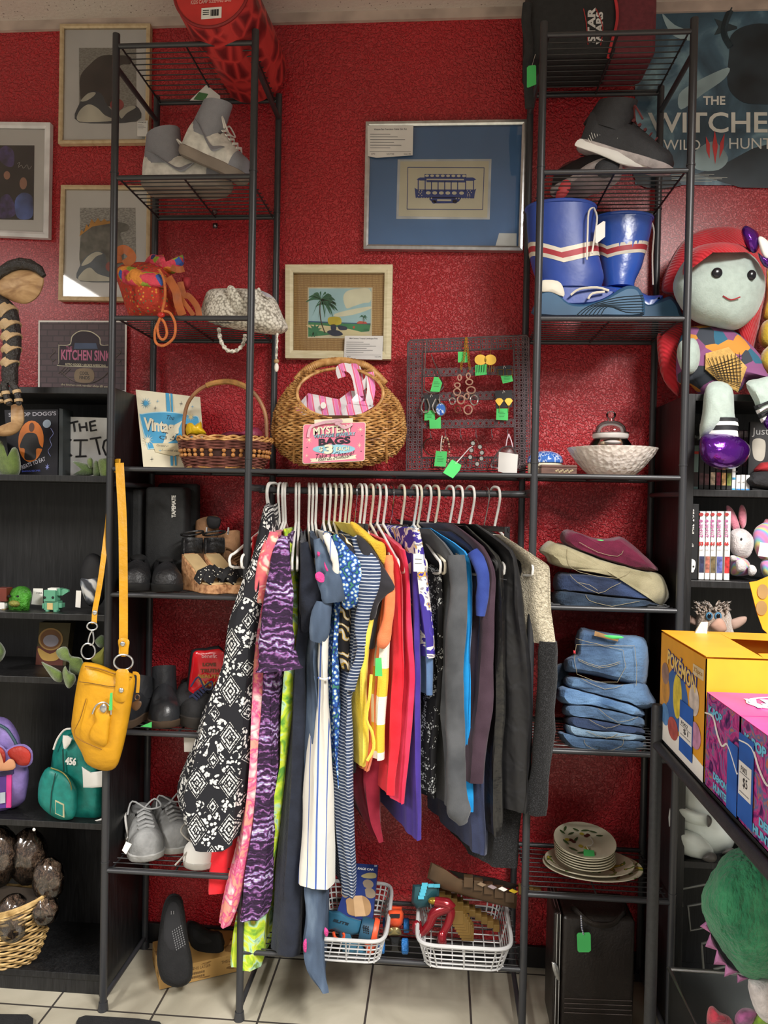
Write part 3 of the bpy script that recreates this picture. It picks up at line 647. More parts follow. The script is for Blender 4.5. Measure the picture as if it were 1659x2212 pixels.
m = MB(); P.text(m, 'KIDS CAMP SLEEPING BAG', .5, .66, .52, .05, .0055, bold=.02); part(t, 'lettering', m, mat('#e5b0a8', .5))
m = MB(); P.rect(m, .38, .74, .64, .88, .0052); part(t, 'label', m, WHT)
m = MB(); [P.rect(m, .50+.011*k, .77, .505+.011*k+.003*(k % 3), .85, .006) for k in range(10)]; [P.rect(m, .40, .77+.025*k, .48, .78+.025*k, .006) for k in range(3)]; part(t, 'barcode', m, INK)
m = MB(); m.prism([at(x, y, .2) for x, y in C1([(1030, 545), (1120, 460), (1195, 520), (1195, 545)])], (0, .001, 0)); part(t, 'tag', m, WHT)
m = MB(); m.prism([at(x, y, .199) for x, y in C1([(1050, 540), (1080, 500), (1130, 510), (1110, 545)])], (0, .001, 0)); part(t, 'tag', m, mat('#4c7a4c', .7), 'green printed patch')
# black and maroon duffel bag
BKF = mat('#232425', .75, .15, 300, name='black_fabric'); Y = .1
zt = 2.531
t = thing('backpack', 'black and maroon backpack lying on its side on top of the right shelf tower', 'backpack', on(1290, .18, zt))
def rbox(x0, x1, y0, y1, z0, z1, r=.03, n=5):
    m = MB(); R = []
    for k in range(-n, n+1):
        a = PI/2*k/n; zz = (z0+z1)/2+math.copysign((z1-z0)/2-r, k)+r*math.sin(a) if k else (z0+z1)/2; s_ = r*(1-math.cos(a)); q = []
        for cx_, cy_, a0 in ((x1-r, y1-r, 0), (x0+r, y1-r, PI/2), (x0+r, y0+r, PI), (x1-r, y0+r, 3*PI/2)):
            for j in range(5): q.append(V((cx_+(r-s_)*math.cos(a0+j*PI/8), cy_+(r-s_)*math.sin(a0+j*PI/8), zz)))
        R.append(q)
    return m.loft(R)
xa, xb, xm = on(1140, Y, zt).x, on(1421, Y, zt).x, on(1335, Y, zt).x
part(t, 'main_body', rbox(xa, xm, Y, .27, zt, 2.76, .02), BKF)
part(t, 'side_body', rbox(xm-.02, xb, Y+.006, .268, zt, 2.755, .02), mat('#6b2a33', .8, .15, 300, name='maroon_fabric'))
m = MB(); m.tube([at(p[0], p[1], Y-.002) for p in cr([(a, b, 0) for a, b in G2([(632, -60), (655, 60), (652, 160), (620, 280), (596, 384)])], 4, False)], .004, 6); part(t, 'piping', m, mat('#c8343a', .5))
pn = ppan([(1140, -30), (1421, -30), (1421, 125), (1140, 125)], Y-.0005); pn.z0 = .0005
draw(t, pn, 'lettering', mat('#dddddb', .6), ('text', 'STAR', *G2([(485, 170)])[0], 78, 17, -PI/2, .04), ('text', 'WARS', *G2([(538, 190)])[0], 72, 15, -PI/2, .04))
draw(t, pn, 'emblem_line', mat('#c23a3c', .6), ('line', G2([(432, 60), (450, 150), (462, 300)]), .0012, 3), ('line', G2([(515, 60), (560, 180), (545, 305)]), .0012, 3))
m = MB(); m.ptube(G2([(60, 20), (50, 150), (70, 300), (60, 460), (75, 720)]), .09, .012, 8, sm=3, flat=(.4, 1)); part(t, 'strap', m, BKF)
m = MB(); m.prism([at(x, y, .05) for x, y in G2([(56, 450), (68, 437), (110, 432), (117, 440), (118, 560), (62, 583), (56, 578)])], (0, .001, 0)); g = part(t, 'price_tag', m, GREEN)
m = MB(); m.ptube(G2([(90, 437), (112, 362, .09)]), .05, .0006); part(t, 'tag_string', m, STRING)
# ================================================================ high-top sneakers
GL = mat('#8b8c93', .65, .1, 300, .03, name='grey_suede'); WL = mat('#dcdad2', .5, .05, 200, name='white_leather'); RB = mat('#8f8378', .8, name='grey_rubber')
z2 = Z[2]+.006
shoe('sneaker', 'grey and white high-top sneaker standing flat, half under its tipped mate', on(314, .11, z2), on(500, .12, z2), upper=WL, solem=RB, midm=GL, toem=GL, liningm=GL, lacem=WHT, shaft=.055, swoosh=GL, W=.1, group=None, sole=.026, rise=.085)
h_, t_ = at(392, 338, .085), at(530, 402, .085)
shoe('sneaker', 'grey and white high-top sneaker tipped nose-down on top of its mate', h_, t_, up=(.15, -.1, 1), upper=WL, solem=RB, midm=GL, toem=GL, liningm=GL, lacem=WHT, shaft=.055, swoosh=GL, W=.095, sole=.026, rise=.085)
# chrome coupling clips
G1=G1
for (x, y) in ((1164, 1150), (1168, 1225)):
    q = C1([(x, y)])[0]; solo('wall_clip', 'small shiny metal clip on the wall behind the left tower, '+('upper' if y < 1200 else 'lower')+' of two', 'clip', MB().prism([at(q[0]+a, q[1]+b, WY-.006) for a, b in ((-5, -5), (5, -5), (5, 5), (-5, 5))], (0, .006, 0)).ell(at(q[0], q[1], WY-.007), (.004, .004, .004)), mat('#b9bbbd', .2, metal=1), group='metal wall clips')
# ================================================================ black basketball shoes
BK = mat('#242528', .6, .2, 400, name='black_knit'); DR = mat('#6a2a2c', .7, name='dark_red_cord'); RS = mat('#b9b0ae', .7, .2, 150, name='pale_rubber')
T_, M_, L_ = shoe('basketball_shoe', 'black basketball shoe with white midsole, resting nose-down on the other one', at(1246, 322, .075), at(1446, 384, .075), up=(.2, -.25, 1), upper=BK, solem=RS, liningm=DR, lacem=DR, shaft=.03, W=.1, sole=.02, rise=.085, lean=.3)
m = MB(); m.puff(G1([(520, 385), (570, 340), (700, 370), (900, 440), (1050, 510), (1205, 578), (1130, 600), (960, 580), (820, 520), (700, 470), (540, 415)]), .035, .006, 3, 3, back=True); part(T_, 'midsole', m, WHT)
for k in range(13):
    a0 = -2.75+k*.165; m = MB(); q = G1([(800+150*math.cos(a0), 420+120*math.sin(a0), .028), (800+175*math.cos(a0), 400+170*math.sin(a0)*1.05, .03)]); m.ptube(q, .03, .0006); part(T_, 'stitch', m, WHT)
T_, M_, L_ = shoe('basketball_shoe', 'black basketball shoe with its pale sole and red heel patch turned to the viewer', at(1205, 436, .2), at(1335, 366, .06), up=(-.25, .55, .8), upper=BK, solem=RS, liningm=DR, lacem=DR, W=.1, sole=.02, rise=.08)
m = MB(); m.puff(G1([(345, 850), (400, 730), (470, 725), (475, 800), (420, 880), (350, 890)]), .118, .004, 3, 3); part(T_, 'heel_patch', m, mat('#b8383a', .6))
m = MB(); m.puff(G1([(700, 600), (770, 530), (880, 515), (930, 570), (900, 650), (820, 700), (740, 690)]), .045, .006, 3, 3); part(T_, 'toe_tread', m, BK)
# ================================================================ blue snow boots
BLU = mat('#2c4aa0', .42, .12, 25, name='blue_vinyl', spec=.5); BLU2 = mat('#2f5ab8', .25, .2, 25, name='blue_shiny_vinyl', spec=.6); RUB = NT('blue_rubber', rough=.55); RUB.col(RUB.ramp(RUB.noise(8), [(.3, '#2a4a66'), (.7, '#3a6384')])); RUB = RUB.m
REDV = mat('#a8323c', .5); IV = mat('#d8d2c2', .5)
def boot(label, sh, so, Yc, dep, m1, chev, apx, foot_pts, tongue, yw):
    b = so[0]; t = thing('snow_boot', label, 'boot', at(b[0], b[1], Yc))
    m = MB(); rows = [(y, l, r, dep*(1-.1*(i/len(sh))), Yc) for i, (y, l, r) in enumerate(sh)]; m.ploft(rows, Yc, n=28, caps=True, sm=3, e=2.3); part(t, 'shaft', m, m1)
    y0, l, r = sh[0]
    c = at((l+r)/2, y0, Yc); m = MB(); A_, B_ = at(l, y0, Yc), at(r, y0, Yc); hw = (B_-A_).length/2
    m.tube([c+V((hw*math.cos(k*PI/14), dep*math.sin(k*PI/14), .003)) for k in range(28)], .005, 8, True); part(t, 'collar', m, m1)
    m = MB(); m.lathe([(hw*.2, 0), (hw*.96, .001)], c+V((0, 0, .0)), 28, rf=None); m.v = [V((p.x, c.y+(p.y-c.y)*dep/hw, p.z)) for p in m.v]; part(t, 'lining', m, mat('#223c90', .9))
    for k, (yo, hgt, mm) in enumerate(chev):
        m = MB(); R = []
        for yy in (yo, yo+hgt):
            ring = []
            for j in range(40):
                a = 2*PI*j/40; ct, st = math.cos(a), math.sin(a)
                x = ct; rise_ = (ct-apx)/(1-apx) if ct > apx else (apx-ct)/(1+apx)
                yr = yy-yw*rise_*.35
                l2, r2 = interp([(s[0], s[1], s[2]) for s in sh], yr); A_, B_ = at(l2, yr, Yc), at(r2, yr, Yc); cc = (A_+B_)/2; h2 = (B_-A_)/2
                ring.append(cc+h2*1.015*math.copysign(abs(ct)**(2/2.3), ct)+V((0, 1, 0))*dep*.97*math.copysign(abs(st)**(2/2.3), st))
            R.append(ring)
        m.loft(R, caps=False); part(t, 'chevron_stripe', m, mm)
    m = MB(); m.slab(so, Yc, .058, 3, 7); part(t, 'rubber_foot', m, RUB)
    m = MB(); m.slab(foot_pts, Yc, .05, 3, 9); part(t, 'vamp', m, m1)
    return t
sh = [(454, 1137, 1285), (500, 1139, 1287), (550, 1144, 1292), (585, 1152, 1300), (605, 1160, 1303), (630, 1163, 1295)]
t = boot('blue snow boot with red and white chevron and a white tag, in front', sh, G1([(165, 1975), (150, 1850), (165, 1760), (280, 1720), (380, 1760), (470, 1835), (600, 1850), (760, 1810), (900, 1735), (1000, 1690), (1100, 1705), (1150, 1790), (1162, 1890), (1120, 1975), (800, 1982)]), .095, .062, BLU, [(552, 9, IV), (561, 12, REDV), (573, 9, IV)], -.15, G1([(200, 1800), (190, 1640), (400, 1600), (600, 1640), (760, 1690), (900, 1720), (880, 1790), (700, 1870), (400, 1880)]), None, 70)
m = MB(); m.puff(G1([(190, 1740), (200, 1645), (360, 1645), (415, 1720), (412, 1790), (300, 1750)]), .04, .006, 3, 3); part(t, 'heel_patch', m, IV)
for k in range(7): m = MB(); m.ptube([(x, y, .037) for x, y in G1([(520+k*38, 1975), (640+k*30, 1880), (900+k*14, 1800+k*22), (1145+k*1, 1780+k*26)])], .037, .0013, 5, sm=3); part(t, 'sole_groove', m, mat('#15242f', .8))
m = MB(); m.ptube(G1([(690, 970, .07), (645, 1010, .03), (635, 1200, .025), (628, 1450, .025)]), 0, .0024, 6, sm=3); part(t, 'cord', m, STRING)
m = MB(); m.ptube(G1([(690, 970, .07), (722, 1060, .03), (705, 1200, .03), (675, 1390, .028)]), 0, .0024, 6, sm=3); part(t, 'cord', m, STRING)
m = MB(); m.ptube(G1([(480, 1775, .03), (560, 1720, .03), (720, 1705, .035), (830, 1735, .04)]), 0, .003, 6, sm=3); m2 = MB(); m2.ptube(G1([(640, 1810, .03), (680, 1760, .03), (790, 1745, .035)]), 0, .003, 6, sm=3); part(t, 'lace', m, IV); part(t, 'lace', m2, IV)
m = MB(); m.prism([at(x, y, .026) for x, y in G1([(710, 1145), (780, 1095), (798, 1100), (795, 1240), (720, 1300), (705, 1290)])], (0, .001, 0)); part(t, 'price_tag', m, WHT)
sh = [(477, 1282, 1408), (510, 1290, 1403), (550, 1292, 1392), (580, 1295, 1384), (610, 1298, 1370), (625, 1300, 1368)]
t = boot('blue shiny snow boot with red and white chevron, standing behind its mate', sh, [(1350, 692), (1345, 640), (1385, 640), (1400, 655), (1430, 645), (1450, 640), (1465, 655), (1471, 672), (1468, 692)], .205, .055, BLU2, [(542, 7, IV), (549, 11, REDV), (560, 7, IV)], -.7, [(1300, 680), (1300, 620), (1370, 625), (1400, 638), (1432, 638), (1420, 660), (1380, 680)], None, 40)
m = MB(); m.ptube(G1([(1225, 1110), (1245, 1200), (1230, 1400), (1235, 1680)]), .2, .0022, 6, sm=3); part(t, 'cord', m, STRING)
# ================================================================ floral bag
n = NT('floral_cotton', rough=.85); v = n.n('ShaderNodeTexVoronoi', {'Vector': n.co(), 'Scale': 120}); v2 = n.noise(30)
n.col(n.mix(n.ramp(v.outputs[0], [(.28, '#ffffff'), (.4, '#000000')]), '#b23a28', n.ramp(n.vor(120, out=1), [(.2, '#cf3226'), (.4, '#d98a3a'), (.55, '#5f6e4a'), (.8, '#8a3a3a')], True))); n.bump(n.noise(32), .9, .02); FLO = n.m
n = NT('bright_print_cotton', rough=.85); n.col(n.ramp(n.vor(42, out=1), [(0, '#d5475a'), (.3, '#3f5fa8'), (.45, '#8fa03c'), (.6, '#d98a3a'), (.75, '#c8525a'), (.9, '#3a3566')], True)); n.bump(n.noise(36), .9, .02); FLB = n.m
LEA = mat('#a85a2a', .5, .1, 100, name='tan_leather')
z3 = Z[3]
t = thing('floral_bag', 'orange floral cloth rucksack with tan straps and a dangling drawstring', 'bag', on(330, .12, z3+.004))
a = F1
m = MB(); m.puff(a([(60, 240), (150, 200), (300, 190), (450, 230), (540, 330), (560, 480), (590, 690), (400, 705), (200, 712), (140, 620), (90, 470), (50, 330)]), .12, .085, 3, 6, sq=.7); part(t, 'body', m, FLO)
m = MB(); m.puff(a([(60, 250), (150, 225), (300, 270), (460, 300), (520, 400), (460, 425), (300, 420), (150, 400), (80, 345)]), .055, .03, 3, 5, sq=.6); part(t, 'flap', m, FLB)
m = MB(); m.puff(a([(300, 190), (360, 120), (420, 130), (470, 125), (490, 200), (600, 150), (640, 125), (655, 170), (640, 240), (560, 300), (420, 280), (330, 230)]), .13, .05, 2, 5, sq=.8); part(t, 'gathered_top', m, FLB)
m = MB(); m.puff(a([(640, 330), (700, 330), (715, 390), (690, 440), (640, 420)]), .15, .03, 3, 4); part(t, 'side_pocket', m, mat('#b8383e', .8))
def strap(pts, w, th, mm, nm='strap', tt=None, Y=0):
    q = [V(p) for p in cr([(p[0], p[1], p[2]*1000) for p in pts], 4, False)]; P = [at(p[0], p[1], p[2]/1000) for p in q]; m = MB(); R = []
    for i, p in enumerate(P):
        d = (P[min(i+1, len(P)-1)]-P[max(i-1, 0)]).normalized(); vd = (p-CAM).normalized(); sd = d.cross(vd).normalized(); nn = sd.cross(d)
        R.append([p+sd*w/2+nn*th/2, p+sd*w/2-nn*th/2, p-sd*w/2-nn*th/2, p-sd*w/2+nn*th/2])
    m.loft(R); return part(tt, nm, m, mm)
strap(a([(540, 240, .05), (600, 260, .04), (650, 250, .05)]), .016, .003, LEA, tt=t)
strap(a([(510, 330, .04), (580, 450, .03), (600, 560, .03), (640, 670, .02)]), .022, .003, LEA, tt=t)
strap(a([(620, 370, .05), (650, 480, .05), (700, 500, .06), (770, 590, .06), (790, 680, .06)]), .016, .003, LEA, tt=t)
strap(a([(560, 420, .045), (660, 560, .04), (740, 670, .03)]), .012, .003, LEA, tt=t)
strap(a([(70, 200, .06), (55, 120, .06), (110, 75, .05), (170, 110, .045), (185, 160, .05), (120, 215, .05)]), .022, .003, LEA, tt=t)
m = MB(); m.ptube(a([(430, 260, .03), (470, 340, .025), (485, 480, .02), (465, 600, -.015), (440, 690, -.018), (395, 800, -.012), (400, 910, -.012), (470, 940, -.012), (560, 870, -.012), (575, 750, -.012), (530, 650, -.015), (470, 630, -.018)]), 0, .0035, 7, sm=4); part(t, 'drawstring', m, mat('#c87038', .8, .4, 400))
m = MB(); m.ptube(a([(440, 690, -.018), (415, 770, -.014), (430, 860, -.014), (470, 885, -.014), (500, 830, -.014), (480, 740, -.014), (450, 700, -.018)]), 0, .0035, 7, sm=4); part(t, 'drawstring', m, mat('#c87038', .8, .4, 400))
m = MB(); m.ell(at(*a([(448, 665)])[0], -.02), (.01, .008, .007)); part(t, 'bead', m, mat('#c02a22', .25))
# ================================================================ crochet bag
n = NT('crochet_cotton', rough=.9); v = n.vor(150); n.col(n.ramp(v, [(.15, '#e6e2d6'), (.5, '#cdc8ba'), (.75, '#8e887c')])); n.bump(v, -1., .012); CRO = n.m
t = thing('crochet_bag', 'cream crochet handbag with a braided handle hanging below the shelf', 'bag', on(520, .12, z3+.004))
def knob(w): return w+V((0, 0, 0))+w.normalized()*0
m = MB(); m.puff(a([(880, 440), (1040, 425), (1250, 430), (1330, 440), (1460, 510), (1540, 680), (1585, 790), (1500, 840), (1350, 830), (1000, 770), (830, 700), (805, 640), (830, 530)]), .12, .075, 3, 7, sq=.75); part(t, 'body', m, CRO)
m = MB(); m.puff(a([(1040, 420), (1075, 400), (1110, 430), (1110, 540), (1180, 640), (1250, 640), (1290, 560), (1310, 430), (1340, 440), (1330, 560), (1270, 670), (1180, 680), (1090, 610), (1050, 520)]), .05, .02, 3, 4); part(t, 'flap_edge', m, CRO)
def rope(pts, r, mm, nm, tt, turns=9, Yc=0):
    m = MB(); P = [at(p[0], p[1], p[2]/1000) for p in cr([(p[0], p[1], p[2]*1000) for p in pts], 8, False)]
    m.tube(P, [r*(1+.3*math.sin(i*1.6)) for i in range(len(P))], 8); return part(tt, nm, m, mm)
rope(a([(965, 790, .06), (985, 900, .03), (1040, 980, .02), (1120, 985, .02), (1180, 930, .03), (1200, 850, .05)]), .0048, CRO, 'handle', t)
rope(a([(1490, 830, .06), (1485, 950, .05), (1480, 1060, .05)]), .003, CRO, 'tie_cord', t)
m = MB(); m.ell(at(*a([(1482, 1080)])[0], .05), (.007, .007, .006)); part(t, 'wooden_bead', m, mat('#a98a62', .5))
m = MB(); m.ell(at(*a([(1482, 1135)])[0], .05), (.006, .006, .012)); part(t, 'tassel', m, STRING)
m = MB(); m.prism([at(x, y, .06) for x, y in a([(1330, 445), (1400, 470), (1460, 515), (1390, 500)])], (0, .001, 0)); part(t, 'tag', m, mat('#a9a4ae', .7))
# ================================================================ white lattice bowl, glass jar, porcelain box, wooden box
z4 = Z[4]+.006
cb = on(1321, .13, z4); s_ = mpp(.13)
def scal(a_, z): return 1+(.012*math.cos(44*a_) if z > .060 else .014*math.cos(32*a_+z*300))
n = NT('milk_glass', rough=.22, spec=.5, coat=.3); n.col('#e2dad2'); n.bump(n.n('ShaderNodeTexVoronoi', {'Vector': n.co(), 'Scale': 85}).outputs[0], .35, .008); MILK = n.m
m = MB(); m.lathe([(.03, .003), (.048, 0), (.060, .004), (.075, .018), (.092, .038), (.107, .058), (.116, .074), (.112, .075), (.102, .058), (.086, .038), (.06, .014), (.01, .012)], cb, 128, rf=scal)
solo('lattice_bowl', 'white milk-glass bowl with a scalloped rim and diamond lattice sides', 'bowl', m, MILK)
JG = glass_mat('clear_jar_glass', mixf=.01, tint='#fbf8f8', gloss_rough=.05)
cj = on(1317, .13, z4+.02)
t = thing('glass_jar', 'round clear glass jar with a domed knob lid standing in the white bowl', 'jar', cj)
m = MB(); m.lathe([(.01, 0), (.05, 0), (.058, .02), (.060, .045), (.054, .065), (.044, .078), (.042, .088), (.044, .090), (.040, .088), (.042, .078), (.052, .063), (.057, .045), (.055, .02), (.04, .004), (.01, .004)], cj, 40); part(t, 'jar_body', m, JG)
m = MB(); m.lathe([(.046, .091), (.047, .096), (.040, .099), (.037, .112), (.024, .124), (.009, .127), (.008, .133), (.012, .138), (.013, .145), (.009, .151), (.001, .153)], cj, 40); part(t, 'lid', m, JG)
m = MB(); m.lathe([(.0435, .080), (.046, .083), (.0465, .0915), (.044, .094)], cj, 40); part(t, 'rim_seal', m, mat('#cfc9c4', .4))
for k, (dx, dy, cc, w_) in enumerate(((-.02, -.02, '#cdbfa0', .014), (.0, -.028, '#d9dcd8', .022), (.02, -.02, '#d59a5c', .013), (-.005, .0, '#33363a', .016), (.012, .01, '#d8cfc0', .018))):
    m = MB(); m.ell(cj+V((dx, dy, .066+.002*k)), (w_, w_*.7, .006)); solo('sea_shell', ['tan shell inside the glass jar', 'pale flat shell at the front of the glass jar', 'orange shell inside the glass jar', 'dark shell inside the glass jar', 'cream shell at the back of the glass jar'][k], 'shell', m, mat(cc, .5), group='shells in the glass jar')
n = NT('blue_white_porcelain', rough=.18, coat=.5); 
cp = on(1177, .17, z4)
gr = n.n('ShaderNodeTexGradient', {0: n.co(loc=(0, 0, 0), sc_=(24, 24, 1))}, gradient_type='SPHERICAL').outputs[1]
n.col(n.ramp(n.ma('ADD', n.ma('MULTIPLY', n.vor(70), .9), n.ma('MULTIPLY', n.wave(40, 'X', dist=3), .2)), [(.35, '#2b56a8'), (.5, '#cdd9e8'), (.62, '#3a6ab8')])); POR = n.m
t = thing('porcelain_box', 'cream round box with a blue and white porcelain lid behind the rack post', 'box', cp)
m = MB(); m.lathe([(.01, 0), (.045, 0), (.047, .03), (.044, .034)], cp, 36); part(t, 'base', m, mat('#d6d0b8', .4))
m = MB(); m.lathe([(.048, .035), (.049, .04), (.045, .052), (.032, .062), (.015, .067), (.001, .068)], cp, 36); part(t, 'lid', m, POR)
n = NT('carved_wood', rough=.5); n.col(n.ramp(n.noise(20, 4, n.co(sc_=(1, 1, 6))), [(.3, '#4a332c'), (.7, '#75554a')])); CWD = n.m
A_, B_ = on(1169, .06, z4), on(1246, .06, z4)
t = thing('wooden_box', 'small dark wooden trinket box with a carved front', 'box', (A_+B_)/2)
m = MB().bx(A_.x, B_.x, .06, .12, z4, z4+.018); part(t, 'box_body', m, CWD, smooth=False, bevel=.001)
m = MB().bx(A_.x-.001, B_.x+.001, .059, .121, z4+.0185, z4+.025); part(t, 'lid', m, CWD, smooth=False, bevel=.002)
m = MB(); [m.ell((A_.x+(B_.x-A_.x)*(.42+.045*k), .0595, z4+.009+.003*math.sin(k*2.1)), (.003, .0012, .0025), n=8, m=6) for k in range(11)]; part(t, 'carving', m, mat('#a89878', .6))
# ================================================================ middle shelf: signs, baskets, jewellery
a = F4
P = Pan(at(*a([(68, 215)])[0], .20), at(*a([(790, 300)])[0], .25), at(*a([(850, 1100)])[0], .16), at(*a([(155, 1090)])[0], .07))
t = thing('shop_sign', 'cream and blue vintage closet sign leaning behind the beaded basket', 'sign', P(.5, 1))
m = MB(); P.rect(m, 0, 0, 1, 1, 0, .006); part(t, 'board', m, CREAM, smooth=False); P.z0 = .0008
BL = mat('#4da3cf', .5, var=.04); DK = mat('#2b3a4c', .6)
draw(t, P, 'stripes', BL, a([(402, 255), (440, 258), (470, 480), (425, 480)]), a([(455, 260), (480, 264), (498, 480), (482, 480)]), a([(478, 980), (510, 985), (515, 1098), (488, 1096)]), a([(530, 988), (552, 990), (560, 1098), (540, 1098)]))
draw(t, P, 'panel_outline', mat('#b5e0ee', .5), ('sm', a([(115, 520), (140, 490), (300, 472), (480, 476), (700, 520), (800, 560), (800, 860), (560, 900), (260, 890), (200, 860)])), off=.0011)
draw(t, P, 'panel', BL, ('sm', a([(122, 525), (145, 498), (300, 482), (480, 486), (700, 528), (790, 565), (790, 850), (560, 880), (260, 880), (210, 850)])), off=.0014)
draw(t, P, 'lettering', DK, ('text', 'The', *a([(466, 542)])[0], 18, 10, .03, 0, .3), ('text', 'CLOSET', *a([(520, 790)])[0], 66, 8, .06, .01), off=.0018)
draw(t, P, 'lettering_shadow', DK, ('text', 'Vintage', *a([(372, 662)])[0], 78, 37, .06, .05), off=.0017)
draw(t, P, 'lettering', CREAM, ('text', 'Vintage', *a([(366, 655)])[0], 77, 36, .06, .04), off=.0021)
draw(t, P, 'panel', mat('#ddd3b0', .6), a([(262, 828), (700, 850), (640, 960), (520, 990), (300, 930)]), off=.0018)
draw(t, P, 'lettering', DK, ('text', 'Curated vintage, mod', *a([(450, 876)])[0], 52, 6, .05, 0, .3), ('text', 'and closet classics', *a([(500, 922)])[0], 46, 6, .05, 0, .3), off=.0022)
draw(t, P, 'star', BL, ('star', *a([(184, 370)])[0], 12, 13, 12, .3), off=.001); draw(t, P, 'star', CREAM, ('star', *a([(206, 792)])[0], 13, 14, 12, .3), off=.0024); draw(t, P, 'star', mat('#c8b98a', .6), ('star', *a([(700, 540)])[0], 10, 10, 12, .3), off=.0024)
for q in ((582, 380), (258, 1005), (294, 427)): draw(t, P, 'star', DK, ('star', *a([q])[0], 4.5, 7, 4, .12), off=.001)
for q in ((318, 352), (712, 418), (355, 915)): draw(t, P, 'star', BL, ('star', *a([q])[0], 4, 5, 4, .12), off=.0024)
# --- woven strands
def strand(path, r, amp, per, ph, n=4):
    P_ = []
    for i, (p, nn) in enumerate(path): P_.append(p+nn*amp*math.sin(i*PI/per+ph))
    return P_
def weave(mb, ringf, rows, stakes, r, amp, closed=True, seg=4):
    for j in range(rows):
        v_ = j/(rows-1) if rows > 1 else 0; n_ = stakes*seg; q = []
        for i in range(n_):
            p, nn = ringf(v_, i/n_); q.append(p+nn*amp*math.sin(PI*i/seg*1.0+(PI if j % 2 else 0)))
        mb.tube(q, r, 5, closed)
WK = NT('honey_wicker', rough=.5); WK.col(WK.ramp(WK.noise(45, 3), [(.3, '#7d5228'), (.5, '#b8864c'), (.7, '#d3a86c')])); WK = WK.m
WKD = NT('red_brown_wicker', rough=.5); WKD.col(WKD.ramp(WKD.noise(60, 3), [(.3, '#4a2620'), (.7, '#845045')])); WKD = WKD.m
# small basket with wooden beads
z4 = Z[4]+.006; Yc = .1
cL, cR = on(389, Yc, z4), on(583, Yc, z4); cx_ = (cL.x+cR.x)/2; hx = (cR.x-cL.x)/2
t = thing('wicker_basket', 'small two-tone wicker basket with a band of wooden beads and a hoop handle', 'basket', (cx_, Yc, z4))
def bf(z0, z1, s0, s1):
    def f(v, u):
        an = 2*PI*u; s_ = s0+(s1-s0)*v; c, s = math.cos(an), math.sin(an)
        return V((cx_+hx*s_*math.copysign(abs(c)**.8, c), Yc+.075*s_*math.copysign(abs(s)**.8, s), z0+(z1-z0)*v)), V((c, s, 0))
    return f
m = MB(); weave(m, bf(z4+.004, z4+.030, .84, .93), 7, 22, .0024, .0022); part(t, 'lower_weave', m, WKD)
m = MB(); weave(m, bf(z4+.054, z4+.074, .97, 1.0), 6, 22, .0024, .0022); part(t, 'upper_weave', m, WKD)
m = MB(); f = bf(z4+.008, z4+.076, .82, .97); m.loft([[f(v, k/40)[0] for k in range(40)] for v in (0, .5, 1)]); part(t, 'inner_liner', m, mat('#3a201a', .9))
m = MB(); f = bf(z4+.081, z4+.081, 1., 1.)
for s_ in range(3): m.tube([f(0, k/90)[0]+V((math.cos(k*.55+s_*2.1)*.004, 0, math.sin(k*.55+s_*2.1)*.0055)) for k in range(90)], .0033, 5, True)
part(t, 'braided_rim', m, WK)
m = MB(); f = bf(z4+.002, z4+.002, .84, .84)
for s_ in range(2): m.tube([f(0, k/80)[0]+V((0, 0, math.sin(k*.6+s_*PI)*.003)) for k in range(80)], .0028, 5, True)
part(t, 'braided_foot', m, WK)
for k in range(34):
    f = bf(z4+.036, z4+.048, .94, .96)
    for v in (0, 1):
        p, nn = f(v, k/34)
        if nn.y < .5: m = MB(); m.ell(p, (.0058, .0058, .0056), n=10, m=7); part(t, 'wooden_bead', m, mat('#b87e44', .35, var=.2, bs=500))
m = MB(); hp = [at(*p, Yc) for p in a([(610, 740), (605, 600), (640, 400), (720, 270), (830, 185), (960, 140), (1100, 125), (1220, 150), (1340, 210), (1430, 300), (1500, 430), (1530, 560), (1535, 745)])]
m.tube(cr(hp, 4, False), .0052, 8); part(t, 'handle', m, mat('#9a6a42', .5, var=.2, bs=60))
m = MB(); q = cr(hp, 4, False)[17:34]; m.tube([p for p in cr(q, 3, False)], [.0072+.0009*(i % 2) for i in range(len(q)*3-2)], 8); part(t, 'handle_wrap', m, mat('#a8793e', .6, var=.2, bs=300))
m = MB(); m.puff(a([(640, 600), (700, 590), (720, 620), (800, 570), (812, 640), (852, 690), (840, 730), (640, 730)]), .1, .03, 2, 4); solo('candy_bag', 'bright yellow wrapper sticking out of the beaded basket', 'wrapper', m, mat('#e0b818', .3, .8, 30))
m = MB(); m.puff(a([(600, 620), (660, 600), (690, 640), (700, 740), (600, 740)]), .12, .02, 2, 4); solo('wrapper', 'dark brown wrapper behind the yellow one in the beaded basket', 'wrapper', m, mat('#4a2c1c', .4))
m = MB(); m.puff(a([(1010, 720), (1120, 680), (1250, 690), (1330, 650), (1440, 640), (1490, 740), (1300, 760), (1010, 750)]), .1, .04, 2, 4); solo('folded_scarf', 'maroon patterned scarf folded in the beaded basket', 'scarf', m, mat('#6e1f38', .5, .5, 60, var=.5))
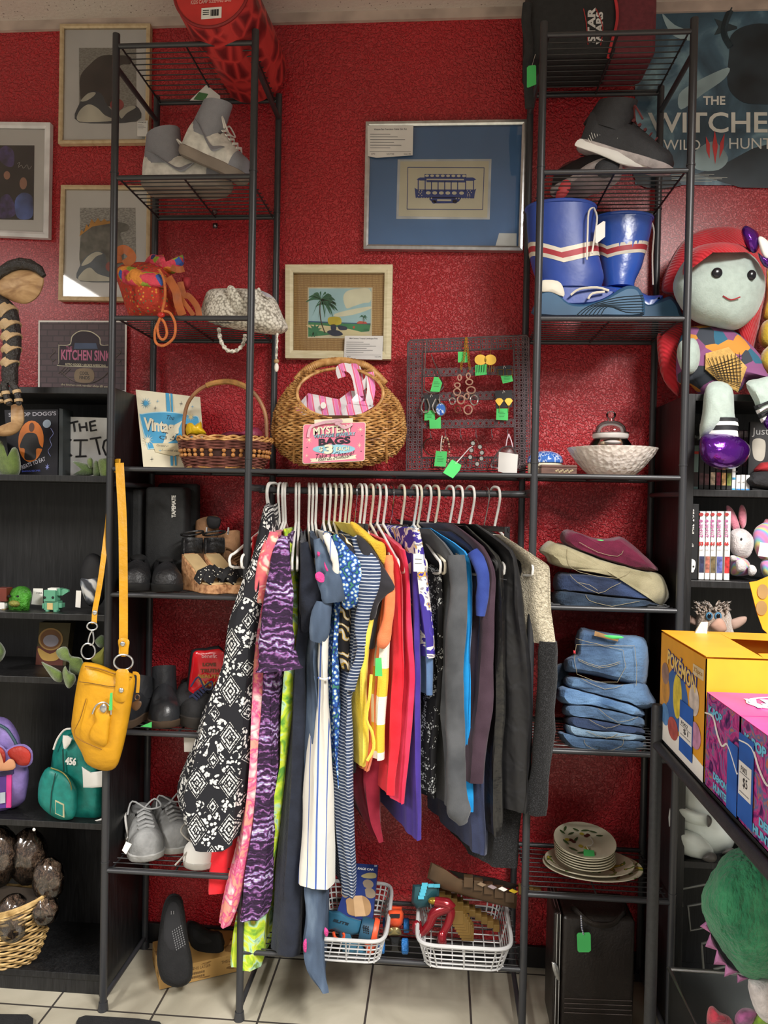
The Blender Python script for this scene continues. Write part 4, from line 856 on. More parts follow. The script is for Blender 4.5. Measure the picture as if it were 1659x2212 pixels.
# --- large egg basket
a = F3; Yb = .145
TB = [(782, 716, 752), (790, 690, 782), (800, 655, 800), (817, 642, 815), (840, 619, 837), (867, 601, 862), (893, 591, 873), (930, 586, 878), (957, 590, 873), (981, 608, 856), (1002, 640, 815), (1010, 680, 770)]
t = thing('wicker_basket', 'large round honey wicker egg basket with a pink price sign on its front', 'basket', on(735, Yb, z4))
def dep(y): return .012+.088*max(0, math.sin(PI*min(1, max(0, (y-785)/250))**.9))**.8
def holex(y):
    d = (y-850)/53
    return None if abs(d) >= 1 else 92*math.sqrt(1-d*d)
m = MB(); Ro = random.Random(3)
ys = [1008-i*4.6 for i in range(47)]
for j, y in enumerate(ys):
    l, r = interp(TB, y); cx = (l+r)/2; hw = (r-l)/2*.985; d = dep(y); hx_ = holex(y)
    N_ = 120; runs = [[]]
    for i in range(N_+1):
        an = 2*PI*i/N_; x = cx+hw*math.cos(an)
        ok = hx_ is None or abs(x-735) > hx_ or False
        if y < 800: ok = False
        if not ok:
            if runs[-1]: runs.append([])
            continue
        am = .003*math.sin(i*PI/2.6+(j % 2)*PI)
        w = at(x, y, Yb+(d+am)*math.sin(an)); w = w+V((am*math.cos(an), 0, .0015*math.sin(i*1.7+j*2.2))); runs[-1].append(w)
    for q in runs:
        if len(q) > 2: m.tube(q, .0029, 5)
part(t, 'woven_body', m, WK)
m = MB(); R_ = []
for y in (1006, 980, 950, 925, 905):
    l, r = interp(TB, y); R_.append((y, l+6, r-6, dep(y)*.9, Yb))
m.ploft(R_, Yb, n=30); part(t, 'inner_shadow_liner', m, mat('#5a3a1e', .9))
for sgn in (-1, 1):
    m = MB(); m.tube([at(735+93*math.cos(k*PI/16), 850+54*math.sin(k*PI/16), Yb+sgn*dep(850+54*math.sin(k*PI/16))*.75) for k in range(32)], .0042, 7, True); part(t, 'opening_rim', m, WK)
m = MB(); q = cr([at(x, y, Yb) for x, y in ((640, 822), (662, 800), (690, 786), (735, 780), (780, 787), (806, 802), (832, 830))], 14, False)
m.tube(q, [.0105+.0012*(i % 2) for i in range(len(q))], 10); part(t, 'wrapped_handle', m, WK)
for k in range(5):
    m = MB(); m.tube([at(600+270*(k+.5)/5+(8 if k < 2 else -8), y, Yb-dep(y)*math.sqrt(max(0.05, 1-((600+270*(k+.5)/5-735)/145)**2))-.002) for y in (912, 940, 970, 1000)], .003, 5); part(t, 'stake', m, WK)
# striped ribbon bag
PKS = NT('pink_striped_paper', rough=.4); w = PKS.n('ShaderNodeTexWave', {'Vector': PKS.co(rot=(0, .25, 0)), 'Scale': 9, 'Distortion': 1.2}, bands_direction='X').outputs[1]
PKS.col(PKS.ramp(w, [(0, '#d8d3d6'), (.4, '#dcd6d9'), (.45, '#d96a9a'), (.6, '#e05a68'), (.75, '#d8a8c4'), (.85, '#e07ab4'), (1, '#d8d3d6')], True)); PKS = PKS.m
t = thing('gift_bag', 'pink striped paper gift bag with a ribbon bow inside the large wicker basket', 'gift bag', on(735, Yb, z4+.06))
def sheet(pts, Y, th=.0015, nm='panel', mm=None, ys=None):
    m = MB(); m.prism([at(p[0], p[1], p[2] if len(p) > 2 else Y) for p in pts], (0, th, 0)); return part(t, nm, m, mm or PKS, smooth=False)
sheet(a([(380, 590, .11), (510, 440, .12), (515, 690, .09), (420, 680, .09)]), .1); sheet(a([(515, 435, .11), (835, 500, .09), (880, 690, .09), (510, 700, .1)]), .1)
sheet(a([(840, 500, .13), (960, 410, .14), (1110, 420, .12), (1210, 570, .11), (1100, 640, .1), (870, 700, .1)]), .12); sheet(a([(870, 620, .09), (940, 545, .085), (1100, 560, .085), (1200, 580, .09), (1080, 650, .085), (880, 690, .085)]), .09)
for pts in ([(870, 270, .11), (850, 180, .1), (930, 165, .1), (1010, 240, .1), (1060, 470, .11)], [(1060, 470, .1), (1000, 560, .09), (1160, 560, .09)], [(1060, 380, .11), (1150, 300, .11), (1165, 220, .11), (1180, 400, .1), (1150, 560, .1)], [(940, 170, .12), (1030, 180, .12), (1060, 350, .12), (1090, 440, .12)]): strap(a(pts), .022, .0015, PKS, 'ribbon', t)
m = MB(); m.prism([at(x, y, .088) for x, y in [(a([(675, 565)])[0][0]+6*math.cos(k*PI/8), a([(675, 565)])[0][1]+7*math.sin(k*PI/8)) for k in range(16)]], (0, .0006, 0)); part(t, 'sticker', m, WHT)
# pink sign
P = ppan(a([(462, 765), (1122, 738), (1112, 1150), (455, 1182)]), .028)
t = thing('price_sign', 'pink mystery jewelry bags price sign tied to the front of the large basket', 'sign', P(.5, 1))
m = MB(); cc = []
for (u, v), a0 in (((.96, .06), -PI/2), ((.96, .94), 0), ((.04, .94), PI/2), ((.04, .06), PI)): cc += [(u+.04*math.cos(a0+k*PI/8), v+.06*math.sin(a0+k*PI/8)) for k in range(5)]
P.poly(m, cc, 0, th=.003); part(t, 'board_edge', m, CREAM, smooth=False)
m = MB(); P.poly(m, [(.5+(p[0]-.5)*.985, .5+(p[1]-.5)*.975) for p in cc], .0006); part(t, 'board', m, mat('#e07a96', .5, var=.05), smooth=False); P.z0 = .001
PD = mat('#4a2a3a', .6); PB = mat('#8fc4d4', .5)
draw(t, P, 'lettering_shadow', PD, ('text', 'MYSTERY', *a([(784, 826)])[0], 86, 17, -.04, .04), ('text', 'VINTAGE JEWELRY', *a([(798, 888)])[0], 91, 10, -.03, .04)); P.z0 = .0013
draw(t, P, 'lettering', CREAM, ('text', 'MYSTERY', *a([(778, 820)])[0], 86, 17, -.04, .03), off=.0015); draw(t, P, 'lettering', PB, ('text', 'VINTAGE JEWELRY', *a([(794, 883)])[0], 91, 9, -.03, .02), off=.0015)
draw(t, P, 'lettering', mat('#2a2430', .6), ('text', 'BAGS', *a([(795, 944)])[0], 69, 16, -.04, .05), ('text', 'Take a Chance!', *a([(795, 1090)])[0], 84, 12, -.05, 0, .3), off=.0016)
draw(t, P, 'oval', PB, ('disc', *a([(788, 1028)])[0], 46, 10.5), off=.0012)
draw(t, P, 'lettering_shadow', PD, ('text', '$', *a([(656, 1034)])[0], 8, 11, 0, .04), ('text', '3', *a([(738, 1033)])[0], 19, 21, 0, .06), ('text', 'EACH', *a([(884, 1028)])[0], 28, 9, -.03, .03), off=.0014)
draw(t, P, 'lettering', CREAM, ('text', '$', *a([(652, 1029)])[0], 8, 11, 0, .03), ('text', '3', *a([(732, 1028)])[0], 19, 21, 0, .05), ('text', 'EACH', *a([(881, 1025)])[0], 28, 9, -.03, .02), off=.0017)
draw(t, P, 'banner', CREAM, a([(532, 1128), (1030, 1090), (1015, 1110), (1028, 1132), (540, 1165), (552, 1146)]), off=.0012); draw(t, P, 'lettering', PD, ('text', 'EVERY BAG IS DIFFERENT', *a([(790, 1130)])[0], 68, 4, -.06, .02), off=.0016)
for q in ((528, 930, 9), (1068, 820, 8), (1058, 990, 7), (502, 1095, 5)): draw(t, P, 'star', CREAM, ('star', *a([q[:2]])[0], q[2], q[2], 8, .15), off=.0012)
draw(t, P, 'dots', INK, *[('disc', *a([q])[0], 1, 1.2) for q in ((520, 822), (1084, 886), (505, 1008), (1076, 1054))], off=.0013)
m = MB(); m.prism([at(x, y, .033) for x, y in a([(580, 716), (985, 698), (988, 745), (582, 760)])], (0, .002, 0)); part(t, 'hanging_tab', m, CREAM, smooth=False)
for pts in ([(690, 745, .02), (620, 760, .02), (540, 800, .022), (515, 900, .024)], [(600, 770, .021), (700, 740, .02), (800, 740, .02), (900, 800, .022), (980, 760, .022)], [(760, 738, .019), (820, 720, .018), (870, 730, .019), (800, 760, .02)]): strap(a(pts), .007, .001, mat('#ddb0bd', .4), 'ribbon', t)
# ================================================================ jewellery panel
a = E7; Yj = .235
P = ppan(a([(163, 185), (1515, 125), (1535, 1640), (143, 1640)]), Yj)
t = thing('jewelry_display', 'dark pierced metal frame with crossbars for hanging jewelry, leaning on the wall', 'jewelry rack', P(.5, 1))
IRON = mat('#65565a', .5, .2, 200, name='dark_iron')
Wp = 0
def lattice(u0, v0, u1, v1, nu, nv):
    m = MB(); du, dv = (u1-u0)/nu, (v1-v0)/nv
    for i in range(nu):
        for j in range(nv):
            cu, cv = u0+du*(i+.5), v0+dv*(j+.5)
            m.tube([P(cu+du*.36*math.cos(k*PI/4), cv+dv*.36*math.sin(k*PI/4)) for k in range(8)], .0018, 4, True)
            for sx, sy in ((1, 1), (1, -1)):
                m.tube([P(cu-du*.5*sx, cv-dv*.5*sy), P(cu-du*.24*sx, cv-dv*.24*sy)], .0019, 4); m.tube([P(cu+du*.5*sx, cv+dv*.5*sy), P(cu+du*.24*sx, cv+dv*.24*sy)], .0019, 4)
    return part(t, 'pierced_band', m, IRON)
lattice(.01, .01, .125, .99, 3, 26); lattice(.875, .01, .99, .99, 3, 26); lattice(.125, .01, .875, .095, 17, 2); lattice(.125, .90, .875, .985, 17, 2)
for q in ([(0.02, 0), (.98, 0), (1, .02), (1, 1), (0, 1), (0, .02)], [(.125, .095), (.875, .095), (.875, .9), (.125, .9)]):
    m = MB(); m.tube([P(*p) for p in q], .0028, 4, True); part(t, 'border_rod', m, IRON)
for v0, v1 in ((.215, .28), (.40, .465), (.61, .675)):
    m = MB(); P.line(m, [(.125, v1), (.875, v1)], .0018, 0); P.line(m, [(.125, v0+.01), (.875, v0+.01)], .001, 0)
    for k in range(15):
        cu = .15+.05*k
        for rr in (.024, .014): m.tube([P(cu+rr*math.cos(i*PI/6), (v0+v1)/2+.002+rr*1.15*math.sin(i*PI/6)) for i in range(12)], .0017, 4, True)
    part(t, 'crossbar', m, IRON)
for x in (412, 580, 750, 925, 1100, 1280): m = MB(); m.ptube(a([(x, 1180, .232), (x-2, 1215, .225), (x+3, 1260, .222), (x+8, 1275, .216), (x+10, 1245, .214)]), 0, .0011, 5, sm=2); part(t, 'hook', m, IRON)
GOLD = mat('#d8b04e', .5, metal=1, name='gold'); SIL = mat('#c9c6c4', .25, metal=1, name='silver_metal'); BRZ = mat('#c09a86', .4, metal=.6, name='bronze')
def gtag(tt, pts, Y, lines_=True, rot=0):
    m = MB(); m.prism([at(x, y, Y) for x, y in pts], (0, .0007, 0)); g = part(tt, 'price_tag', m, GREEN, smooth=False)
    if lines_:
        x0 = sum(p[0] for p in pts)/len(pts); y0 = sum(p[1] for p in pts)/len(pts); w = (max(p[0] for p in pts)-min(p[0] for p in pts))*.28; m = MB()
        for k in range(4): m.prect(x0-w, y0-5+3.2*k, x0+w*(.4+.6*((k*3) % 4)/4), y0-4.4+3.2*k, Y-.0004, .0003)
        part(tt, 'tag_writing', m, mat('#2a5a34', .7), smooth=False)
    return g
Yq = .222
def jew(nm, lab, px, py, cat='jewelry'): q = a([(px, py)])[0]; return thing(nm, lab, cat, at(q[0], q[1], Yq))
t = jew('necklace', 'thin chain necklace with a curved bar pendant at the panel\'s upper left', 370, 780)
m = MB(); m.ptube(a([(370, 175), (360, 300), (350, 500), (345, 730), (400, 770), (500, 745), (560, 690), (520, 590), (490, 500), (450, 420), (425, 340)]), Yq, .0015, 5); part(t, 'chain', m, SIL)
m = MB(); m.ptube(a([(345, 735), (400, 768), (470, 770), (530, 740), (560, 700)]), Yq-.001, .002, 5, sm=3); part(t, 'pendant', m, mat('#7d7672', .4, metal=.6))
gtag(t, a([(455, 590), (505, 595), (545, 660), (515, 760), (412, 755)]), Yq-.004)
t = jew('necklace', 'rose gold necklace of large oval links hanging at the panel\'s centre', 790, 1010)
for s_ in (-1, 1):
    m = MB()
    for k in range(12):
        q = a([(815+s_*(3+k*3.2+(20 if s_ < 0 and k > 8 else 0)), 165+k*30)])[0]; m.tube([at(q[0]+1.8*math.cos(i*PI/4), q[1]+3.4*math.sin(i*PI/4), Yq-.0015*(k % 2)) for i in range(8)], .0010, 4, True)
    part(t, 'chain', m, GOLD)
for (x, y, rx, ry, r_, mm, an) in ((740, 600, 22, 34, 0, BRZ, 0), (715, 685, 34, 28, 0, BRZ, 0), (712, 760, 42, 42, 0, BRZ, .6), (660, 862, 36, 40, 0, SIL, 0), (755, 848, 44, 50, 0, BRZ, 0), (720, 955, 36, 44, 0, mat('#7d4a3a', .4, metal=.8), 0), (835, 960, 50, 56, 0, BRZ, 0), (905, 850, 48, 62, 0, SIL, 0), (868, 740, 52, 42, 0, BRZ, 0), (848, 650, 42, 34, 0, BRZ, 0), (838, 580, 24, 34, 0, BRZ, 0), (820, 810, 28, 34, 0, BRZ, 0)):
    m = MB(); q = a([(x, y)])[0]; m.tube([at(q[0]+(rx*math.cos(i*PI/9)*math.cos(an)-ry*math.sin(i*PI/9)*math.sin(an))/5.184*.9, q[1]+(rx*math.cos(i*PI/9)*math.sin(an)+ry*math.sin(i*PI/9)*math.cos(an))/5.184*.9, Yq) for i in range(18)], .0021, 6, True); part(t, 'oval_link', m, mm)
gtag(t, a([(722, 310), (825, 310), (830, 430), (722, 430)]), Yq+.006, False)
t = jew('earring_pair', 'gold hammered disc earrings over a green tag at the panel\'s upper right', 1010, 560)
for (x, y) in ((975, 400), (1085, 400)):
    m = MB(); q = a([(x, y)])[0]; m.prism([at(q[0]+13*math.cos(k*PI/10), q[1]+11.5*math.sin(k*PI/10), Yq) for k in range(20)], (0, .0015, 0)); part(t, 'disc', m, GOLD)
    m = MB(); [m.ptube([(q[0]-7+k*5, q[1]+11), (q[0]-8+k*5, q[1]+27)], Yq-.003, .0007, 4) for k in range(4)]; part(t, 'fringe', m, INK if x < 1000 else GOLD)
    m = MB(); m.ptube([(q[0], q[1]-11), (q[0]+1, q[1]-23)], Yq, .0006, 4); part(t, 'ear_wire', m, GOLD)
gtag(t, a([(915, 460), (1045, 450), (1045, 565), (915, 580)]), Yq+.001, False)
def ecard(lab, pts, mk, tag):
    t = jew('earring_card', lab, sum(p[0] for p in pts)/4, pts[2][1]); m = MB(); m.prism([at(x, y, Yq) for x, y in a(pts)], (0, .001, 0)); part(t, 'card', m, INK, smooth=False)
    m = MB(); x = (pts[0][0]+pts[1][0])/2; m.ptube(a([(x-10, pts[0][1]+30, Yq-.001), (x, pts[0][1]-4, Yq-.002), (x+15, pts[0][1]+20, Yq-.001)]), 0, .0007, 4); part(t, 'hang_hole', m, WHT)
    for mm in mk: part(t, 'earring', mm[0], mm[1])
    if tag: gtag(t, a(tag), Yq-.003 if len(tag) > 4 else Yq+.002)
    return t
mk = []
for x in (1200, 1300):
    m = MB(); q = a([(x, 540)])[0]; m.tube([at(q[0]+dx, q[1]+dy, Yq-.003) for dx, dy in ((-6, -6), (6, -6), (5.5, 7), (-5.5, 7))], .0009, 4, True); mk.append((m, GOLD))
ecard('black card with gold square earrings, at the panel\'s right above a green tag', [(1170, 470), (1310, 460), (1315, 570), (1175, 575)], mk, [(1200, 580), (1325, 570), (1340, 640), (1225, 668)])
mk = []
for x in (355, 485):
    m = MB(); m.ptube(a([(x-10, 838), (x-48, 930), (x-30, 980), (x, 985), (x+35, 975), (x+45, 920), (x+20, 838)]), Yq-.004, .0024, 6, sm=3); mk.append((m, SIL))
ecard('black card with silver horseshoe earrings, at the panel\'s left', [(340, 790), (505, 785), (510, 960), (350, 965)], mk, [(350, 965), (465, 965), (465, 1075), (345, 1080)])
mk = []
for x in (1185, 1290):
    m = MB(); q = a([(x, 870)])[0]; m.prism([at(q[0]+dx, q[1]+dy, Yq-.003) for dx, dy in ((-9, -2), (-5, -7), (0, -8), (5, -7), (9, -2), (2, 8), (-2, 8))], (0, .001, 0)); mk.append((m, GOLD)); m = MB(); m.ptube([(q[0], q[1]+8), (q[0]+.5, q[1]+22)], Yq-.003, .0008, 4); mk.append((m, GOLD))
ecard('black card with gold fan earrings, at the panel\'s right below the square ones', [(1140, 745), (1325, 738), (1330, 930), (1145, 945)], mk, [(1155, 945), (1285, 945), (1282, 1078), (1150, 1072)])
t = jew('pendant', 'blue and white cameo pendant with a green tag, overlapping the horseshoe earrings', 530, 1170)
m = MB(); q = a([(530, 955)])[0]; m.tube([at(q[0]+11*math.cos(k*PI/10), q[1]+14*math.sin(k*PI/10), Yq-.008) for k in range(20)], .0014, 5, True); part(t, 'rim', m, SIL); m = MB(); m.pdisc(q[0], q[1], 10.5, 13.5, Yq-.008, .001); part(t, 'cameo', m, POR)
m = MB(); m.ptube(a([(525, 880), (515, 820), (545, 790)]), Yq-.006, .0012, 5); part(t, 'bail', m, SIL)
gtag(t, a([(400, 1050), (470, 1075), (530, 1030), (532, 1170), (405, 1172)]), Yq-.006, False)
t = jew('bangle', 'thin dark metal open bangle on the panel\'s leftmost hook', 400, 1470); m = MB(); m.ptube(a([(435, 1280), (380, 1290), (340, 1340), (345, 1410), (390, 1460), (450, 1470)]), .214, .0014, 5, sm=3); part(t, 'band', m, mat('#5a4a40', .35, metal=.8))
t = jew('bead_bracelet', 'brown and white bead bracelet with a green tag on the second hook', 590, 1590)
for k in range(30):
    an = -PI/2+2*PI*k/30; q = a([(585+40*math.cos(an), 1420+150*math.sin(an))])[0]; m = MB(); m.ell(at(q[0], q[1], .214), (.0032, .0032, .003), n=8, m=6); part(t, 'bead', m, mat(['#a87a62', '#4a3830', '#c2a48c'][k % 3], .5))
gtag(t, a([(475, 1420), (602, 1428), (585, 1598), (455, 1592)]), .206); m = MB(); m.ptube(a([(545, 1250, .21), (532, 1340, .206), (528, 1430, .205)]), 0, .0015, 5); part(t, 'tag_string', m, STRING)
t = jew('crystal_earrings', 'round crystal drop earrings on the fourth hook, tied to a green tag', 930, 1600)
for (x, y) in ((890, 1335), (872, 1412), (860, 1490), (968, 1375), (990, 1440), (985, 1505), (938, 1565)):
    m = MB(); q = a([(x, y)])[0]; m.pdisc(q[0], q[1], 4.6, 4.8, .212, .003, 12); part(t, 'crystal', m, mat('#cfcdc8', .15, metal=.5)); m = MB(); m.tube([at(q[0]+5*math.cos(k*PI/5), q[1]+5.2*math.sin(k*PI/5), .211) for k in range(10)], .0009, 4, True); part(t, 'setting', m, mat('#5c564e', .4, metal=.8))
m = MB(); m.ptube(a([(915, 1290), (890, 1335), (872, 1412), (860, 1490)]), .213, .0006, 4); m2 = MB(); m2.ptube(a([(930, 1290), (968, 1375), (990, 1440), (985, 1505), (938, 1565)]), .213, .0006, 4); part(t, 'chain', m, BRZ); part(t, 'chain', m2, BRZ)
gtag(t, a([(655, 1515), (760, 1580), (740, 1640), (665, 1728), (555, 1665), (590, 1610)]), -.012, False); m = MB(); m.ptube(a([(698, 1560, -.012), (780, 1470, .1), (850, 1390, .205), (885, 1370, .212)]), 0, .0016, 5); part(t, 'tag_string', m, mat('#e0d3d3', .8))
t = jew('jewelry_pouch', 'clear organza pouch of cards on the panel\'s rightmost hook', 1260, 1620)
m = MB(); m.puff(a([(1240, 1370), (1330, 1370), (1400, 1480), (1390, 1610), (1100, 1610), (1120, 1500), (1190, 1400)]), .2, .014, 3, 4); part(t, 'pouch', m, glass_mat('organza', tint='#e8e2e4', mixf=.02, gloss_rough=.4))
m = MB(); m.prism([at(x, y, .183) for x, y in a([(1180, 1430), (1395, 1460), (1380, 1700), (1170, 1650)])], (0, .002, 0)); part(t, 'card', m, PAPER, smooth=False)
m = MB(); m.ptube(a([(1290, 1230), (1270, 1300), (1260, 1370)]), .205, .0016, 5); m.ptube(a([(1290, 1230), (1320, 1310), (1340, 1400)]), .205, .0016, 5); part(t, 'ribbon', m, mat('#dfc8d2', .6))
# ================================================================ clothes: fabrics
def fab(name, c1, c2=None, rough=.9, bs=500, st=.2, sheen=.15, **kw):
    n = NT(name, rough=rough, sheen=sheen, spec=kw.get('spec', .2), metal=0)
    n.col(n.mix(n.ramp(n.noise(kw.get('cs', 20), 3), [(.35, '#000000'), (.65, '#ffffff')]), c1, c2 or c1))
    n.bump(n.ma('ADD', n.ma('MULTIPLY', n.noise(bs, 2), .5), n.ma('MULTIPLY', n.noise(18, 2), kw.get('wr', 1.5))), st, .006); return n.m
n = NT('bandana_print', rough=.85); xyz = n.n('ShaderNodeSeparateXYZ', {0: n.co()})
def fr(s, k, o): return n.ma('ABSOLUTE', n.ma('SUBTRACT', n.ma('FRACT', n.ma('ADD', n.ma('MULTIPLY', s, k), o)), .5))
u_, v_ = fr(xyz.outputs[0], 1/.082, 10.3), fr(xyz.outputs[2], 1/.118, 10.1); dd = n.ma('ADD', u_, v_)
u2, v2 = fr(xyz.outputs[0], 1/.082, 10.8), fr(xyz.outputs[2], 1/.118, 10.6); d2 = n.ma('ADD', u2, v2)
dm = n.ma('MINIMUM', dd, n.ma('ADD', d2, .16)); vv = n.vor(230); ring = n.ma('GREATER_THAN', n.ma('SINE', n.ma('MULTIPLY', dm, 58)), -.15)
wh = n.ma('MULTIPLY', n.ma('LESS_THAN', dm, .34), n.ma('MULTIPLY', ring, n.ma('LESS_THAN', vv, .62)))
ot = n.ma('MULTIPLY', n.ma('GREATER_THAN', dm, .40), n.ma('MULTIPLY', n.ma('GREATER_THAN', n.noise(26, 1), .47), n.ma('LESS_THAN', n.vor(120), .5)))
n.col(n.mix(n.ma('MAXIMUM', wh, ot), '#1b1c22', '#d5d5d2')); BAND = n.m
n = NT('coral_floral', rough=.85); n.col(n.ramp(n.ma('ADD', n.noise(22, 2, dist=1), n.ma('MULTIPLY', n.vor(60), .15)), [(.42, '#ecd0b8'), (.5, '#e67a74'), (.62, '#d85a72'), (.72, '#f0c2b8')])); CORAL = n.m
n = NT('pink_tropical_floral', rough=.85); n.col(n.ramp(n.ma('ADD', n.noise(24, 3, dist=1.5), n.ma('MULTIPLY', n.vor(50), .2)), [(.42, '#eed9d2'), (.52, '#e89aa8'), (.62, '#d84c86'), (.72, '#ee9a88')])); PINKF = n.m
n = NT('purple_ikat', rough=.9); w = n.wave(18, 'Z', dist=9, dsc=2); x3 = n.n('ShaderNodeSeparateXYZ', {0: n.co()}); v_ = fr(x3.outputs[2], 1/.125, 10.42) if True else 0
g = n.ma('ADD', n.ma('MULTIPLY', w, .45), n.ma('MULTIPLY', n.noise(120, 3, n.co(sc_=(.35, 1, 1)), 2), .8))
g2 = n.ma('ADD', n.ma('MULTIPLY', n.ma('ADD', n.ma('MULTIPLY', v_, 2), 0), .32), n.ma('MULTIPLY', g, .9))
n.col(n.ramp(g2, [(.35, '#cfc6da'), (.45, '#8a84b8'), (.54, '#9a62a0'), (.66, '#4a2c56'), (.85, '#2c1a34')])); n.bump(n.noise(60, 2, n.co(sc_=(1, 1, 3))), .7, .008); PURP = n.m
n = NT('green_palm_print', rough=.85); n.col(n.ramp(n.noise(20, 3, dist=1.2), [(.35, '#5c9438'), (.45, '#a8c832'), (.52, '#c9d63c'), (.6, '#a9d2b4'), (.68, '#6f8f34'), (.75, '#c7a83c')])); GPALM = n.m
LACE = fab('navy_lace', '#1d212c', '#262b38', bs=160, st=.5)
n = NT('washed_denim', rough=.85); n.col(n.ramp(n.noise(9, 3, n.co(sc_=(2, 1, .6))), [(.35, '#2f3a4a'), (.55, '#48586e'), (.75, '#76889c')])); n.bump(n.noise(300), .2, .002); WDEN = n.m
def stripes(name, base, cols, scale, d='X', dist=0, co_rot=(0, 0, 0), thr=.5):
    n = NT(name, rough=.85); w = n.wave(scale, d, n.co(rot=co_rot), dist, dsc=1.5); n.col(n.ramp(w, cols, True)); n.bump(n.noise(30), .3, .004); return n.m
n = NT('white_blue_stripe', rough=.85); x4 = n.n('ShaderNodeSeparateXYZ', {0: n.co()}); f1 = n.ma('FRACT', n.ma('MULTIPLY', x4.outputs[0], 42)); f2 = n.ma('FRACT', n.ma('MULTIPLY', x4.outputs[0], 19.3))
n.col(n.mix(n.ma('MAXIMUM', n.ma('LESS_THAN', f1, .10), n.ma('LESS_THAN', f2, .09)), '#dcdad0', '#4a66ac')); n.bump(n.noise(40), .25, .005); WSTR = n.m
NSTR = stripes('navy_pinstripe', None, [(0, '#31405e'), (.78, '#b9bfc8')], 38, 'Z', .8)
n = NT('blue_daisy_print', rough=.85); n.col(n.ramp(n.vor(95), [(.16, '#e6e2c8'), (.26, '#8fb7d2'), (.38, '#2a55a0'), (.6, '#1c2f66'), (.75, '#3a7a6a')], True)); BDAI = n.m
n = NT('black_gold_swirl', rough=.85); n.col(n.ramp(n.wave(11, 'DIAGONAL', dist=6, dsc=1.2), [(0, '#201f24'), (.42, '#c9a23c'), (.52, '#ddd8cc'), (.8, '#c9a23c'), (.88, '#201f24')], True)); SWRL = n.m
BLKC = fab('black_jersey', '#1d1d20', '#26262a'); CHAR = fab('charcoal_jersey', '#29282c', '#323136')
YEL = fab('yellow_knit', '#e2c63e', '#ecd659', bs=260, st=.4); MUST = fab('mustard_crochet', '#d9b33c', '#c8a030', bs=200, st=.8)
ORG = fab('orange_knit', '#e8784a', '#ef8a5c', bs=300, st=.3)
n = NT('yellow_white_stripe', rough=.95); x5 = n.n('ShaderNodeSeparateXYZ', {0: n.co()}); n.col(n.mix(n.ma('GREATER_THAN', n.ma('FRACT', n.ma('ADD', n.ma('MULTIPLY', x5.outputs[2], 1/.142), .40)), .5), '#e9e2d2', '#e6be3c')); n.bump(n.noise(400), .4, .003); YST = n.m
REDS = fab('red_sweater', '#d01f2e', '#dc2b38'); CRIM = fab('crimson_sweater', '#d62a4c', '#e23a5c'); MAR = fab('maroon_cotton', '#7d1a2c', '#8f2436', wr=3)
PUR = fab('purple_knit', '#3c2a80', '#47338e'); REDM = fab('red_mesh', '#d8222c', '#e8343c')
n = NT('purple_lily_print', rough=.8); n.col(n.ramp(n.noise(20, 2, dist=1.6), [(.38, '#3a2c88'), (.5, '#40319a'), (.53, '#d8d2cc'), (.62, '#8d8894'), (.66, '#c89a3c'), (.70, '#40319a')], True)); PLIL = n.m
DENM = fab('blue_denim', '#4a648c', '#5a769e', bs=500)
n = NT('black_white_floral', rough=.85); n.col(n.mix(n.ma('MULTIPLY', n.ma('GREATER_THAN', n.noise(30, 2, dist=1), .5), n.ma('LESS_THAN', n.vor(190), .45)), '#18181b', '#b8bcbc')); BWF = n.m
GDEN = fab('grey_denim', '#3f4144', '#56585b', cs=12); BRB = fab('bright_blue', '#0f7fc4', '#1a90d4', rough=.6); NVB = fab('navy_blue_jersey', '#2b3c80', '#35488f'); NVD = fab('dark_navy_heather', '#2e3550', '#3a4260', bs=700, st=.4)
PLUM = fab('plum_wool', '#3c2c36', '#463540'); LEAT = NT('black_leather', rough=.28, spec=.6); LEAT.col('#141415'); LEAT.bump(LEAT.noise(26, 3), .5, .01); LEAT = LEAT.m
NYL = NT('black_nylon', rough=.5, spec=.4); NYL.col('#1a1a1c'); NYL.bump(NYL.noise(16, 2, dist=.5), .6, .015); NYL = NYL.m
n = NT('beige_fleece', rough=1, sheen=.5); n.col(n.ramp(n.noise(160, 3), [(.3, '#8f8671'), (.5, '#b8ae96'), (.7, '#cdc4ad')])); n.bump(n.noise(260, 3), 1., .006); BFL = n.m
n = NT('black_tweed', rough=1, sheen=.1); n.col(n.ramp(n.noise(420, 2), [(.5, '#0e0e0f'), (.66, '#303032')])); n.bump(n.noise(300), .7, .004); TWD = n.m
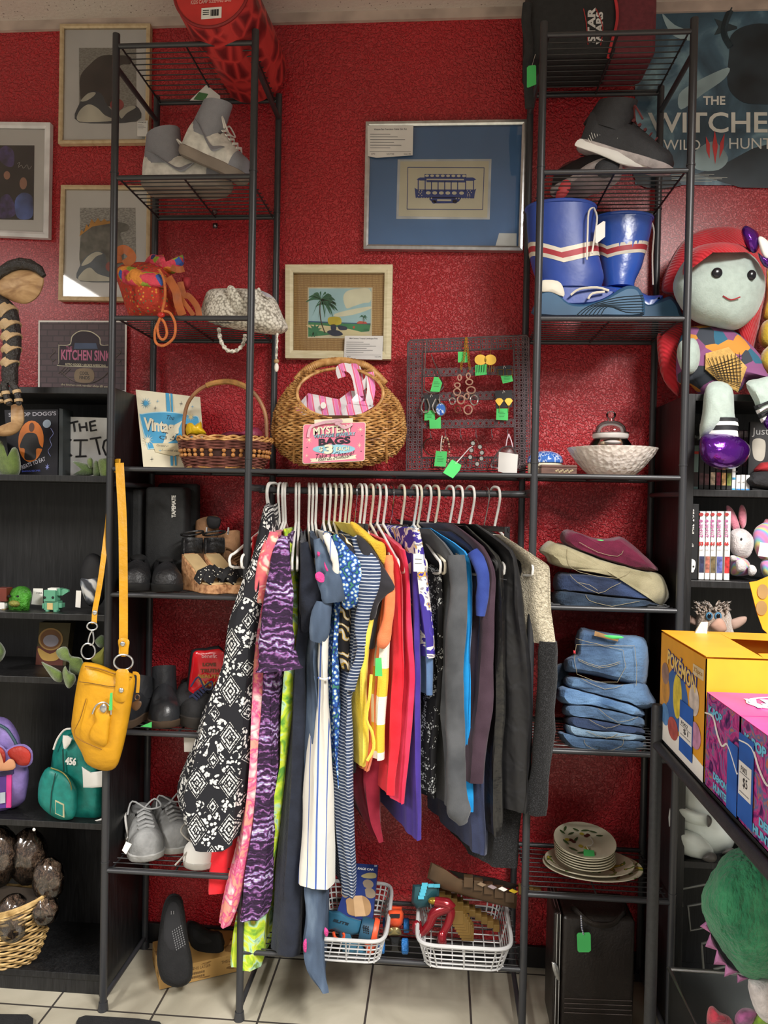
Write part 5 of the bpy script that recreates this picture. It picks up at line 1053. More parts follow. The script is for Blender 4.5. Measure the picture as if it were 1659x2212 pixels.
# ================================================================ hangers
HW = mat('#e2e0da', .35, var=.02, name='white_plastic'); HB = mat('#1b1b1d', .35, name='black_plastic'); CHR = mat('#c4c4c6', .15, metal=1, name='chrome')
NECKZ = at(850, 1133, RODY).z
def theta(px): return math.radians(interp([(560, -14), (590, -12), (606, 0), (646, 10), (746, 20), (829, 23), (1075, 28)], px)[0])
AH = .178
def hanger(px, label, th=None, m_=HW, hook=None, a=AH, drop=.085, clip=False):
    X = at(px, 1062, RODY).x; th = theta(px) if th is None else th
    d = V((math.sin(th), -math.cos(th), 0)); H = V((X, RODY, 0)); top = RODZ+.0095+.0045
    t = thing('clothes_hanger', label, 'hanger', (X, RODY, NECKZ))
    q = [H-d*.026+V((0, 0, RODZ-.012)), H-d*.027+V((0, 0, RODZ+.002)), H-d*.016+V((0, 0, top+.002)), H+V((0, 0, top+.005)), H+d*.017+V((0, 0, top)), H+d*.024+V((0, 0, RODZ-.006)), H+d*.02+V((0, 0, RODZ-.03)), H+d*.006+V((0, 0, NECKZ+.018)), H+V((0, 0, NECKZ))]
    part(t, 'hook', MB().tube(cr(q, 4, False), .0036 if hook is None else .0015, 8), hook or m_)
    z = NECKZ
    if clip:
        part(t, 'bar', MB().tube([H-d*a*.7+V((0, 0, z-.004)), H+d*a*.7+V((0, 0, z-.004))], .007, 8, flat=(.5, 1)), m_)
        for s_ in (-.65, .65): part(t, 'clip', MB().bx(H.x+d.x*a*s_-.007, H.x+d.x*a*s_+.007, H.y+d.y*a*s_-.006, H.y+d.y*a*s_+.006, z-.045, z+.004), m_, bevel=.002)
    else:
        q = [H+V((0, 0, z)), H+d*.03+V((0, 0, z-.014)), H+d*a*.86+V((0, 0, z-drop*.88)), H+d*a+V((0, 0, z-drop)), H+d*(a+.004)+V((0, 0, z-drop-.018)), H+d*(a-.018)+V((0, 0, z-drop-.032)), H+V((0, 0, z-drop-.034))]
        r = [V((2*H.x-p.x, 2*H.y-p.y, p.z)) for p in q]
        part(t, 'shoulder_frame', MB().tube(cr(q, 4, False)+list(reversed(cr(r, 4, False)))[1:], .0036, 8), m_)
    return t
# ================================================================ garments
def garment(name, label, cat, rows, m_, px=None, neck=1145, th=None, a=None, fold=.0035, k=7, back=.5, Yn=None, seed=0, hem=0, parts=(), tagp=None, group=None, nm='body', tilt=0, backx=None):
    th = theta(px or rows[0][1]) if th is None else th; a = a or AH*.97
    Yn = RODY-a*math.cos(th) if Yn is None else Yn; Yf = min(RODY+a*math.cos(th), WY-.012); dx = (Yf-Yn)*math.tan(th) if backx is None else backx
    mid = rows[len(rows)//2]; c0 = at((rows[0][1]+rows[0][2])/2, rows[0][0], Yn)
    zn = at(800, neck, RODY).z; zs = c0.z; zb = at((rows[-1][1]+rows[-1][2])/2, rows[-1][0], Yn).z
    t = thing(name, label, cat, (c0.x-dx/2, (Yn+Yf)/2, zb), group)
    q = cr([(r[0], r[1], r[2]) for r in rows], 3, False); R = []; N = 44; rr = random.Random(seed+int(rows[0][1])); ph = rr.random()*6
    def ring(y, xl, xr, grow=0):
        A_, B_ = at(xl, y, Yn+.01), at(xr, y, Yn+.01); c = (A_+B_)/2; r = (B_-A_).length/2+grow; out = []
        for j in range(N):
            f = 2*PI*j/N; co, s = math.cos(f), math.sin(f)
            e = 2/3.2; cc = math.copysign(abs(co)**e, co); ss = math.copysign(abs(s)**e, s)
            dep = (1-cc)/2  # 0 near, 1 far
            rad = r*(1-(1-back)*dep)
            z = c.z
            vfr = max(0, 1-(zs-z)/.22) if z <= zs else 1
            prof = 1-abs(2*dep-1); z += (zn-zs)*prof*vfr**2
            w = fold*min(1, (zs-c.z)/.15+.15)
            fl = w*math.sin(f*k+ph+z*3)+w*.6*math.sin(f*(k*2-1)+z*9+ph*2)
            x = c.x-dx*dep+ss*rad+fl*(.6+.4*abs(s)); yv = Yn+(Yf-Yn)*dep+fl*.8*(1 if co > 0 else -.3)
            z += hem*math.sin(f*3+ph)*max(0, (zs-c.z)/(zs-zb+1e-6)-.8)*5
            if tilt: z += tilt*(x-c.x)
            out.append(V((x, min(yv, WY-.004), z)))
        return out
    for p in q: R.append(ring(p[0], p[1], p[2]))
    R = [[p+V((.0045*noise.noise(V((p.x*34, p.y*30, p.z*9))), .004*noise.noise(V((p.x*28+9, p.y*28, p.z*8))), 0)) for p in r_] for r_ in R]
    m = MB(); m.loft(R); part(t, nm, m, m_)
    for p in parts:
        kind = p[0]
        if kind == 'sleeve': # path px,py,Y,halfwidth px
            P_ = cr([(s[0], s[1], s[2]*1000) for s in p[1]], 4, False); W_ = cr([(s[3], 0, 0) for s in p[1]], 4, False)
            m = MB(); m.tube([at(s[0], s[1], s[2]/1000) for s in P_], [w_[0]*mpp(0)*(1+.06*math.sin(i*1.3)) for i, w_ in enumerate(W_)], 18, flat=(p[3] if len(p) > 3 else .55, 1)); m.v = [w_+V((.006*noise.noise(V((w_.x*40, w_.y*30, w_.z*16))), .008*noise.noise(V((w_.x*36+5, w_.y*30, w_.z*14))), 0)) for w_ in m.v]; part(t, 'sleeve', m, p[2] if len(p) > 2 and p[2] else m_)
        elif kind == 'poly': m = MB(); m.prism([at(s[0], s[1], s[2]) for s in p[1]], (0, .0012, 0)); part(t, p[3] if len(p) > 3 else 'panel', m, p[2], smooth=False)
        elif kind == 'puff': m = MB(); m.puff(p[1], p[4] if len(p) > 4 else Yn-.004, p[5] if len(p) > 5 else .012, 3, 4); part(t, p[3] if len(p) > 3 else 'trim', m, p[2])
        elif kind == 'tube': m = MB(); m.ptube(p[1], 0, p[4] if len(p) > 4 else .0015, 5, sm=3); part(t, p[3], m, p[2])
    return t
def HG(*a, **k): return hanger(*a, **k)
# hangers without a garment of their own in view are still hangers
hk = [(584, 'leftmost white hanger, holding the black bandana dress straps'), (590, 'white hanger whose tip sticks out left of the bandana dress'), (605, 'white hanger of the coral floral top'), (613, 'white hanger of the purple square-print dress'), (618, 'white hanger of the lime green palm dress'), (640, 'white hanger standing alone left of the navy lace dress'), (646.5, 'white hanger of the navy lace dress'), (667.5, 'first white hanger of the cluster right of the lace dress'), (675, 'second white hanger of the cluster right of the lace dress'), (682.5, 'white hanger of the denim dress with pink flowers'), (700, 'white hanger of the white and blue striped dress'), (711.5, 'white hanger of the blue daisy print blouse'), (723, 'ivory hanger of the black and gold swirl top'), (735, 'white hanger behind the swirl top'), (746, 'ivory hanger of the navy pinstripe dress'), (754.5, 'ivory hanger of the dark grey tee'), (778, 'white hanger just right of the first chrome hook'), (787, 'white hanger of the mustard crochet cardigan'), (801.5, 'ivory hanger of the orange cardigan'), (816, 'white hanger of the red sweater'), (829, 'white hanger of the crimson sweater'), (868, 'ivory hanger hooked right of the second chrome hook'), (895, 'white hanger of the black print blouse'), (904, 'ivory hanger of the purple tunic'), (924, 'white hanger of the grey denim jacket'), (941, 'ivory hanger of the bright blue top'), (972, 'white hanger of the navy blue top'), (991, 'white hanger of the plum sweater'), (1016, 'white hanger of the black leather jacket'), (1070, 'rightmost white hanger, holding the beige fleece coat')]
IVO = mat('#d9d3bf', .4, var=.02, name='ivory_plastic')
for px, lab in hk: hanger(px, lab, m_=IVO if 'ivory' in lab else HW, a=.16 if px < 600 else AH, th=-.5 if px == 590 else None)
for px, lab in ((767, 'black clip hanger on the leftmost chrome hook'), (845, 'black clip hanger on the middle chrome hook, above the purple lily skirt'), (1047, 'black clip hanger on the rightmost chrome hook, inside the black coat')): hanger(px, lab, m_=HB, hook=CHR, clip=True)
E = [
 ('sheer_dress', 'sheer red dress showing under the hem of the black bandana dress', 'dress', [(1160, 543, 552), (1300, 530, 560), (1600, 470, 545), (1800, 452, 505), (1880, 440, 500), (1928, 436, 494)], REDM, dict(px=590, Yn=.02, a=.13, th=-.1)),
 ('sundress', 'black and white bandana print sundress flaring left, first on the rod', 'dress', [(1096, 566, 588), (1150, 556, 590), (1200, 543, 590), (1260, 520, 580), (1350, 488, 566), (1450, 470, 558), (1560, 424, 552), (1650, 396, 548), (1730, 366, 538), (1795, 378, 528), (1828, 400, 520)], BAND, dict(px=584, neck=1090, Yn=-.06, a=.12, th=.12, fold=.006, back=.8, hem=.01, k=6)),
 ('floral_dress', 'coral and pink tropical floral dress between the bandana and purple dresses', 'dress', [(1150, 580, 604), (1190, 565, 600), (1250, 556, 596), (1290, 556, 585), (1360, 548, 575), (1500, 540, 570), (1700, 528, 560), (1850, 500, 540), (1950, 475, 520), (2000, 469, 498)], PINKF, dict(px=605, Yn=-.035, parts=[('sleeve', [(590, 1150, -.04, 10), (578, 1200, -.055, 18), (566, 1260, -.05, 14), (560, 1300, -.04, 10)], CORAL)])),
 ('purple_dress', 'long purple square-print crinkle dress with a frilled bell sleeve', 'dress', [(1160, 600, 624), (1220, 588, 628), (1300, 576, 630), (1400, 566, 632), (1470, 564, 606), (1600, 556, 603), (1750, 540, 600), (1850, 524, 592), (1950, 508, 584), (1986, 504, 574)], PURP, dict(px=613, fold=.005, k=8, parts=[('sleeve', [(610, 1165, -.045, 12), (605, 1230, -.075, 24), (600, 1330, -.085, 34), (598, 1400, -.085, 37), (600, 1418, -.085, 40), (603, 1446, -.085, 50)], None, .45)])),
 ('palm_dress', 'lime green palm print dress hanging lowest at left, behind the purple one', 'dress', [(1142, 610, 620), (1200, 614, 634), (1300, 625, 644), (1400, 620, 642), (1500, 605, 636), (1650, 600, 620), (1800, 560, 606), (1990, 505, 582), (2060, 492, 578), (2092, 490, 570)], GPALM, dict(px=618, fold=.005, Yn=-.005)),
 ('lace_dress', 'long dark navy lace dress with cap sleeve', 'dress', [(1172, 648, 660), (1220, 648, 674), (1280, 646, 685), (1340, 642, 678), (1420, 636, 668), (1500, 630, 668), (1650, 622, 668), (1800, 605, 668), (1950, 590, 664), (2062, 582, 662)], LACE, dict(px=646, fold=.004, Yn=-.03, parts=[('sleeve', [(655, 1172, -.04, 8), (665, 1230, -.055, 18), (672, 1290, -.055, 26), (668, 1330, -.045, 20), (655, 1365, -.04, 6)], None, .4)])),
 ('denim_dress', 'faded grey-blue denim dress with pink embroidered flowers, uneven long hem', 'dress', [(1165, 676, 690), (1220, 680, 706), (1300, 682, 722), (1340, 676, 716), (1400, 670, 692), (1500, 668, 700), (1700, 662, 714), (1900, 656, 717), (1980, 662, 715), (2050, 650, 714), (2095, 662, 713), (2130, 692, 710), (2142, 701, 708)], WDEN, dict(px=682, Yn=-.062, fold=.006, k=5, parts=[('sleeve', [(684, 1165, -.07, 8), (700, 1220, -.08, 20), (716, 1270, -.082, 26), (722, 1300, -.08, 22)], None, .4), ('sleeve', [(700, 1300, -.075, 16), (692, 1350, -.08, 22), (684, 1385, -.075, 16)], None, .4), ('puff', D2([(752, 870), (790, 850), (830, 880), (828, 940), (790, 945), (755, 915)]), mat('#d6428e', .8, .5, 200), 'embroidered_flower', -.104, .003), ('puff', D2([(770, 670), (795, 680), (785, 715), (768, 700)]), mat('#d6428e', .8, .5, 200), 'embroidered_flower', -.09, .003), ('puff', D2([(832, 760), (850, 800), (868, 840), (850, 845), (832, 800)]), mat('#d6428e', .8, .5, 200), 'embroidered_flower', -.104, .003), ('puff', [(702, 2003), (710, 2012), (706, 2024), (700, 2016)], mat('#d6428e', .8, .5, 200), 'embroidered_flower', -.066, .004), ('puff', [(655, 2036), (662, 2028), (662, 2056), (656, 2054)], mat('#d6428e', .8, .5, 200), 'embroidered_flower', -.066, .004)])),
 ('striped_dress', 'white cotton dress with blue vertical stripes, tied at the waist', 'dress', [(1152, 700, 712), (1200, 704, 724), (1270, 700, 722), (1350, 692, 716), (1430, 689, 714), (1462, 690, 712), (1500, 686, 716), (1600, 672, 724), (1700, 660, 730), (1800, 652, 735), (1918, 641, 738)], WSTR, dict(px=700, Yn=-.078, fold=.004, k=6, parts=[('sleeve', [(703, 1154, -.085, 7), (716, 1190, -.09, 9), (725, 1215, -.09, 9), (724, 1238, -.085, 7)], None, .5), ('tube', [(688, 1464, -.085), (700, 1468, -.095), (713, 1464, -.085)], WSTR, 'waist_tie', .003)])),
 ('daisy_dress', 'blue daisy print dress with a flared short sleeve', 'dress', [(1156, 713, 722), (1220, 716, 735), (1300, 720, 748), (1400, 714, 735), (1500, 712, 740), (1600, 716, 742), (1700, 722, 745)], BDAI, dict(px=711, Yn=-.02, parts=[('sleeve', [(718, 1158, -.04, 9), (742, 1205, -.065, 24), (764, 1250, -.075, 30), (757, 1290, -.07, 24), (742, 1312, -.06, 8)], None, .4)])),
 ('swirl_top', 'black, gold and white swirl print top with hanging sleeves', 'top', [(1158, 728, 736), (1220, 740, 756), (1300, 735, 768), (1400, 730, 768), (1450, 742, 762)], SWRL, dict(px=723, Yn=-.03, parts=[('sleeve', [(734, 1157, -.04, 6), (756, 1190, -.06, 9), (766, 1230, -.065, 9)], None, .5)])),
 ('black_skirt', 'plain black dress mostly hidden between the daisy and pinstripe dresses', 'dress', [(1300, 728, 745), (1420, 722, 750), (1500, 722, 750), (1600, 730, 775), (1650, 738, 778), (1668, 740, 778)], BLKC, dict(px=735, Yn=.005, neck=1200)),
 ('pinstripe_dress', 'navy dress with thin white horizontal stripes and a drooping sleeve', 'dress', [(1160, 758, 768), (1230, 764, 790), (1300, 764, 790), (1400, 758, 782), (1500, 742, 768), (1522, 744, 766), (1600, 734, 772), (1700, 727, 775), (1800, 730, 777), (1900, 744, 778), (1938, 748, 774)], NSTR, dict(px=746, Yn=-.04, fold=.004, parts=[('sleeve', [(764, 1160, -.045, 8), (786, 1200, -.07, 18), (802, 1240, -.08, 23), (792, 1290, -.085, 20), (780, 1350, -.08, 15), (782, 1395, -.075, 10)], None, .45), ('sleeve', [(783, 1395, -.07, 9), (770, 1440, -.06, 10), (756, 1490, -.05, 12)], None, .5)])),
 ('grey_tee', 'dark grey short-sleeved tee with a pointed sleeve sticking out right', 'shirt', [(1160, 774, 780), (1220, 784, 812), (1280, 798, 836), (1340, 800, 820), (1400, 790, 815)], CHAR, dict(px=754, Yn=-.02, parts=[('puff', D2([(1128, 520), (1200, 570), (1290, 680), (1360, 800), (1465, 985), (1400, 1050), (1320, 1140), (1290, 1260), (1240, 1285), (1225, 1220), (1260, 1000), (1200, 800), (1130, 600)]), CHAR, 'sleeve', -.06, .022)])),
 ('yellow_cardigan', 'yellow knitted cardigan with a scalloped front edge', 'cardigan', [(1132, 758, 770), (1180, 780, 805), (1240, 800, 830), (1320, 790, 818), (1400, 778, 804), (1500, 770, 800), (1600, 772, 806), (1654, 776, 798)], YEL, dict(px=787, Yn=-.03, neck=1128, parts=[('puff', D2([(1065, 405), (1110, 410), (1200, 480), (1290, 560), (1370, 600), (1385, 700), (1370, 790), (1330, 740), (1250, 640), (1130, 530), (1070, 450)]), MUST, 'shoulder', -.035, .016), ('tube', D6([(1225, 20, -.05), (1215, 150, -.055), (1195, 300, -.055), (1230, 380, -.055), (1240, 480, -.055), (1200, 560, -.055)]), YEL, 'scalloped_edge', .004)])),
 ('orange_cardigan', 'orange knitted cardigan with a twisted sleeve', 'cardigan', [(1190, 825, 835), (1250, 828, 846), (1320, 816, 842), (1400, 806, 838), (1500, 798, 830), (1600, 796, 822), (1664, 786, 804)], ORG, dict(px=801, Yn=-.012, parts=[('sleeve', [(838, 1200, -.03, 9), (842, 1280, -.05, 11), (838, 1340, -.055, 12), (826, 1385, -.055, 14), (820, 1398, -.05, 8)], None, .5)])),
 ('striped_sweater', 'yellow and white wide-striped sweater with a green tag', 'sweater', [(1188, 838, 846), (1240, 842, 853), (1320, 832, 853), (1400, 815, 852), (1500, 806, 848), (1580, 804, 843), (1640, 805, 838)], YST, dict(px=801, Yn=-.03, parts=[('poly', [(811, 1422, -.06), (824, 1421, -.06), (826, 1461, -.06), (810, 1460, -.06)], GREEN, 'price_tag')])),
 ('maroon_blouse', 'maroon pleated blouse with pointed tails below the yellow cardigan', 'blouse', [(1500, 800, 840), (1640, 776, 840), (1700, 776, 836), (1760, 790, 832), (1800, 815, 828), (1816, 823, 828)], MAR, dict(px=816, Yn=.03, neck=1400, fold=.006)),
 ('red_sweater', 'bright red long-sleeved sweater', 'sweater', [(1165, 822, 835), (1220, 850, 870), (1300, 856, 878), (1400, 855, 882), (1500, 850, 882), (1600, 845, 875), (1680, 838, 860), (1716, 835, 858)], REDS, dict(px=816, Yn=-.035, fold=.003)),
 ('crimson_sweater', 'crimson pink long-sleeved sweater right of the red one', 'sweater', [(1188, 868, 880), (1240, 875, 891), (1320, 876, 893), (1400, 877, 900), (1500, 877, 905), (1600, 868, 896), (1680, 862, 884), (1733, 858, 878)], CRIM, dict(px=829, Yn=-.035, fold=.003)),
 ('purple_tunic', 'long dark purple knit tunic', 'tunic', [(1200, 893, 905), (1300, 894, 912), (1400, 893, 914), (1500, 893, 915), (1650, 892, 917), (1760, 894, 916), (1812, 894, 918)], PUR, dict(px=868, Yn=-.035, fold=.003)),
 ('lily_skirt', 'purple skirt with white lily print held by a black clip, white tag in front', 'skirt', [(1140, 885, 912), (1200, 892, 926), (1300, 900, 938), (1380, 912, 946), (1420, 915, 948)], PLIL, dict(px=845, Yn=-.045, neck=1140, fold=.005, parts=[('poly', D3([(288, 655, -.07), (375, 662, -.07), (378, 812, -.07), (290, 808, -.07)]), WHT, 'price_tag'), ('poly', D3([(300, 700, -.0705), (360, 702, -.0705), (360, 706, -.0705), (300, 704, -.0705)]), INK, 'tag_writing'), ('poly', D3([(300, 735, -.0705), (360, 737, -.0705), (360, 741, -.0705), (300, 739, -.0705)]), INK, 'tag_writing')])),
 ('denim_skirt', 'small blue denim skirt below the lily skirt', 'skirt', [(1350, 912, 940), (1440, 916, 944), (1500, 918, 943)], DENM, dict(px=895, Yn=-.03, neck=1300)),
 ('print_blouse', 'black blouse with small white floral print', 'blouse', [(1240, 940, 962), (1320, 942, 966), (1400, 942, 966), (1500, 936, 964), (1600, 918, 955), (1700, 918, 952), (1722, 925, 950)], BWF, dict(px=895, Yn=-.015, neck=1190)),
 ('grey_jacket', 'faded grey denim jacket with a hanging sleeve and cuff', 'jacket', [(1142, 925, 935), (1190, 955, 985), (1240, 975, 1008), (1320, 965, 1008), (1400, 955, 1003), (1500, 950, 998), (1600, 962, 998), (1700, 966, 1000), (1740, 962, 1000)], GDEN, dict(px=924, Yn=-.025, neck=1138, parts=[('sleeve', [(985, 1200, -.05, 16), (990, 1300, -.07, 20), (982, 1450, -.075, 20), (985, 1600, -.075, 18), (985, 1700, -.075, 20), (992, 1750, -.07, 24), (1000, 1778, -.065, 12)], None, .6)])),
 ('blue_top', 'bright blue long-sleeved top with a gathered cuff', 'top', [(1140, 925, 936), (1190, 990, 1012), (1240, 1012, 1027), (1320, 1006, 1029), (1400, 1003, 1025), (1500, 1002, 1023), (1600, 1005, 1022), (1700, 1006, 1028), (1752, 1008, 1026)], BRB, dict(px=941, Yn=-.012, neck=1138)),
 ('navy_top', 'royal navy long top, hem hanging below its neighbours', 'top', [(1148, 958, 985), (1200, 1025, 1045), (1260, 1035, 1057), (1350, 1028, 1055), (1500, 1020, 1050), (1700, 1022, 1060), (1800, 1028, 1062), (1845, 1030, 1060)], NVD, dict(px=972, Yn=.0, neck=1140, parts=[('sleeve', [(1020, 1190, -.02, 14), (1042, 1240, -.035, 14), (1038, 1330, -.035, 11)], NVB, .5)])),
 ('plum_sweater', 'dark plum wool sweater with a straight wide hem', 'sweater', [(1130, 972, 982), (1180, 1030, 1050), (1230, 1056, 1074), (1300, 1048, 1077), (1400, 1040, 1079), (1500, 1030, 1080), (1600, 1012, 1070), (1690, 1002, 1061)], PLUM, dict(px=991, Yn=-.035, neck=1128, fold=.003)),
 ('leather_jacket', 'black glossy leather jacket, sleeve front with zip seams', 'jacket', [(1135, 1000, 1010), (1200, 1066, 1082), (1260, 1076, 1092), (1400, 1079, 1096), (1500, 1074, 1098), (1650, 1062, 1096), (1760, 1058, 1100), (1803, 1062, 1090)], LEAT, dict(px=1016, Yn=-.035, neck=1130, parts=[('tube', D3([(1030, 870+i*0, -.06), (1085, 880, -.06)]), INK, 'seam', .001)])),
 ('black_coat', 'long black fuzzy coat reaching lowest at the right of the rod', 'coat', [(1180, 1100, 1130), (1400, 1120, 1165), (1600, 1080, 1160), (1800, 1055, 1146), (1872, 1045, 1142)], TWD, dict(px=1047, Yn=.02, neck=1140)),
 ('nylon_jacket', 'black nylon jacket with a wide crinkled sleeve', 'jacket', [(1132, 1020, 1040), (1170, 1070, 1095), (1205, 1100, 1122), (1300, 1096, 1144), (1400, 1098, 1160), (1500, 1100, 1168), (1600, 1100, 1165), (1700, 1105, 1158), (1755, 1112, 1150)], NYL, dict(px=1030, Yn=-.05, neck=1128, fold=.006, k=5)),
 ('fleece_coat', 'beige fleece coat with black tweed sleeve end, last on the rod', 'coat', [(1155, 1072, 1090), (1180, 1110, 1130), (1215, 1150, 1190), (1240, 1155, 1201), (1320, 1150, 1208), (1392, 1164, 1213)], BFL, dict(px=1070, Yn=-.035, neck=1150, fold=.006, k=4, parts=[('sleeve', [(1185, 1385, -.02, 18), (1180, 1500, -.02, 20), (1168, 1650, -.02, 22), (1155, 1755, -.02, 24)], TWD, .8)])),
]
for name, label, cat, rows, m_, kw in E: garment(name, label, cat, rows, m_, **kw)
# straps of the bandana dress and black hanger clips
# ================================================================ left tower, lower shelves
H1 = Cr(0, 1230, 6.381); H2 = Cr(240, 1030, 2.975); H3 = Cr(240, 1680, 2.646)
def pbox(x0, x1, y0, y1, Ya, Yb, px0=None, r=.004):
    A_, B_ = at(x0, y1, Ya), at(x1, y0, Ya); return rbox(A_.x, B_.x, Ya, Yb, A_.z, B_.z, r, 3)
z5 = Z[5]+.005
t = thing('carrying_case', 'tall black carrying case with white sideways lettering standing behind the sandals', 'case', on(358, .2, z5))
A_, B_ = on(309, .17, z5), on(396, .17, z5); zt = at(350, 1052, .17).z
part(t, 'case_body', rbox(A_.x, B_.x, .17, .235, z5, zt, .012), BKF); part(t, 'case_back', rbox(A_.x+.01, B_.x+.016, .237, .272, z5, zt+.012, .012), mat('#1a1a1b', .8, .2, 200))
P = ppan([(309, 1052), (396, 1052), (396, 1275), (309, 1275)], .169); m = MB(); m.text('TAPEMATE', 375, 1094, 48, 9, .1685, ang=-PI/2, bold=.04); part(t, 'lettering', m, WHT)
t = solo('storage_pouch', 'flat black pouch standing left of the lettered black case', 'pouch', rbox(on(270, .2, z5).x, on(305, .2, z5).x, .19, .25, z5, zt-.005, .01), BKF)
def flatshoe(nm, lab, h, tt, m_, group=None, **k): return shoe(nm, lab, h, tt, upper=m_, solem=mat('#151516', .6), liningm=mat('#0e0e0f', .9), group=group, **k)
BSU = mat('#1c1c1e', .45, .3, 120, name='black_leather_shoe')
flatshoe('loafer', 'black strappy clog, left one of the pair below the tall black case', on(300, .18, z5), on(292, .03, z5), BSU, L=.17, W=.085, rise=.075, open_=(0, .5))
flatshoe('loafer', 'black strappy clog, right one of the pair below the tall black case', on(352, .18, z5), on(364, .03, z5), BSU, L=.17, W=.085, rise=.07, open_=(0, .5))
n = NT('cork', rough=.8); n.col(n.ramp(n.noise(90, 4), [(.35, '#8a5f40'), (.5, '#b5855c'), (.7, '#c99c72')])); n.bump(n.noise(160), .3, .002); CORK = n.m
n = NT('black_studded', rough=.7); n.col(n.mix(n.ma('LESS_THAN', n.vor(115), .22), '#17171a', '#d9d4c4')); STUD = n.m
def wedge(lab, heel, toe):
    heel, toe = V(heel), V(toe); L = (toe-heel).length; M = frame(heel, toe-heel); t = thing('wedge_sandal', lab, 'sandal', heel); W = .075
    hs = lambda x: .024+.075*max(0, 1-x/.72)**.9
    ww = lambda x: W/2*interp([(0, .55), (.1, .75), (.4, .72), (.7, 1.), (.9, .85), (1, .4)], x)[0]
    R = [[V((x*L, s*ww(x), z)) for s, z in ((-1, 0), (-.98, hs(x)), (.98, hs(x)), (1, 0))] for x in [i/14 for i in range(15)]]
    m = MB(); m.loft(R); part(t, 'cork_wedge', xf(m, M), CORK, bevel=.003)
    m = MB(); m.loft([[V((x*L, s*ww(x)*.86, hs(x)+z)) for s, z in ((-1, .0), (-1, .004), (1, .004), (1, .0))] for x in [i/14 for i in range(1, 14)]]); part(t, 'insole', xf(m, M), mat('#cdb182', .5))
    for sg in (-1, 1):
        m = MB(); m.tube([V((x*L, sg*y*W/2, z)) for x, y, z in ((.62, 1.0, .03), (.68, .9, .05), (.76, .3, .062), (.84, -.5, .05), (.9, -.92, .03))], .016, 8, flat=(.15, 1)); part(t, 'toe_strap', xf(m, M), STUD)
    m = MB(); m.tube([V((.10*L-.035*math.sin(k*PI/8)*1.0+.01, .78*W/2*math.cos(k*PI/8), hs(0)+.02)) for k in range(9)], .022, 8, flat=(.12, 1)); part(t, 'heel_cup', xf(m, M), BSU)
    m = MB(); m.tube([V((.12*L+.032*math.cos(k*PI/9), .030*math.sin(k*PI/9), hs(0)+.055+.008*math.cos(k*PI/9))) for k in range(18)], .0028, 6, True); part(t, 'ankle_strap', xf(m, M), BSU)
    m = MB(); m.tube([V((.12*L+.02, .032, hs(0)+.052)), V((.12*L+.02, .034, hs(0)+.072))], .0028, 6); part(t, 'buckle', xf(m, M), SILV)
wedge('cork wedge sandal with black dotted toe strap, left one of the pair', on(405, .14, z5), on(480, .035, z5)); wedge('cork wedge sandal with black dotted toe strap, right one partly behind the dress', on(452, .17, z5), on(530, .05, z5))
TAN = mat('#9c7350', .8, .4, 60, name='tan_suede', var=.25)
shoe('ankle_boot', 'tan suede laced boot with a dark label, behind the wedge sandals', on(430, .25, z5), on(500, .16, z5), upper=TAN, solem=CORK, lacem=mat('#6a4a2a', .7), shaft=.10, W=.09, L=.17, rise=.07, liningm=BSU)
shoe('ankle_boot', 'tan suede laced boot with fringe leaning against its mate, nearest the hanger', on(480, .25, z5), on(536, .17, z5), upper=TAN, solem=CORK, lacem=mat('#6a4a2a', .7), shaft=.06, W=.09, L=.15, rise=.07, liningm=BSU)
m = MB(); m.puff(H2([(620, 255), (690, 260), (705, 280), (690, 330), (625, 325)]), .19, .006, 3, 3); solo('boot_label', 'dark stitched label on the tan boot', 'label', m, INK)
z6 = Z[6]+.005
CHB = mat('#232427', .32, .15, 60, name='polished_black_leather')
shoe('ankle_boot', 'black leather ankle boot with its toe pointing at the viewer, heel loop up', on(352, .2, z6), on(358, .005, z6), upper=CHB, solem=mat('#4a3a2c', .6), shaft=.03, W=.09, L=.2, rise=.085, liningm=mat('#9a6a3a', .7), toeh=.055)
shoe('ankle_boot', 'black leather ankle boot lying left of its mate behind the yellow bag', on(318, .16, z6), on(268, .05, z6), upper=CHB, solem=mat('#4a3a2c', .6), shaft=.02, W=.085, L=.17, rise=.075, liningm=BSU, toeh=.05)
shoe('lace_up_shoe', 'black thick-soled shoe below the red pouch, partly behind the bandana dress', on(470, .13, z6), on(396, .04, z6), upper=mat('#1d1d1f', .85, .2, 300), solem=mat('#2a2623', .5), sole=.032, W=.09, rise=.07, liningm=BSU, lacem=mat('#2c3254', .8), toeh=.045)
shoe('lace_up_shoe', 'black shoe behind, between the ankle boot and the red pouch', on(410, .24, z6), on(398, .12, z6), upper=mat('#1d1d1f', .85, .2, 300), solem=mat('#2a2623', .5), sole=.03, W=.085, L=.15, rise=.07, liningm=BSU)
m = MB(); m.prism([at(x, y, .02) for x, y in ((397, 1592), (421, 1592), (420, 1624), (398, 1624))], (0, .001, 0)); solo('price_tag', 'blank white tag hanging below the shoe shelf beside the bandana dress', 'tag', m, mat('#b9b4ac', .7), smooth=False)
m = MB(); m.prism([at(x, y, -.004) for x, y in E6([(375, 1240), (520, 1180), (518, 1255)])], (0, .001, 0)); solo('price_tag', 'green tag tip under the left ankle boot', 'tag', m, GREEN, smooth=False)
t = thing('cosmetic_pouch', 'red glossy cosmetic pouch with gold lettering standing behind black shoes', 'pouch', on(440, .16, z6))
m = MB(); m.puff(E6([(1010, 330), (1060, 250), (1200, 235), (1440, 260), (1440, 940), (1010, 950), (970, 800)]), .165, .022, 3, 4, sq=.5); part(t, 'pouch_side', m, mat('#17171a', .5))
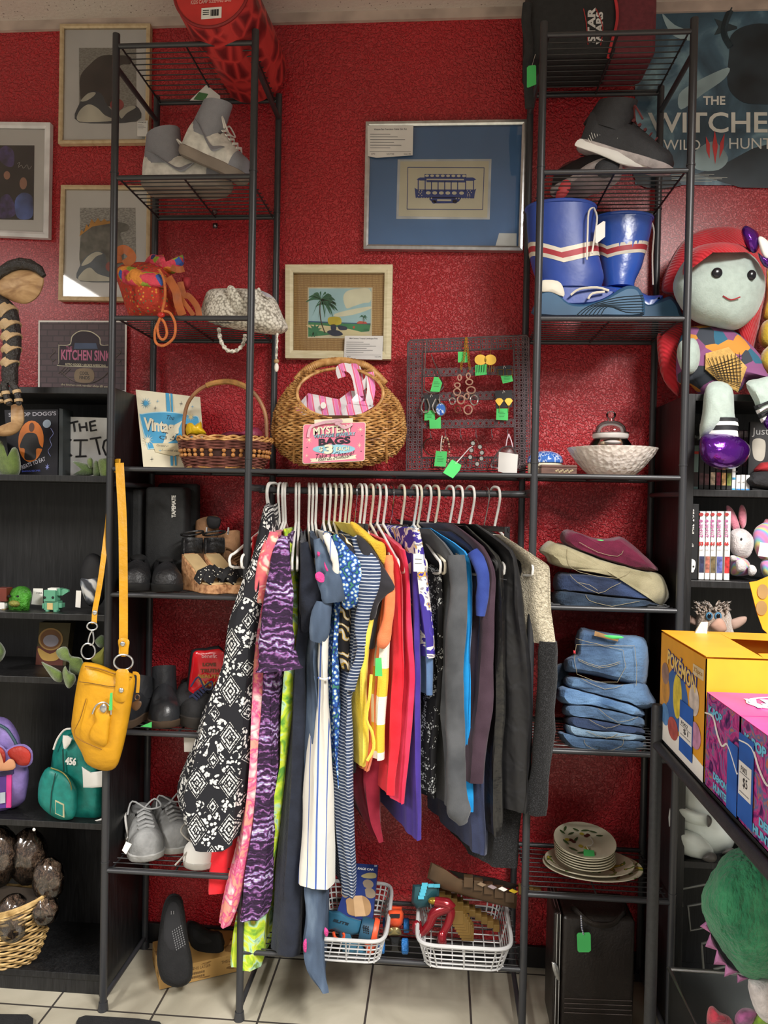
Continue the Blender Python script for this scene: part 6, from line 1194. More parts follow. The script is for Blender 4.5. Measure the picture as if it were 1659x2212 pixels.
m = MB(); m.puff(E6([(1040, 340), (1080, 275), (1200, 270), (1450, 290), (1440, 800), (1300, 800), (1050, 945), (985, 860), (1000, 640), (1025, 480)]), .148, .008, 3, 4, sq=.4); part(t, 'front_panel', m, mat('#c8141f', .15, name='red_vinyl_gloss', coat=.5))
P = ppan([(400, 1400), (490, 1400), (490, 1525), (400, 1525)], .1385); P.z0 = 0
draw(t, P, 'lettering', mat('#e6b8b8', .5), ('text', 'benefit', *E6([(1258, 338)])[0], 33, 9)); draw(t, P, 'lettering', mat('#6a3a20', .4), ('text', 'LOVE', *E6([(1255, 448)])[0], 29, 8, 0, .05), ('text', 'TRUTH', *E6([(1260, 527)])[0], 40, 8, 0, .05)); draw(t, P, 'lettering', mat('#b8863a', .4), ('text', 'BEAUTY', *E6([(1258, 600)])[0], 49, 8, 0, .05))
draw(t, P, 'emblem', mat('#c09040', .4), E6([(1110, 645), (1180, 655), (1205, 700), (1240, 650), (1285, 710), (1340, 650), (1330, 680), (1285, 770), (1240, 700), (1195, 775), (1150, 690)]))
z7 = Z[7]+.005
GSU = mat('#8f908f', .85, .3, 90, name='pale_grey_suede', var=.15); GLC = mat('#9fa0a0', .8)
T_, M_, L_ = shoe('sneaker', 'light grey suede sneaker with white tag, nearest of the pair', on(300, .2, z7), on(325, .012, z7), upper=GSU, solem=mat('#a9a9a6', .7, .2, 100), toem=None, liningm=mat('#7c7d7d', .9), lacem=GLC, swoosh=WHT, W=.1, L=.19, rise=.09, toeh=.06)
m = MB(); m.prism([at(x, y, -.002) for x, y in H3([(62, 415), (85, 365), (118, 380), (85, 438)])], (0, .001, 0)); part(T_, 'price_tag', m, WHT)
shoe('sneaker', 'light grey suede sneaker behind its mate, turned to the right', on(345, .25, z7), on(398, .09, z7), upper=GSU, solem=mat('#a9a9a6', .7, .2, 100), liningm=mat('#7c7d7d', .9), lacem=GLC, W=.1, L=.2, rise=.09, toeh=.06)
T_, M_, L_ = shoe('canvas_shoe', 'black canvas shoe with white rubber toe, peeking from behind the dresses', on(452, .2, z7), on(430, .02, z7), upper=mat('#1c1c1f', .85, .2, 300), solem=mat('#c9c5bd', .5), toem=WHT, liningm=WHT, lacem=GLC, W=.095, L=.2, rise=.08, toeh=.05)
m = MB(); m.ptube(H3([(520, 330, .06), (470, 370, .03), (400, 310, .03), (430, 260, .06), (470, 300, .04)]), 0, .0022, 6, sm=4); m2 = MB(); m2.ptube(H3([(500, 350, .05), (440, 420, .02), (365, 500, .0)]), 0, .0024, 6, sm=3); part(T_, 'loose_lace', m, mat('#a8a49c', .8)); part(T_, 'loose_lace', m2, mat('#a8a49c', .8))
# cardboard box and mules on the floor
n = NT('printed_cardboard', rough=.8); n.col(n.mix(n.ma('GREATER_THAN', n.noise(55, 2, n.co(sc_=(.4, .4, 2.5))), .60), '#b08a50', '#7a5a30')); CARD = n.m
A_, B_ = atz(325, 2160, 0), atz(492, 2105, 0); A_ = V((A_.x+.01, A_.y+.04, 0)); d = (B_-A_).normalized(); M = frame(A_, d)
t = thing('cardboard_box', 'flat brown printed cardboard box on the floor under black shoes', 'box', A_)
Lb = .27
m = MB().bx(0, Lb, 0, .15, 0.002, .055); part(t, 'carton', xf(m, M), CARD, smooth=False, bevel=.001)
P = Pan(M @ V((0, 0, .055)), M @ V((Lb, 0, .055)), M @ V((Lb, 0, .002)), M @ V((0, 0, .002))); m = MB()
for k in range(3): P.text(m, 'THIS LATEST', .12+.3*k, .3, .18, .16, .0006)
for k in range(16): P.rect(m, .3+.02*(k % 8), .5+.2*(k//8), .312+.02*(k % 8), .62+.2*(k//8), .0005)
part(t, 'printing', m, mat('#5a3f20', .8), smooth=False)
m = MB(); m.tube([M @ V((.02+.008*math.cos(k*PI/8), .03+.008*math.sin(k*PI/8), .0555)) for k in range(16)], .003, 4, True); part(t, 'sticker', m, WHT)
FEL = mat('#121213', .95, .3, 200, name='black_felt')
def mule(lab, pts, ins, Y, tag_=None, th=.022):
    t = thing('slip_on_shoe', lab, 'shoe', at(sum(p[0] for p in pts)/len(pts), max(p[1] for p in pts), Y))
    zb = at(400, 2122, Y)
    tl = lambda x, y: .22*(2120-y)/215*.6
    m = MB(); m.puff(pts, Y+.02, th, 3, 5, sq=.35, tilt=tl); part(t, 'sole', m, mat('#1d1e20', .8))
    cx, cy = sum(p[0] for p in pts)/len(pts), sum(p[1] for p in pts)/len(pts)
    m = MB(); m.puff([(cx+(p[0]-cx)*.94, cy+(p[1]-cy)*.96) for p in pts], Y+.0, th, 3, 5, sq=.5, tilt=tl); part(t, 'upper', m, FEL)
    m = MB(); m.puff(ins, Y-.018, .006, 3, 4, tilt=tl); part(t, 'insole', m, mat('#1f1f21', .95))
    return t
t = mule('black felt slip-on propped upright on the cardboard box, insole showing', H3([(270, 1100), (262, 1000), (285, 800), (310, 700), (350, 662), (400, 680), (420, 760), (440, 920), (465, 1050), (455, 1160), (380, 1200), (300, 1170)]), H3([(300, 930), (305, 800), (340, 715), (385, 730), (405, 850), (425, 980), (340, 1020)]), .05)
m = MB()
for i in range(5):
    for j in range(9): x, y = H3([(350+i*12+j*3, 880+j*13-(i*8))])[0]; m.pdisc(x, y, 1.3, 1.6, .03+.12*(2120-y)/215, .001, 6)
part(t, 'mesh_dots', m, mat('#77787a', .7)); m = MB(); [m.prect(369+k*5, 1968, 371+k*5, 1994, .03+.132*(2120-1980)/215, .001) for k in range(2)]; part(t, 'size_print', m, mat('#6a6a6c', .7))
mule('black felt slip-on lying sideways on the cardboard box behind its mate', H3([(430, 830), (480, 820), (560, 870), (635, 890), (650, 1040), (560, 1060), (490, 1020), (440, 930)]), H3([(470, 860), (540, 900), (590, 940), (520, 960), (470, 920)]), .17)
# ================================================================ yellow handbag
YL = mat('#d49a12', .42, .25, 45, name='mustard_leather', var=.1); a = D1
t = thing('handbag', 'mustard yellow leather shoulder bag hanging from the left rack post', 'handbag', at(225, 1665, -.05))
bd = D1([(525, 1290), (560, 1275), (640, 1290), (740, 1330), (830, 1340), (865, 1380), (850, 1500), (815, 1700), (780, 1850), (740, 1950), (660, 1970), (560, 1930), (520, 1850), (458, 1720), (470, 1560), (495, 1400)])
m = MB(); m.puff(bd, -.055, .038, 3, 6, sq=.55); part(t, 'bag_body', m, YL)
m = MB(); m.ptube([(p[0], p[1], -.087) for p in D1([(545, 1300), (640, 1318), (740, 1350), (845, 1372)])], 0, .0022, 5, sm=3); part(t, 'top_seam', m, mat('#9a6a10', .6))
m = MB(); m.ptube([(p[0], p[1], -.095) for p in D1([(508, 1400), (600, 1412), (700, 1430), (740, 1430)])], 0, .001, 5, sm=3); part(t, 'seam', m, mat('#6a4a10', .6))
q = E5([(645, 100), (600, 250), (560, 380), (760, 480)]); m = MB(); m.ptube([(p[0], p[1], -.093) for p in q], 0, .001, 5, sm=3); part(t, 'pocket_seam', m, mat('#8a5c10', .6))
m = MB(); m.puff(E5([(700, 190), (740, 150), (800, 165), (830, 220), (820, 290), (800, 440), (740, 448), (665, 400), (680, 320), (710, 270)]), -.095, .012, 3, 4, sq=.6); pk = part(t, 'front_pocket', m, YL)
m = MB(); m.ptube([(p[0], p[1], -.105) for p in E5([(690, 215), (720, 150), (780, 128), (825, 165), (830, 220)])], 0, .0022, 7, sm=3); part(t, 'metal_arch', m, SILV)
m = MB(); m.puff(E5([(745, 165), (775, 135), (800, 165), (785, 205), (755, 200)]), -.11, .004, 2, 3); part(t, 'clasp', m, SILV)
m = MB(); m.prism([at(x, y, -.115) for x, y in E5([(822, 60), (840, 55), (838, 185), (812, 190)])], (0, .001, 0)); part(t, 'price_tag', m, GREEN)
strap(D1([(765, 0, -.02), (768, 60, -.022), (785, 400, -.04), (790, 800, -.055), (790, 1120, -.062), (788, 1220, -.066)]), .021, .004, YL, 'strap', t)
strap(D1([(765, 0, -.02), (745, 5, .015), (740, 60, .03)]), .021, .004, YL, 'strap', t)
strap(D1([(708, 150, .035), (690, 380, .012), (650, 700, -.02), (625, 850, -.03), (608, 940, -.035), (602, 1030, -.04)]), .013, .005, YL, 'strap', t)
m = MB(); m.puff(D1([(755, 1140), (770, 1122), (800, 1120), (828, 1140), (822, 1190), (815, 1235), (766, 1235), (762, 1190)]), -.068, .004, 3, 3); part(t, 'strap_end', m, YL)
m = MB(); m.puff(D1([(738, 1420), (745, 1330), (790, 1318), (825, 1335), (828, 1440), (805, 1520), (760, 1530), (728, 1500)]), -.095, .006, 3, 3); part(t, 'side_tab', m, YL)
for (x, y, r, Y_) in ((790, 1275, 10.5, -.07),): m = MB(); q = D1([(x, y)])[0]; q = (q[0], q[1]); m.tube([at(q[0]+20.5*math.cos(k*PI/12), q[1]+16.5*math.sin(k*PI/12), Y_) for k in range(24)], .0026, 8, True); part(t, 'ring', m, SILV)
for (x, y, rx, ry) in ((565, 1205, 15, 17), (590, 1045, 11, 8.5)): m = MB(); q = D1([(x, y)])[0]; m.tube([at(q[0]+rx*math.cos(k*PI/10), q[1]+ry*math.sin(k*PI/10), -.045) for k in range(20)], .0022, 8, True); part(t, 'ring', m, SILV)
m = MB(); m.ptube([(p[0], p[1], -.045) for p in D1([(590, 1075), (575, 1100), (565, 1150), (585, 1165), (600, 1140), (595, 1080)])], 0, .002, 6, sm=3); part(t, 'swivel_hook', m, SILV)
for x, y, Y_ in ((785, 1158, -.074), (775, 1455, -.103), (606, 958, -.04)): m = MB(); q = D1([(x, y)])[0]; m.ell(at(q[0], q[1], Y_), (.0065, .003, .0065)); part(t, 'rivet', m, SILV)
strap(D1([(850, 1345, -.05), (885, 1360, -.05), (880, 1470, -.05)]), .008, .003, YL, 'charm_strap', t)
m = MB(); q = D1([(878, 1500)])[0]; m.tube([at(q[0]+5*math.cos(k*PI/6), q[1]+6*math.sin(k*PI/6), -.05) for k in range(12)], .002, 5, True); m.puff(D1([(840, 1540), (880, 1520), (905, 1530), (900, 1560), (875, 1585), (850, 1575)]), -.05, .003, 3, 3); part(t, 'charm', m, mat('#5a3c22', .5))
# ================================================================ left bookcase contents
zs_ = zl
def stand(px, Y, k): return on(px, Y, zs_[k]+.001)
EARB = NT('tan_rubber', rough=.5); EARB.col(EARB.ramp(EARB.noise(14, 4, EARB.co(sc_=(1, 1, 3)), 1), [(.35, '#8a6644'), (.55, '#b08c62'), (.7, '#c4a276')])); EARB.bump(EARB.noise(18, 3), .5, .01); EARB = EARB.m
DKR = mat('#2e2a28', .45, .8, 90, name='dark_scaly_rubber'); TANR = mat('#bfa27a', .5, .4, 90, name='tan_ring_rubber')
Yc = -.02
t = thing('creature_statue', 'dark striped creature statue at the left edge, ear and clawed arm in view', 'statue', at(15, 940, Yc))
m = MB(); m.puff(E1([(-80, 330), (-20, 260), (60, 215), (160, 175), (290, 180), (370, 215), (405, 270), (385, 370), (330, 450), (240, 495), (140, 480), (40, 440), (-80, 400)]), Yc, .02, 3, 5); part(t, 'ear', m, EARB)
m = MB(); m.ptube([(p[0], p[1], Yc-.008) for p in E1([(-80, 290), (20, 200), (100, 150), (190, 125), (280, 135), (360, 180), (405, 240)])], 0, [.014, .014, .015, .015, .014, .012, .006], 10); part(t, 'ear_rim', m, DKR)
arm = [(-30, 480, 90), (60, 560, 92), (90, 650, 88), (105, 760, 84), (112, 860, 82), (105, 950, 80), (95, 1050, 72), (90, 1140, 75), (95, 1230, 70)]
q = E1([(x, y) for x, y, r in arm]); m = MB(); m.tube(cr([at(p[0], p[1], Yc) for p in q], 4, False), [interp([(i, w_[2]) for i, w_ in enumerate(arm)], j/4)[0]/4.2533*mpp(Yc) for j in range(4*8+1)], 16); part(t, 'arm', m, DKR)
AP = cr([at(p[0], p[1], Yc) for p in q], 4, False)
for j in (4, 9, 13, 18, 23): r_ = interp([(i, w_[2]) for i, w_ in enumerate(arm)], j/4)[0]/4.2533*mpp(Yc)+.0016; part(t, 'arm_stripe', MB().tube([AP[j]+V((-.008, 0, .005)), AP[j+1]+V((.006, 0, -.006))], r_, 16), TANR)
for k, pts in enumerate(([(40, 1210), (50, 1300), (70, 1380), (95, 1430)], [(110, 1220), (150, 1290), (168, 1370), (175, 1430)], [(0, 1230), (-10, 1320), (0, 1400)])):
    P_ = cr([at(p[0], p[1], Yc-.012) for p in E1(pts)], 3, False); m = MB(); m.tube(P_, [.0098-.0003*i for i in range(len(P_)-1)]+[.003], 10); part(t, 'finger', m, DKR)
    for j in (3, 6): m = MB(); m.tube([P_[min(j, len(P_)-2)], P_[min(j+1, len(P_)-1)]], .0105, 10); part(t, 'finger_stripe', m, TANR)
m = MB(); m.puff(E1([(-60, 1640), (60, 1620), (130, 1560), (150, 1480), (100, 1430), (200, 1420), (225, 1560), (180, 1660), (80, 1710), (-60, 1700)]), .03, .02, 3, 4); part(t, 'curled_foot', m, EARB)
PLG = mat('#5f7434', .95, .3, 250, name='olive_plush', sheen=.5); PLD = mat('#4b6030', .95, .3, 250, name='dark_olive_plush', sheen=.5)
m = MB(); m.puff(E1([(-80, 1720), (20, 1760), (60, 1900), (110, 1820), (160, 1830), (190, 1960), (170, 2070), (60, 2100), (-80, 1960)]), .09, .035, 3, 5); t = solo('plush_toy', 'olive green plush leg with a white care tag at the left edge', 'plush toy', m, PLG)
BKM = mat('#16151c', .3, name='glossy_black_cover')
P = ppan(E1([(40, 1470), (535, 1465), (530, 2070), (90, 2080)]), .12)
t = thing('cookbook', 'black hardcover cookbook with an orange oval portrait on its cover', 'book', P(.5, 1)); m = MB(); P.rect(m, 0, 0, 1, 1, 0, .012); part(t, 'cover', m, BKM, smooth=False); P.z0 = .0008
draw(t, P, 'lettering', mat('#a9a6b0', .4), ('text', "SNOOP DOGG'S", *E1([(300, 1508)])[0], 104, 9, -.02, .02), ('text', 'TREATS TO EAT', *E1([(318, 1965)])[0], 66, 9, -.3, .02)); draw(t, P, 'lettering', mat('#5a6ad0', .4), ('text', 'BAKING RECIPES', *E1([(310, 2034)])[0], 44, 3.6, -.02))
draw(t, P, 'oval', mat('#c8702a', .4, var=.2), ('disc', *E1([(298, 1760)])[0], 29, 45)); 
draw(t, P, 'portrait', mat('#1b191b', .5), ('sm', E1([(190, 1810), (235, 1700), (290, 1680), (350, 1700), (385, 1790), (420, 1830), (355, 1830), (350, 1925), (245, 1925), (240, 1830)])), off=.0012); draw(t, P, 'portrait', mat('#5a3626', .5), ('disc', *E1([(300, 1630)])[0], 6, 10), off=.0014)
draw(t, P, 'sticker', mat('#8d9aa8', .3), ('disc', *E1([(442, 1598)])[0], 9, 9), off=.0014); draw(t, P, 'ornament', mat('#7a82b8', .4), ('line', E1([(480, 1640), (510, 1690), (480, 1740), (500, 1800), (470, 1850), (500, 1900)]), .0008, 3), ('star', *E1([(474, 2000)])[0], 6, 8, 7, .3), off=.0012)
m = MB().prism([at(x, y, .115) for x, y in E1([(545, 1455), (578, 1460), (575, 2090), (538, 2090)])], (0, .06, 0)); solo('book', 'thin dark book standing on edge between the cookbook and the handwritten sign', 'book', m, mat('#2c3234', .5), smooth=False)
P = ppan(E1([(590, 1530), (1045, 1545), (1040, 2095), (570, 2090)]), .16)
t = thing('handwritten_sign', 'white board with THE KITC handwritten in black marker', 'sign', P(.5, 1)); m = MB(); P.rect(m, 0, 0, 1, 1, 0, .006); part(t, 'board', m, mat('#c9c9c8', .7), smooth=False)
def ink(lines_, w): 
    m = MB()
    for l in lines_: P.line(m, sub(P, E1(l)), w, .001, 6)
    return m
for nm_, ls in (('T', [[(632, 1595), (720, 1575)], [(680, 1585), (690, 1670)]]), ('H', [[(730, 1595), (740, 1670)], [(790, 1585), (800, 1665)], [(735, 1632), (795, 1625)]]), ('E', [[(825, 1580), (835, 1665), (888, 1655)], [(825, 1585), (878, 1570)], [(830, 1622), (880, 1612)]]), ('K', [[(597, 1730), (590, 1895)], [(655, 1740), (595, 1820), (660, 1895)]]), ('I', [[(680, 1750), (805, 1750)], [(740, 1755), (735, 1895)], [(695, 1900), (790, 1898)]]), ('T', [[(825, 1740), (925, 1725)], [(880, 1740), (910, 1885)]]), ('C', [[(1010, 1730), (955, 1760), (940, 1820), (965, 1890), (1010, 1900)]])):
    part(t, 'marker_letter', ink(ls, .0027), INK)
for i, pts in enumerate(([(665, 1945), (740, 1950), (850, 1990), (870, 2060), (760, 2080), (670, 2060), (740, 2020)], [(800, 1930), (830, 1905), (855, 1935), (850, 2000), (815, 2000)], [(860, 1960), (890, 1935), (920, 2000), (930, 2080), (860, 2080)], [(900, 1940), (960, 1915), (1040, 1920), (1040, 2085), (930, 2085)])):
    m = MB(); m.puff(E1(pts), .10-.01*i, .018, 3, 4)
    if i == 0: t = thing('plush_toy', 'spiky olive green plush lying below the handwritten sign', 'plush toy', on(215, .1, zl[1])); 
    part(t, 'spike', m, PLG if i % 2 else PLD)
# figures
t = thing('creature_figurine', 'green warty round creature figurine on the left bookcase', 'figurine', stand(43, .11, 2)); a = H1
FRG = mat('#3f8a24', .45, .8, 120, name='warty_green', var=.35)
m = MB(); m.puff(a([(100, 400), (150, 290), (260, 232), (360, 240), (425, 290), (445, 380), (420, 450), (400, 580), (330, 605), (150, 600), (115, 530)]), .11, .032, 3, 6, sq=.8); part(t, 'body', m, FRG)
m = MB(); m.puff(a([(120, 455), (180, 425), (260, 440), (280, 490), (220, 520), (140, 500)]), .083, .012, 3, 4); part(t, 'muzzle', m, mat('#8a8a3c', .5, .5, 150))
for x, y in ((128, 368), (255, 372)): m = MB(); q = a([(x, y)])[0]; m.ell(at(q[0], q[1], .082), (.006, .004, .004)); part(t, 'eye', m, mat('#0a0a0a', .1))
t = thing('brick_figurine', 'small mint green brick-built creature figurine with a white tag behind', 'figurine', stand(112, .10, 2)); BRG = mat('#5a9a7c', .35, name='mint_plastic', var=.05)
def bk(x0, y0, x1, y1, Y, d, mm, nm='brick'):
    A_, B_ = at(*a([(x0, y1)])[0], Y), at(*a([(x1, y0)])[0], Y); part(t, nm, MB().bx(A_.x, B_.x, Y, Y+d, A_.z, B_.z), mm, smooth=False, bevel=.0006)
bk(600, 290, 760, 440, .085, .03, BRG, 'head'); bk(605, 445, 800, 560, .09, .025, BRG, 'body'); bk(645, 465, 725, 555, .088, .004, mat('#c9b078', .4), 'belly'); bk(625, 560, 665, 592, .085, .02, BRG, 'foot'); bk(735, 560, 780, 592, .085, .02, BRG, 'foot'); bk(580, 470, 605, 540, .088, .02, BRG, 'arm'); bk(800, 470, 850, 530, .092, .02, BRG, 'arm'); bk(655, 262, 775, 292, .09, .02, WHT, 'crest'); bk(765, 265, 830, 360, .095, .02, BRG, 'ear')
m = MB(); m.prism([at(x, y, .10) for x, y in a([(830, 290), (880, 265), (940, 285), (940, 310), (860, 360), (830, 360)])], (0, .008, 0)); part(t, 'ear_tip', m, BRG)
for x in (615, 728): m = MB(); q = a([(x, 388)])[0]; m.ell(at(q[0], q[1], .084), (.0035, .002, .0035)); part(t, 'eye', m, mat('#0a0a0a', .1))
m = MB(); m.prism([at(x, y, .13) for x, y in a([(460, 262), (590, 265), (590, 495), (430, 480)])], (0, .001, 0)); part(t, 'price_tag', m, WHT); m = MB(); m.text('F006', 85, 1281, 12, 4, .1295); part(t, 'tag_writing', m, INK)
t = thing('brick_figurine', 'small reddish brown brick figurine cut by the left edge', 'figurine', stand(3, .10, 2)); bk(-60, 260, 90, 440, .085, .03, mat('#6a2c20', .4), 'head'); bk(-60, 455, 60, 550, .09, .02, WHT, 'body'); bk(20, 540, 60, 580, .09, .02, mat('#b09a6a', .4), 'foot')
T_ = thing('slip_on_shoe', 'black slip-on with a white feather print propped up on the left bookcase', 'shoe', stand(205, .12, 2))
m = MB(); m.puff(D1([(515, 740), (520, 660), (560, 590), (610, 580), (660, 620), (690, 720), (680, 830), (640, 910), (570, 915), (530, 850)]), .13, .03, 3, 6, sq=.6); part(T_, 'upper', m, mat('#17171a', .7))
n = NT('feather_print', rough=.7); n.col(n.ramp(n.wave(12, 'DIAGONAL', dist=5, dsc=1.5), [(.2, '#3a3c42'), (.5, '#8f959e'), (.75, '#d2d2d0')])); m = MB(); m.puff(D1([(513, 745), (560, 735), (640, 720), (640, 800), (610, 900), (565, 905), (530, 840)]), .115, .022, 3, 5, sq=.6); part(T_, 'toe_print', m, n.m)
m = MB(); m.prism([at(x, y, .09) for x, y in a([(1050, 292), (1118, 295), (1108, 530), (1038, 520)])], (0, .001, 0)); part(T_, 'price_tag', m, WHT)
t = thing('book', 'brown picture box with a round steamer basket drawing', 'box', stand(112, .2, 3)); n = NT('olive_card', rough=.7); n.col('#4a4228')
P = ppan(a([(545, 730), (975, 740), (900, 1360), (490, 1340)]), .2); m = MB(); P.rect(m, 0, 0, 1, 1, 0, .03); part(t, 'box_body', m, n.m, smooth=False); P.z0 = .001
draw(t, P, 'print', mat('#5e2f24', .6), a([(510, 1060), (890, 1070), (880, 1350), (490, 1335)])); draw(t, P, 'print', mat('#a8834a', .6), ('disc', *a([(705, 960)])[0], 27, 24), off=.0014); draw(t, P, 'print', mat('#7a5230', .6), ('disc', *a([(705, 960)])[0], 23, 21), off=.0018)
draw(t, P, 'print', mat('#b8944c', .6), ('sm', a([(535, 1080), (700, 1160), (860, 1080), (850, 1180), (780, 1250), (620, 1250), (550, 1180)])), off=.0022); draw(t, P, 'print', mat('#9a95a0', .6), ('disc', *a([(710, 980)])[0], 17, 13), off=.0024)
t = thing('plush_toy', 'olive green plush with crossed legs beside the yellow bag', 'plush toy', stand(180, .06, 3))
for pts, Y_ in (([(570, 1280), (640, 1300), (800, 1380), (870, 1450), (850, 1550), (760, 1540), (680, 1450)], .04), ([(860, 1420), (900, 1330), (940, 1400), (1030, 1450), (1040, 1540), (960, 1640), (900, 1590)], .02), ([(770, 1130), (850, 1070), (930, 1080), (980, 1190), (1130, 1230), (1150, 1420), (1040, 1450), (950, 1400), (960, 1290), (830, 1240)], .06)):
    m = MB(); m.puff(a(pts), Y_, .026, 3, 5, sq=.8); part(t, 'limb', m, PLG)
m = MB(); m.puff(a([(1250, 1240), (1380, 1120), (1460, 1060), (1460, 1300), (1380, 1330)]), .1, .02, 3, 4); part(t, 'belly', m, mat('#8a8a3c', .95))
m = MB(); m.puff(a([(1310, 980), (1400, 900), (1465, 960), (1465, 1060), (1380, 1080), (1330, 1040)]), .12, .02, 3, 4); part(t, 'head', m, PLD)
m = MB(); m.puff(a([(-90, 960), (0, 1000), (60, 1080), (75, 1160), (10, 1270), (-90, 1260)]), .1, .03, 3, 5); solo('plush_toy', 'dark green plush sliver at the left edge, lower shelf', 'plush toy', m, PLD)
# backpacks
TEAL = mat('#117a70', .42, .08, 200, name='teal_vinyl'); a = E5
zb5 = zl[4]+.001
t = thing('backpack', 'small teal backpack with the number 456 below the yellow bag', 'backpack', stand(160, .12, 4))
m = MB(); m.puff(a([(400, 480), (430, 400), (480, 335), (560, 325), (640, 380), (700, 560), (770, 620), (775, 1000), (640, 1045), (540, 1030), (380, 960), (350, 800), (380, 600)]), .13, .06, 3, 6, sq=.5); part(t, 'main_body', m, TEAL)
m = MB(); m.puff(a([(300, 700), (360, 612), (470, 640), (560, 740), (580, 850), (560, 980), (490, 1010), (400, 985), (300, 900), (283, 810)]), .065, .03, 3, 6, sq=.4); part(t, 'front_pocket', m, TEAL)
m = MB(); m.puff(a([(470, 375), (540, 400), (500, 470), (475, 470)]), .065, .004, 2, 3); part(t, 'white_collar', m, WHT)
m = MB(); m.puff(a([(605, 600), (680, 650), (770, 640), (770, 760), (612, 775)]), .075, .006, 1, 3, sq=.4); part(t, 'side_panel', m, WHT)
m = MB(); m.ptube([(p[0], p[1], .075) for p in a([(400, 480), (430, 400), (480, 335), (530, 325)])], 0, .0028, 6, sm=3); m2 = MB(); m2.ptube([(p[0], p[1], .075) for p in a([(520, 1020), (600, 1045), (765, 1000)])], 0, .0028, 6, sm=3); part(t, 'piping', m, WHT); part(t, 'piping', m2, WHT)
m = MB(); m.text('456', *a([(528, 568)])[0], 24, 17, .066, ang=.12, bold=.05); part(t, 'number', m, WHT)
m = MB(); m.ptube([(p[0], p[1], .064) for p in a([(470, 480), (472, 560), (478, 640)])], 0, .0018, 5); m.ptube([(p[0], p[1], .034) for p in a([(415, 660), (385, 800), (375, 960)])], 0, .0015, 5); part(t, 'zipper', m, mat('#0a3a36', .5))
m = MB(); m.ptube([(p[0], p[1], .040) for p in a([(380, 618), (470, 655), (525, 730), (535, 820)])], 0, .002, 5, sm=3); part(t, 'zipper', m, mat('#7a7440', .4, metal=.6))
m = MB(); m.prism([at(x, y, .034) for x, y in a([(412, 858), (478, 890), (480, 990), (412, 960)])], (0, .002, 0)); part(t, 'patch', m, mat('#b8b490', .4)); m = MB(); m.prism([at(x, y, .0335) for x, y in a([(417, 872), (468, 898), (468, 980), (415, 955)])], (0, .002, 0)); part(t, 'patch', m, TEAL)
LIL = mat('#7d6aa8', .55, .1, 200, name='lilac_vinyl')
t = thing('backpack', 'small lilac backpack with a red bow at the left edge', 'backpack', stand(25, .12, 4))
m = MB(); m.puff(a([(-120, 260), (0, 235), (80, 270), (140, 370), (160, 460), (215, 640), (200, 800), (170, 880), (60, 930), (-120, 930)]), .12, .055, 3, 6, sq=.5); part(t, 'main_body', m, LIL)
m = MB(); m.ptube([(p[0], p[1], .07) for p in a([(-20, 290), (50, 330), (100, 400), (125, 450)])], 0, .004, 6, sm=3); part(t, 'zipper', m, mat('#2c4a54', .5))
m = MB(); m.puff(a([(-100, 470), (0, 440), (45, 480), (100, 450), (180, 440), (240, 490), (240, 580), (180, 615), (110, 600), (40, 640), (-100, 640)]), .055, .008, 3, 4); part(t, 'bow_backing', m, LIL)
for pts in ([(55, 500), (110, 460), (180, 460), (230, 510), (215, 590), (150, 600), (90, 560)], [(-60, 480), (0, 460), (40, 510), (30, 600), (-60, 600)]): m = MB(); m.puff(a(pts), .045, .01, 3, 4); part(t, 'bow', m, mat('#a8281c', .5, .5, 40))
m = MB(); m.puff(a([(-60, 600), (0, 500), (30, 600), (70, 550), (110, 570), (100, 630), (-60, 640)]), .036, .006, 3, 4); part(t, 'applique', m, mat('#c9906a', .6))
m = MB(); m.prism([at(x, y, .06) for x, y in a([(-80, 640), (98, 625), (98, 665), (-80, 690)])], (0, .004, 0)); part(t, 'trim_band', m, mat('#2a2450', .5)); m = MB(); m.prism([at(x, y, .062) for x, y in a([(48, 670), (84, 668), (80, 915), (45, 915)])], (0, .004, 0)); part(t, 'side_band', m, mat('#c0307a', .5)); m = MB(); m.prism([at(x, y, .063) for x, y in a([(-80, 690), (48, 680), (45, 915), (-80, 930)])], (0, .004, 0)); part(t, 'front_panel', m, mat('#4a2a78', .5)); m = MB(); m.prism([at(x, y, .058) for x, y in a([(0, 805), (38, 800), (38, 880), (0, 885)])], (0, .002, 0)); part(t, 'patch', m, mat('#a0a8b0', .5))
m = MB(); m.ell(at(*a([(254, 1079)])[0], YB+.001), (.0045, .002, .0045)); solo('cam_screw_cover', 'small round white dot on the edge of the left bookcase shelf', 'screw cover', m, WHT)
# wicker basket with wrapped cones
BW = NT('blond_wicker', rough=.5); BW.col(BW.ramp(BW.noise(50, 3), [(.3, '#8f7040'), (.55, '#c2a26a'), (.75, '#d8bd88')])); BW = BW.m
cb = on(10, .10, .052); t = thing('wicker_basket', 'oval blond wicker basket of wrapped pine cones at the lower left', 'basket', cb)
def bf2(v, u, r0=.092, r1=.150, h=.155):
    an = 2*PI*u; c, s = math.cos(an), math.sin(an); r = r0+(r1-r0)*v**.7
    lift = .05*v*abs(c)**2
    return cb+V((c*r*1.12-.02, s*r*.55, .004+h*v+lift)), V((c, s, 0))
m = MB(); weave(m, bf2, 20, 30, .0032, .0035); part(t, 'woven_wall', m, BW)
m = MB(); m.loft([[bf2(v, k/40)[0]-bf2(v, k/40)[1]*.006 for k in range(40)] for v in (0, .3, .6, 1)]); part(t, 'inner_liner', m, mat('#2a2016', .9))
for j in range(5): m = MB(); m.tube([bf2(1, k/60)[0]+V((math.cos(2*PI*k/60)*.004*math.sin(j*1.3), 0, .004+.005*math.cos(j*1.3+k*.2))) for k in range(60)], .0048, 6, True); part(t, 'rim_cane', m, BW)
CEL = glass_mat('cellophane', mixf=.08, gloss_rough=.12)
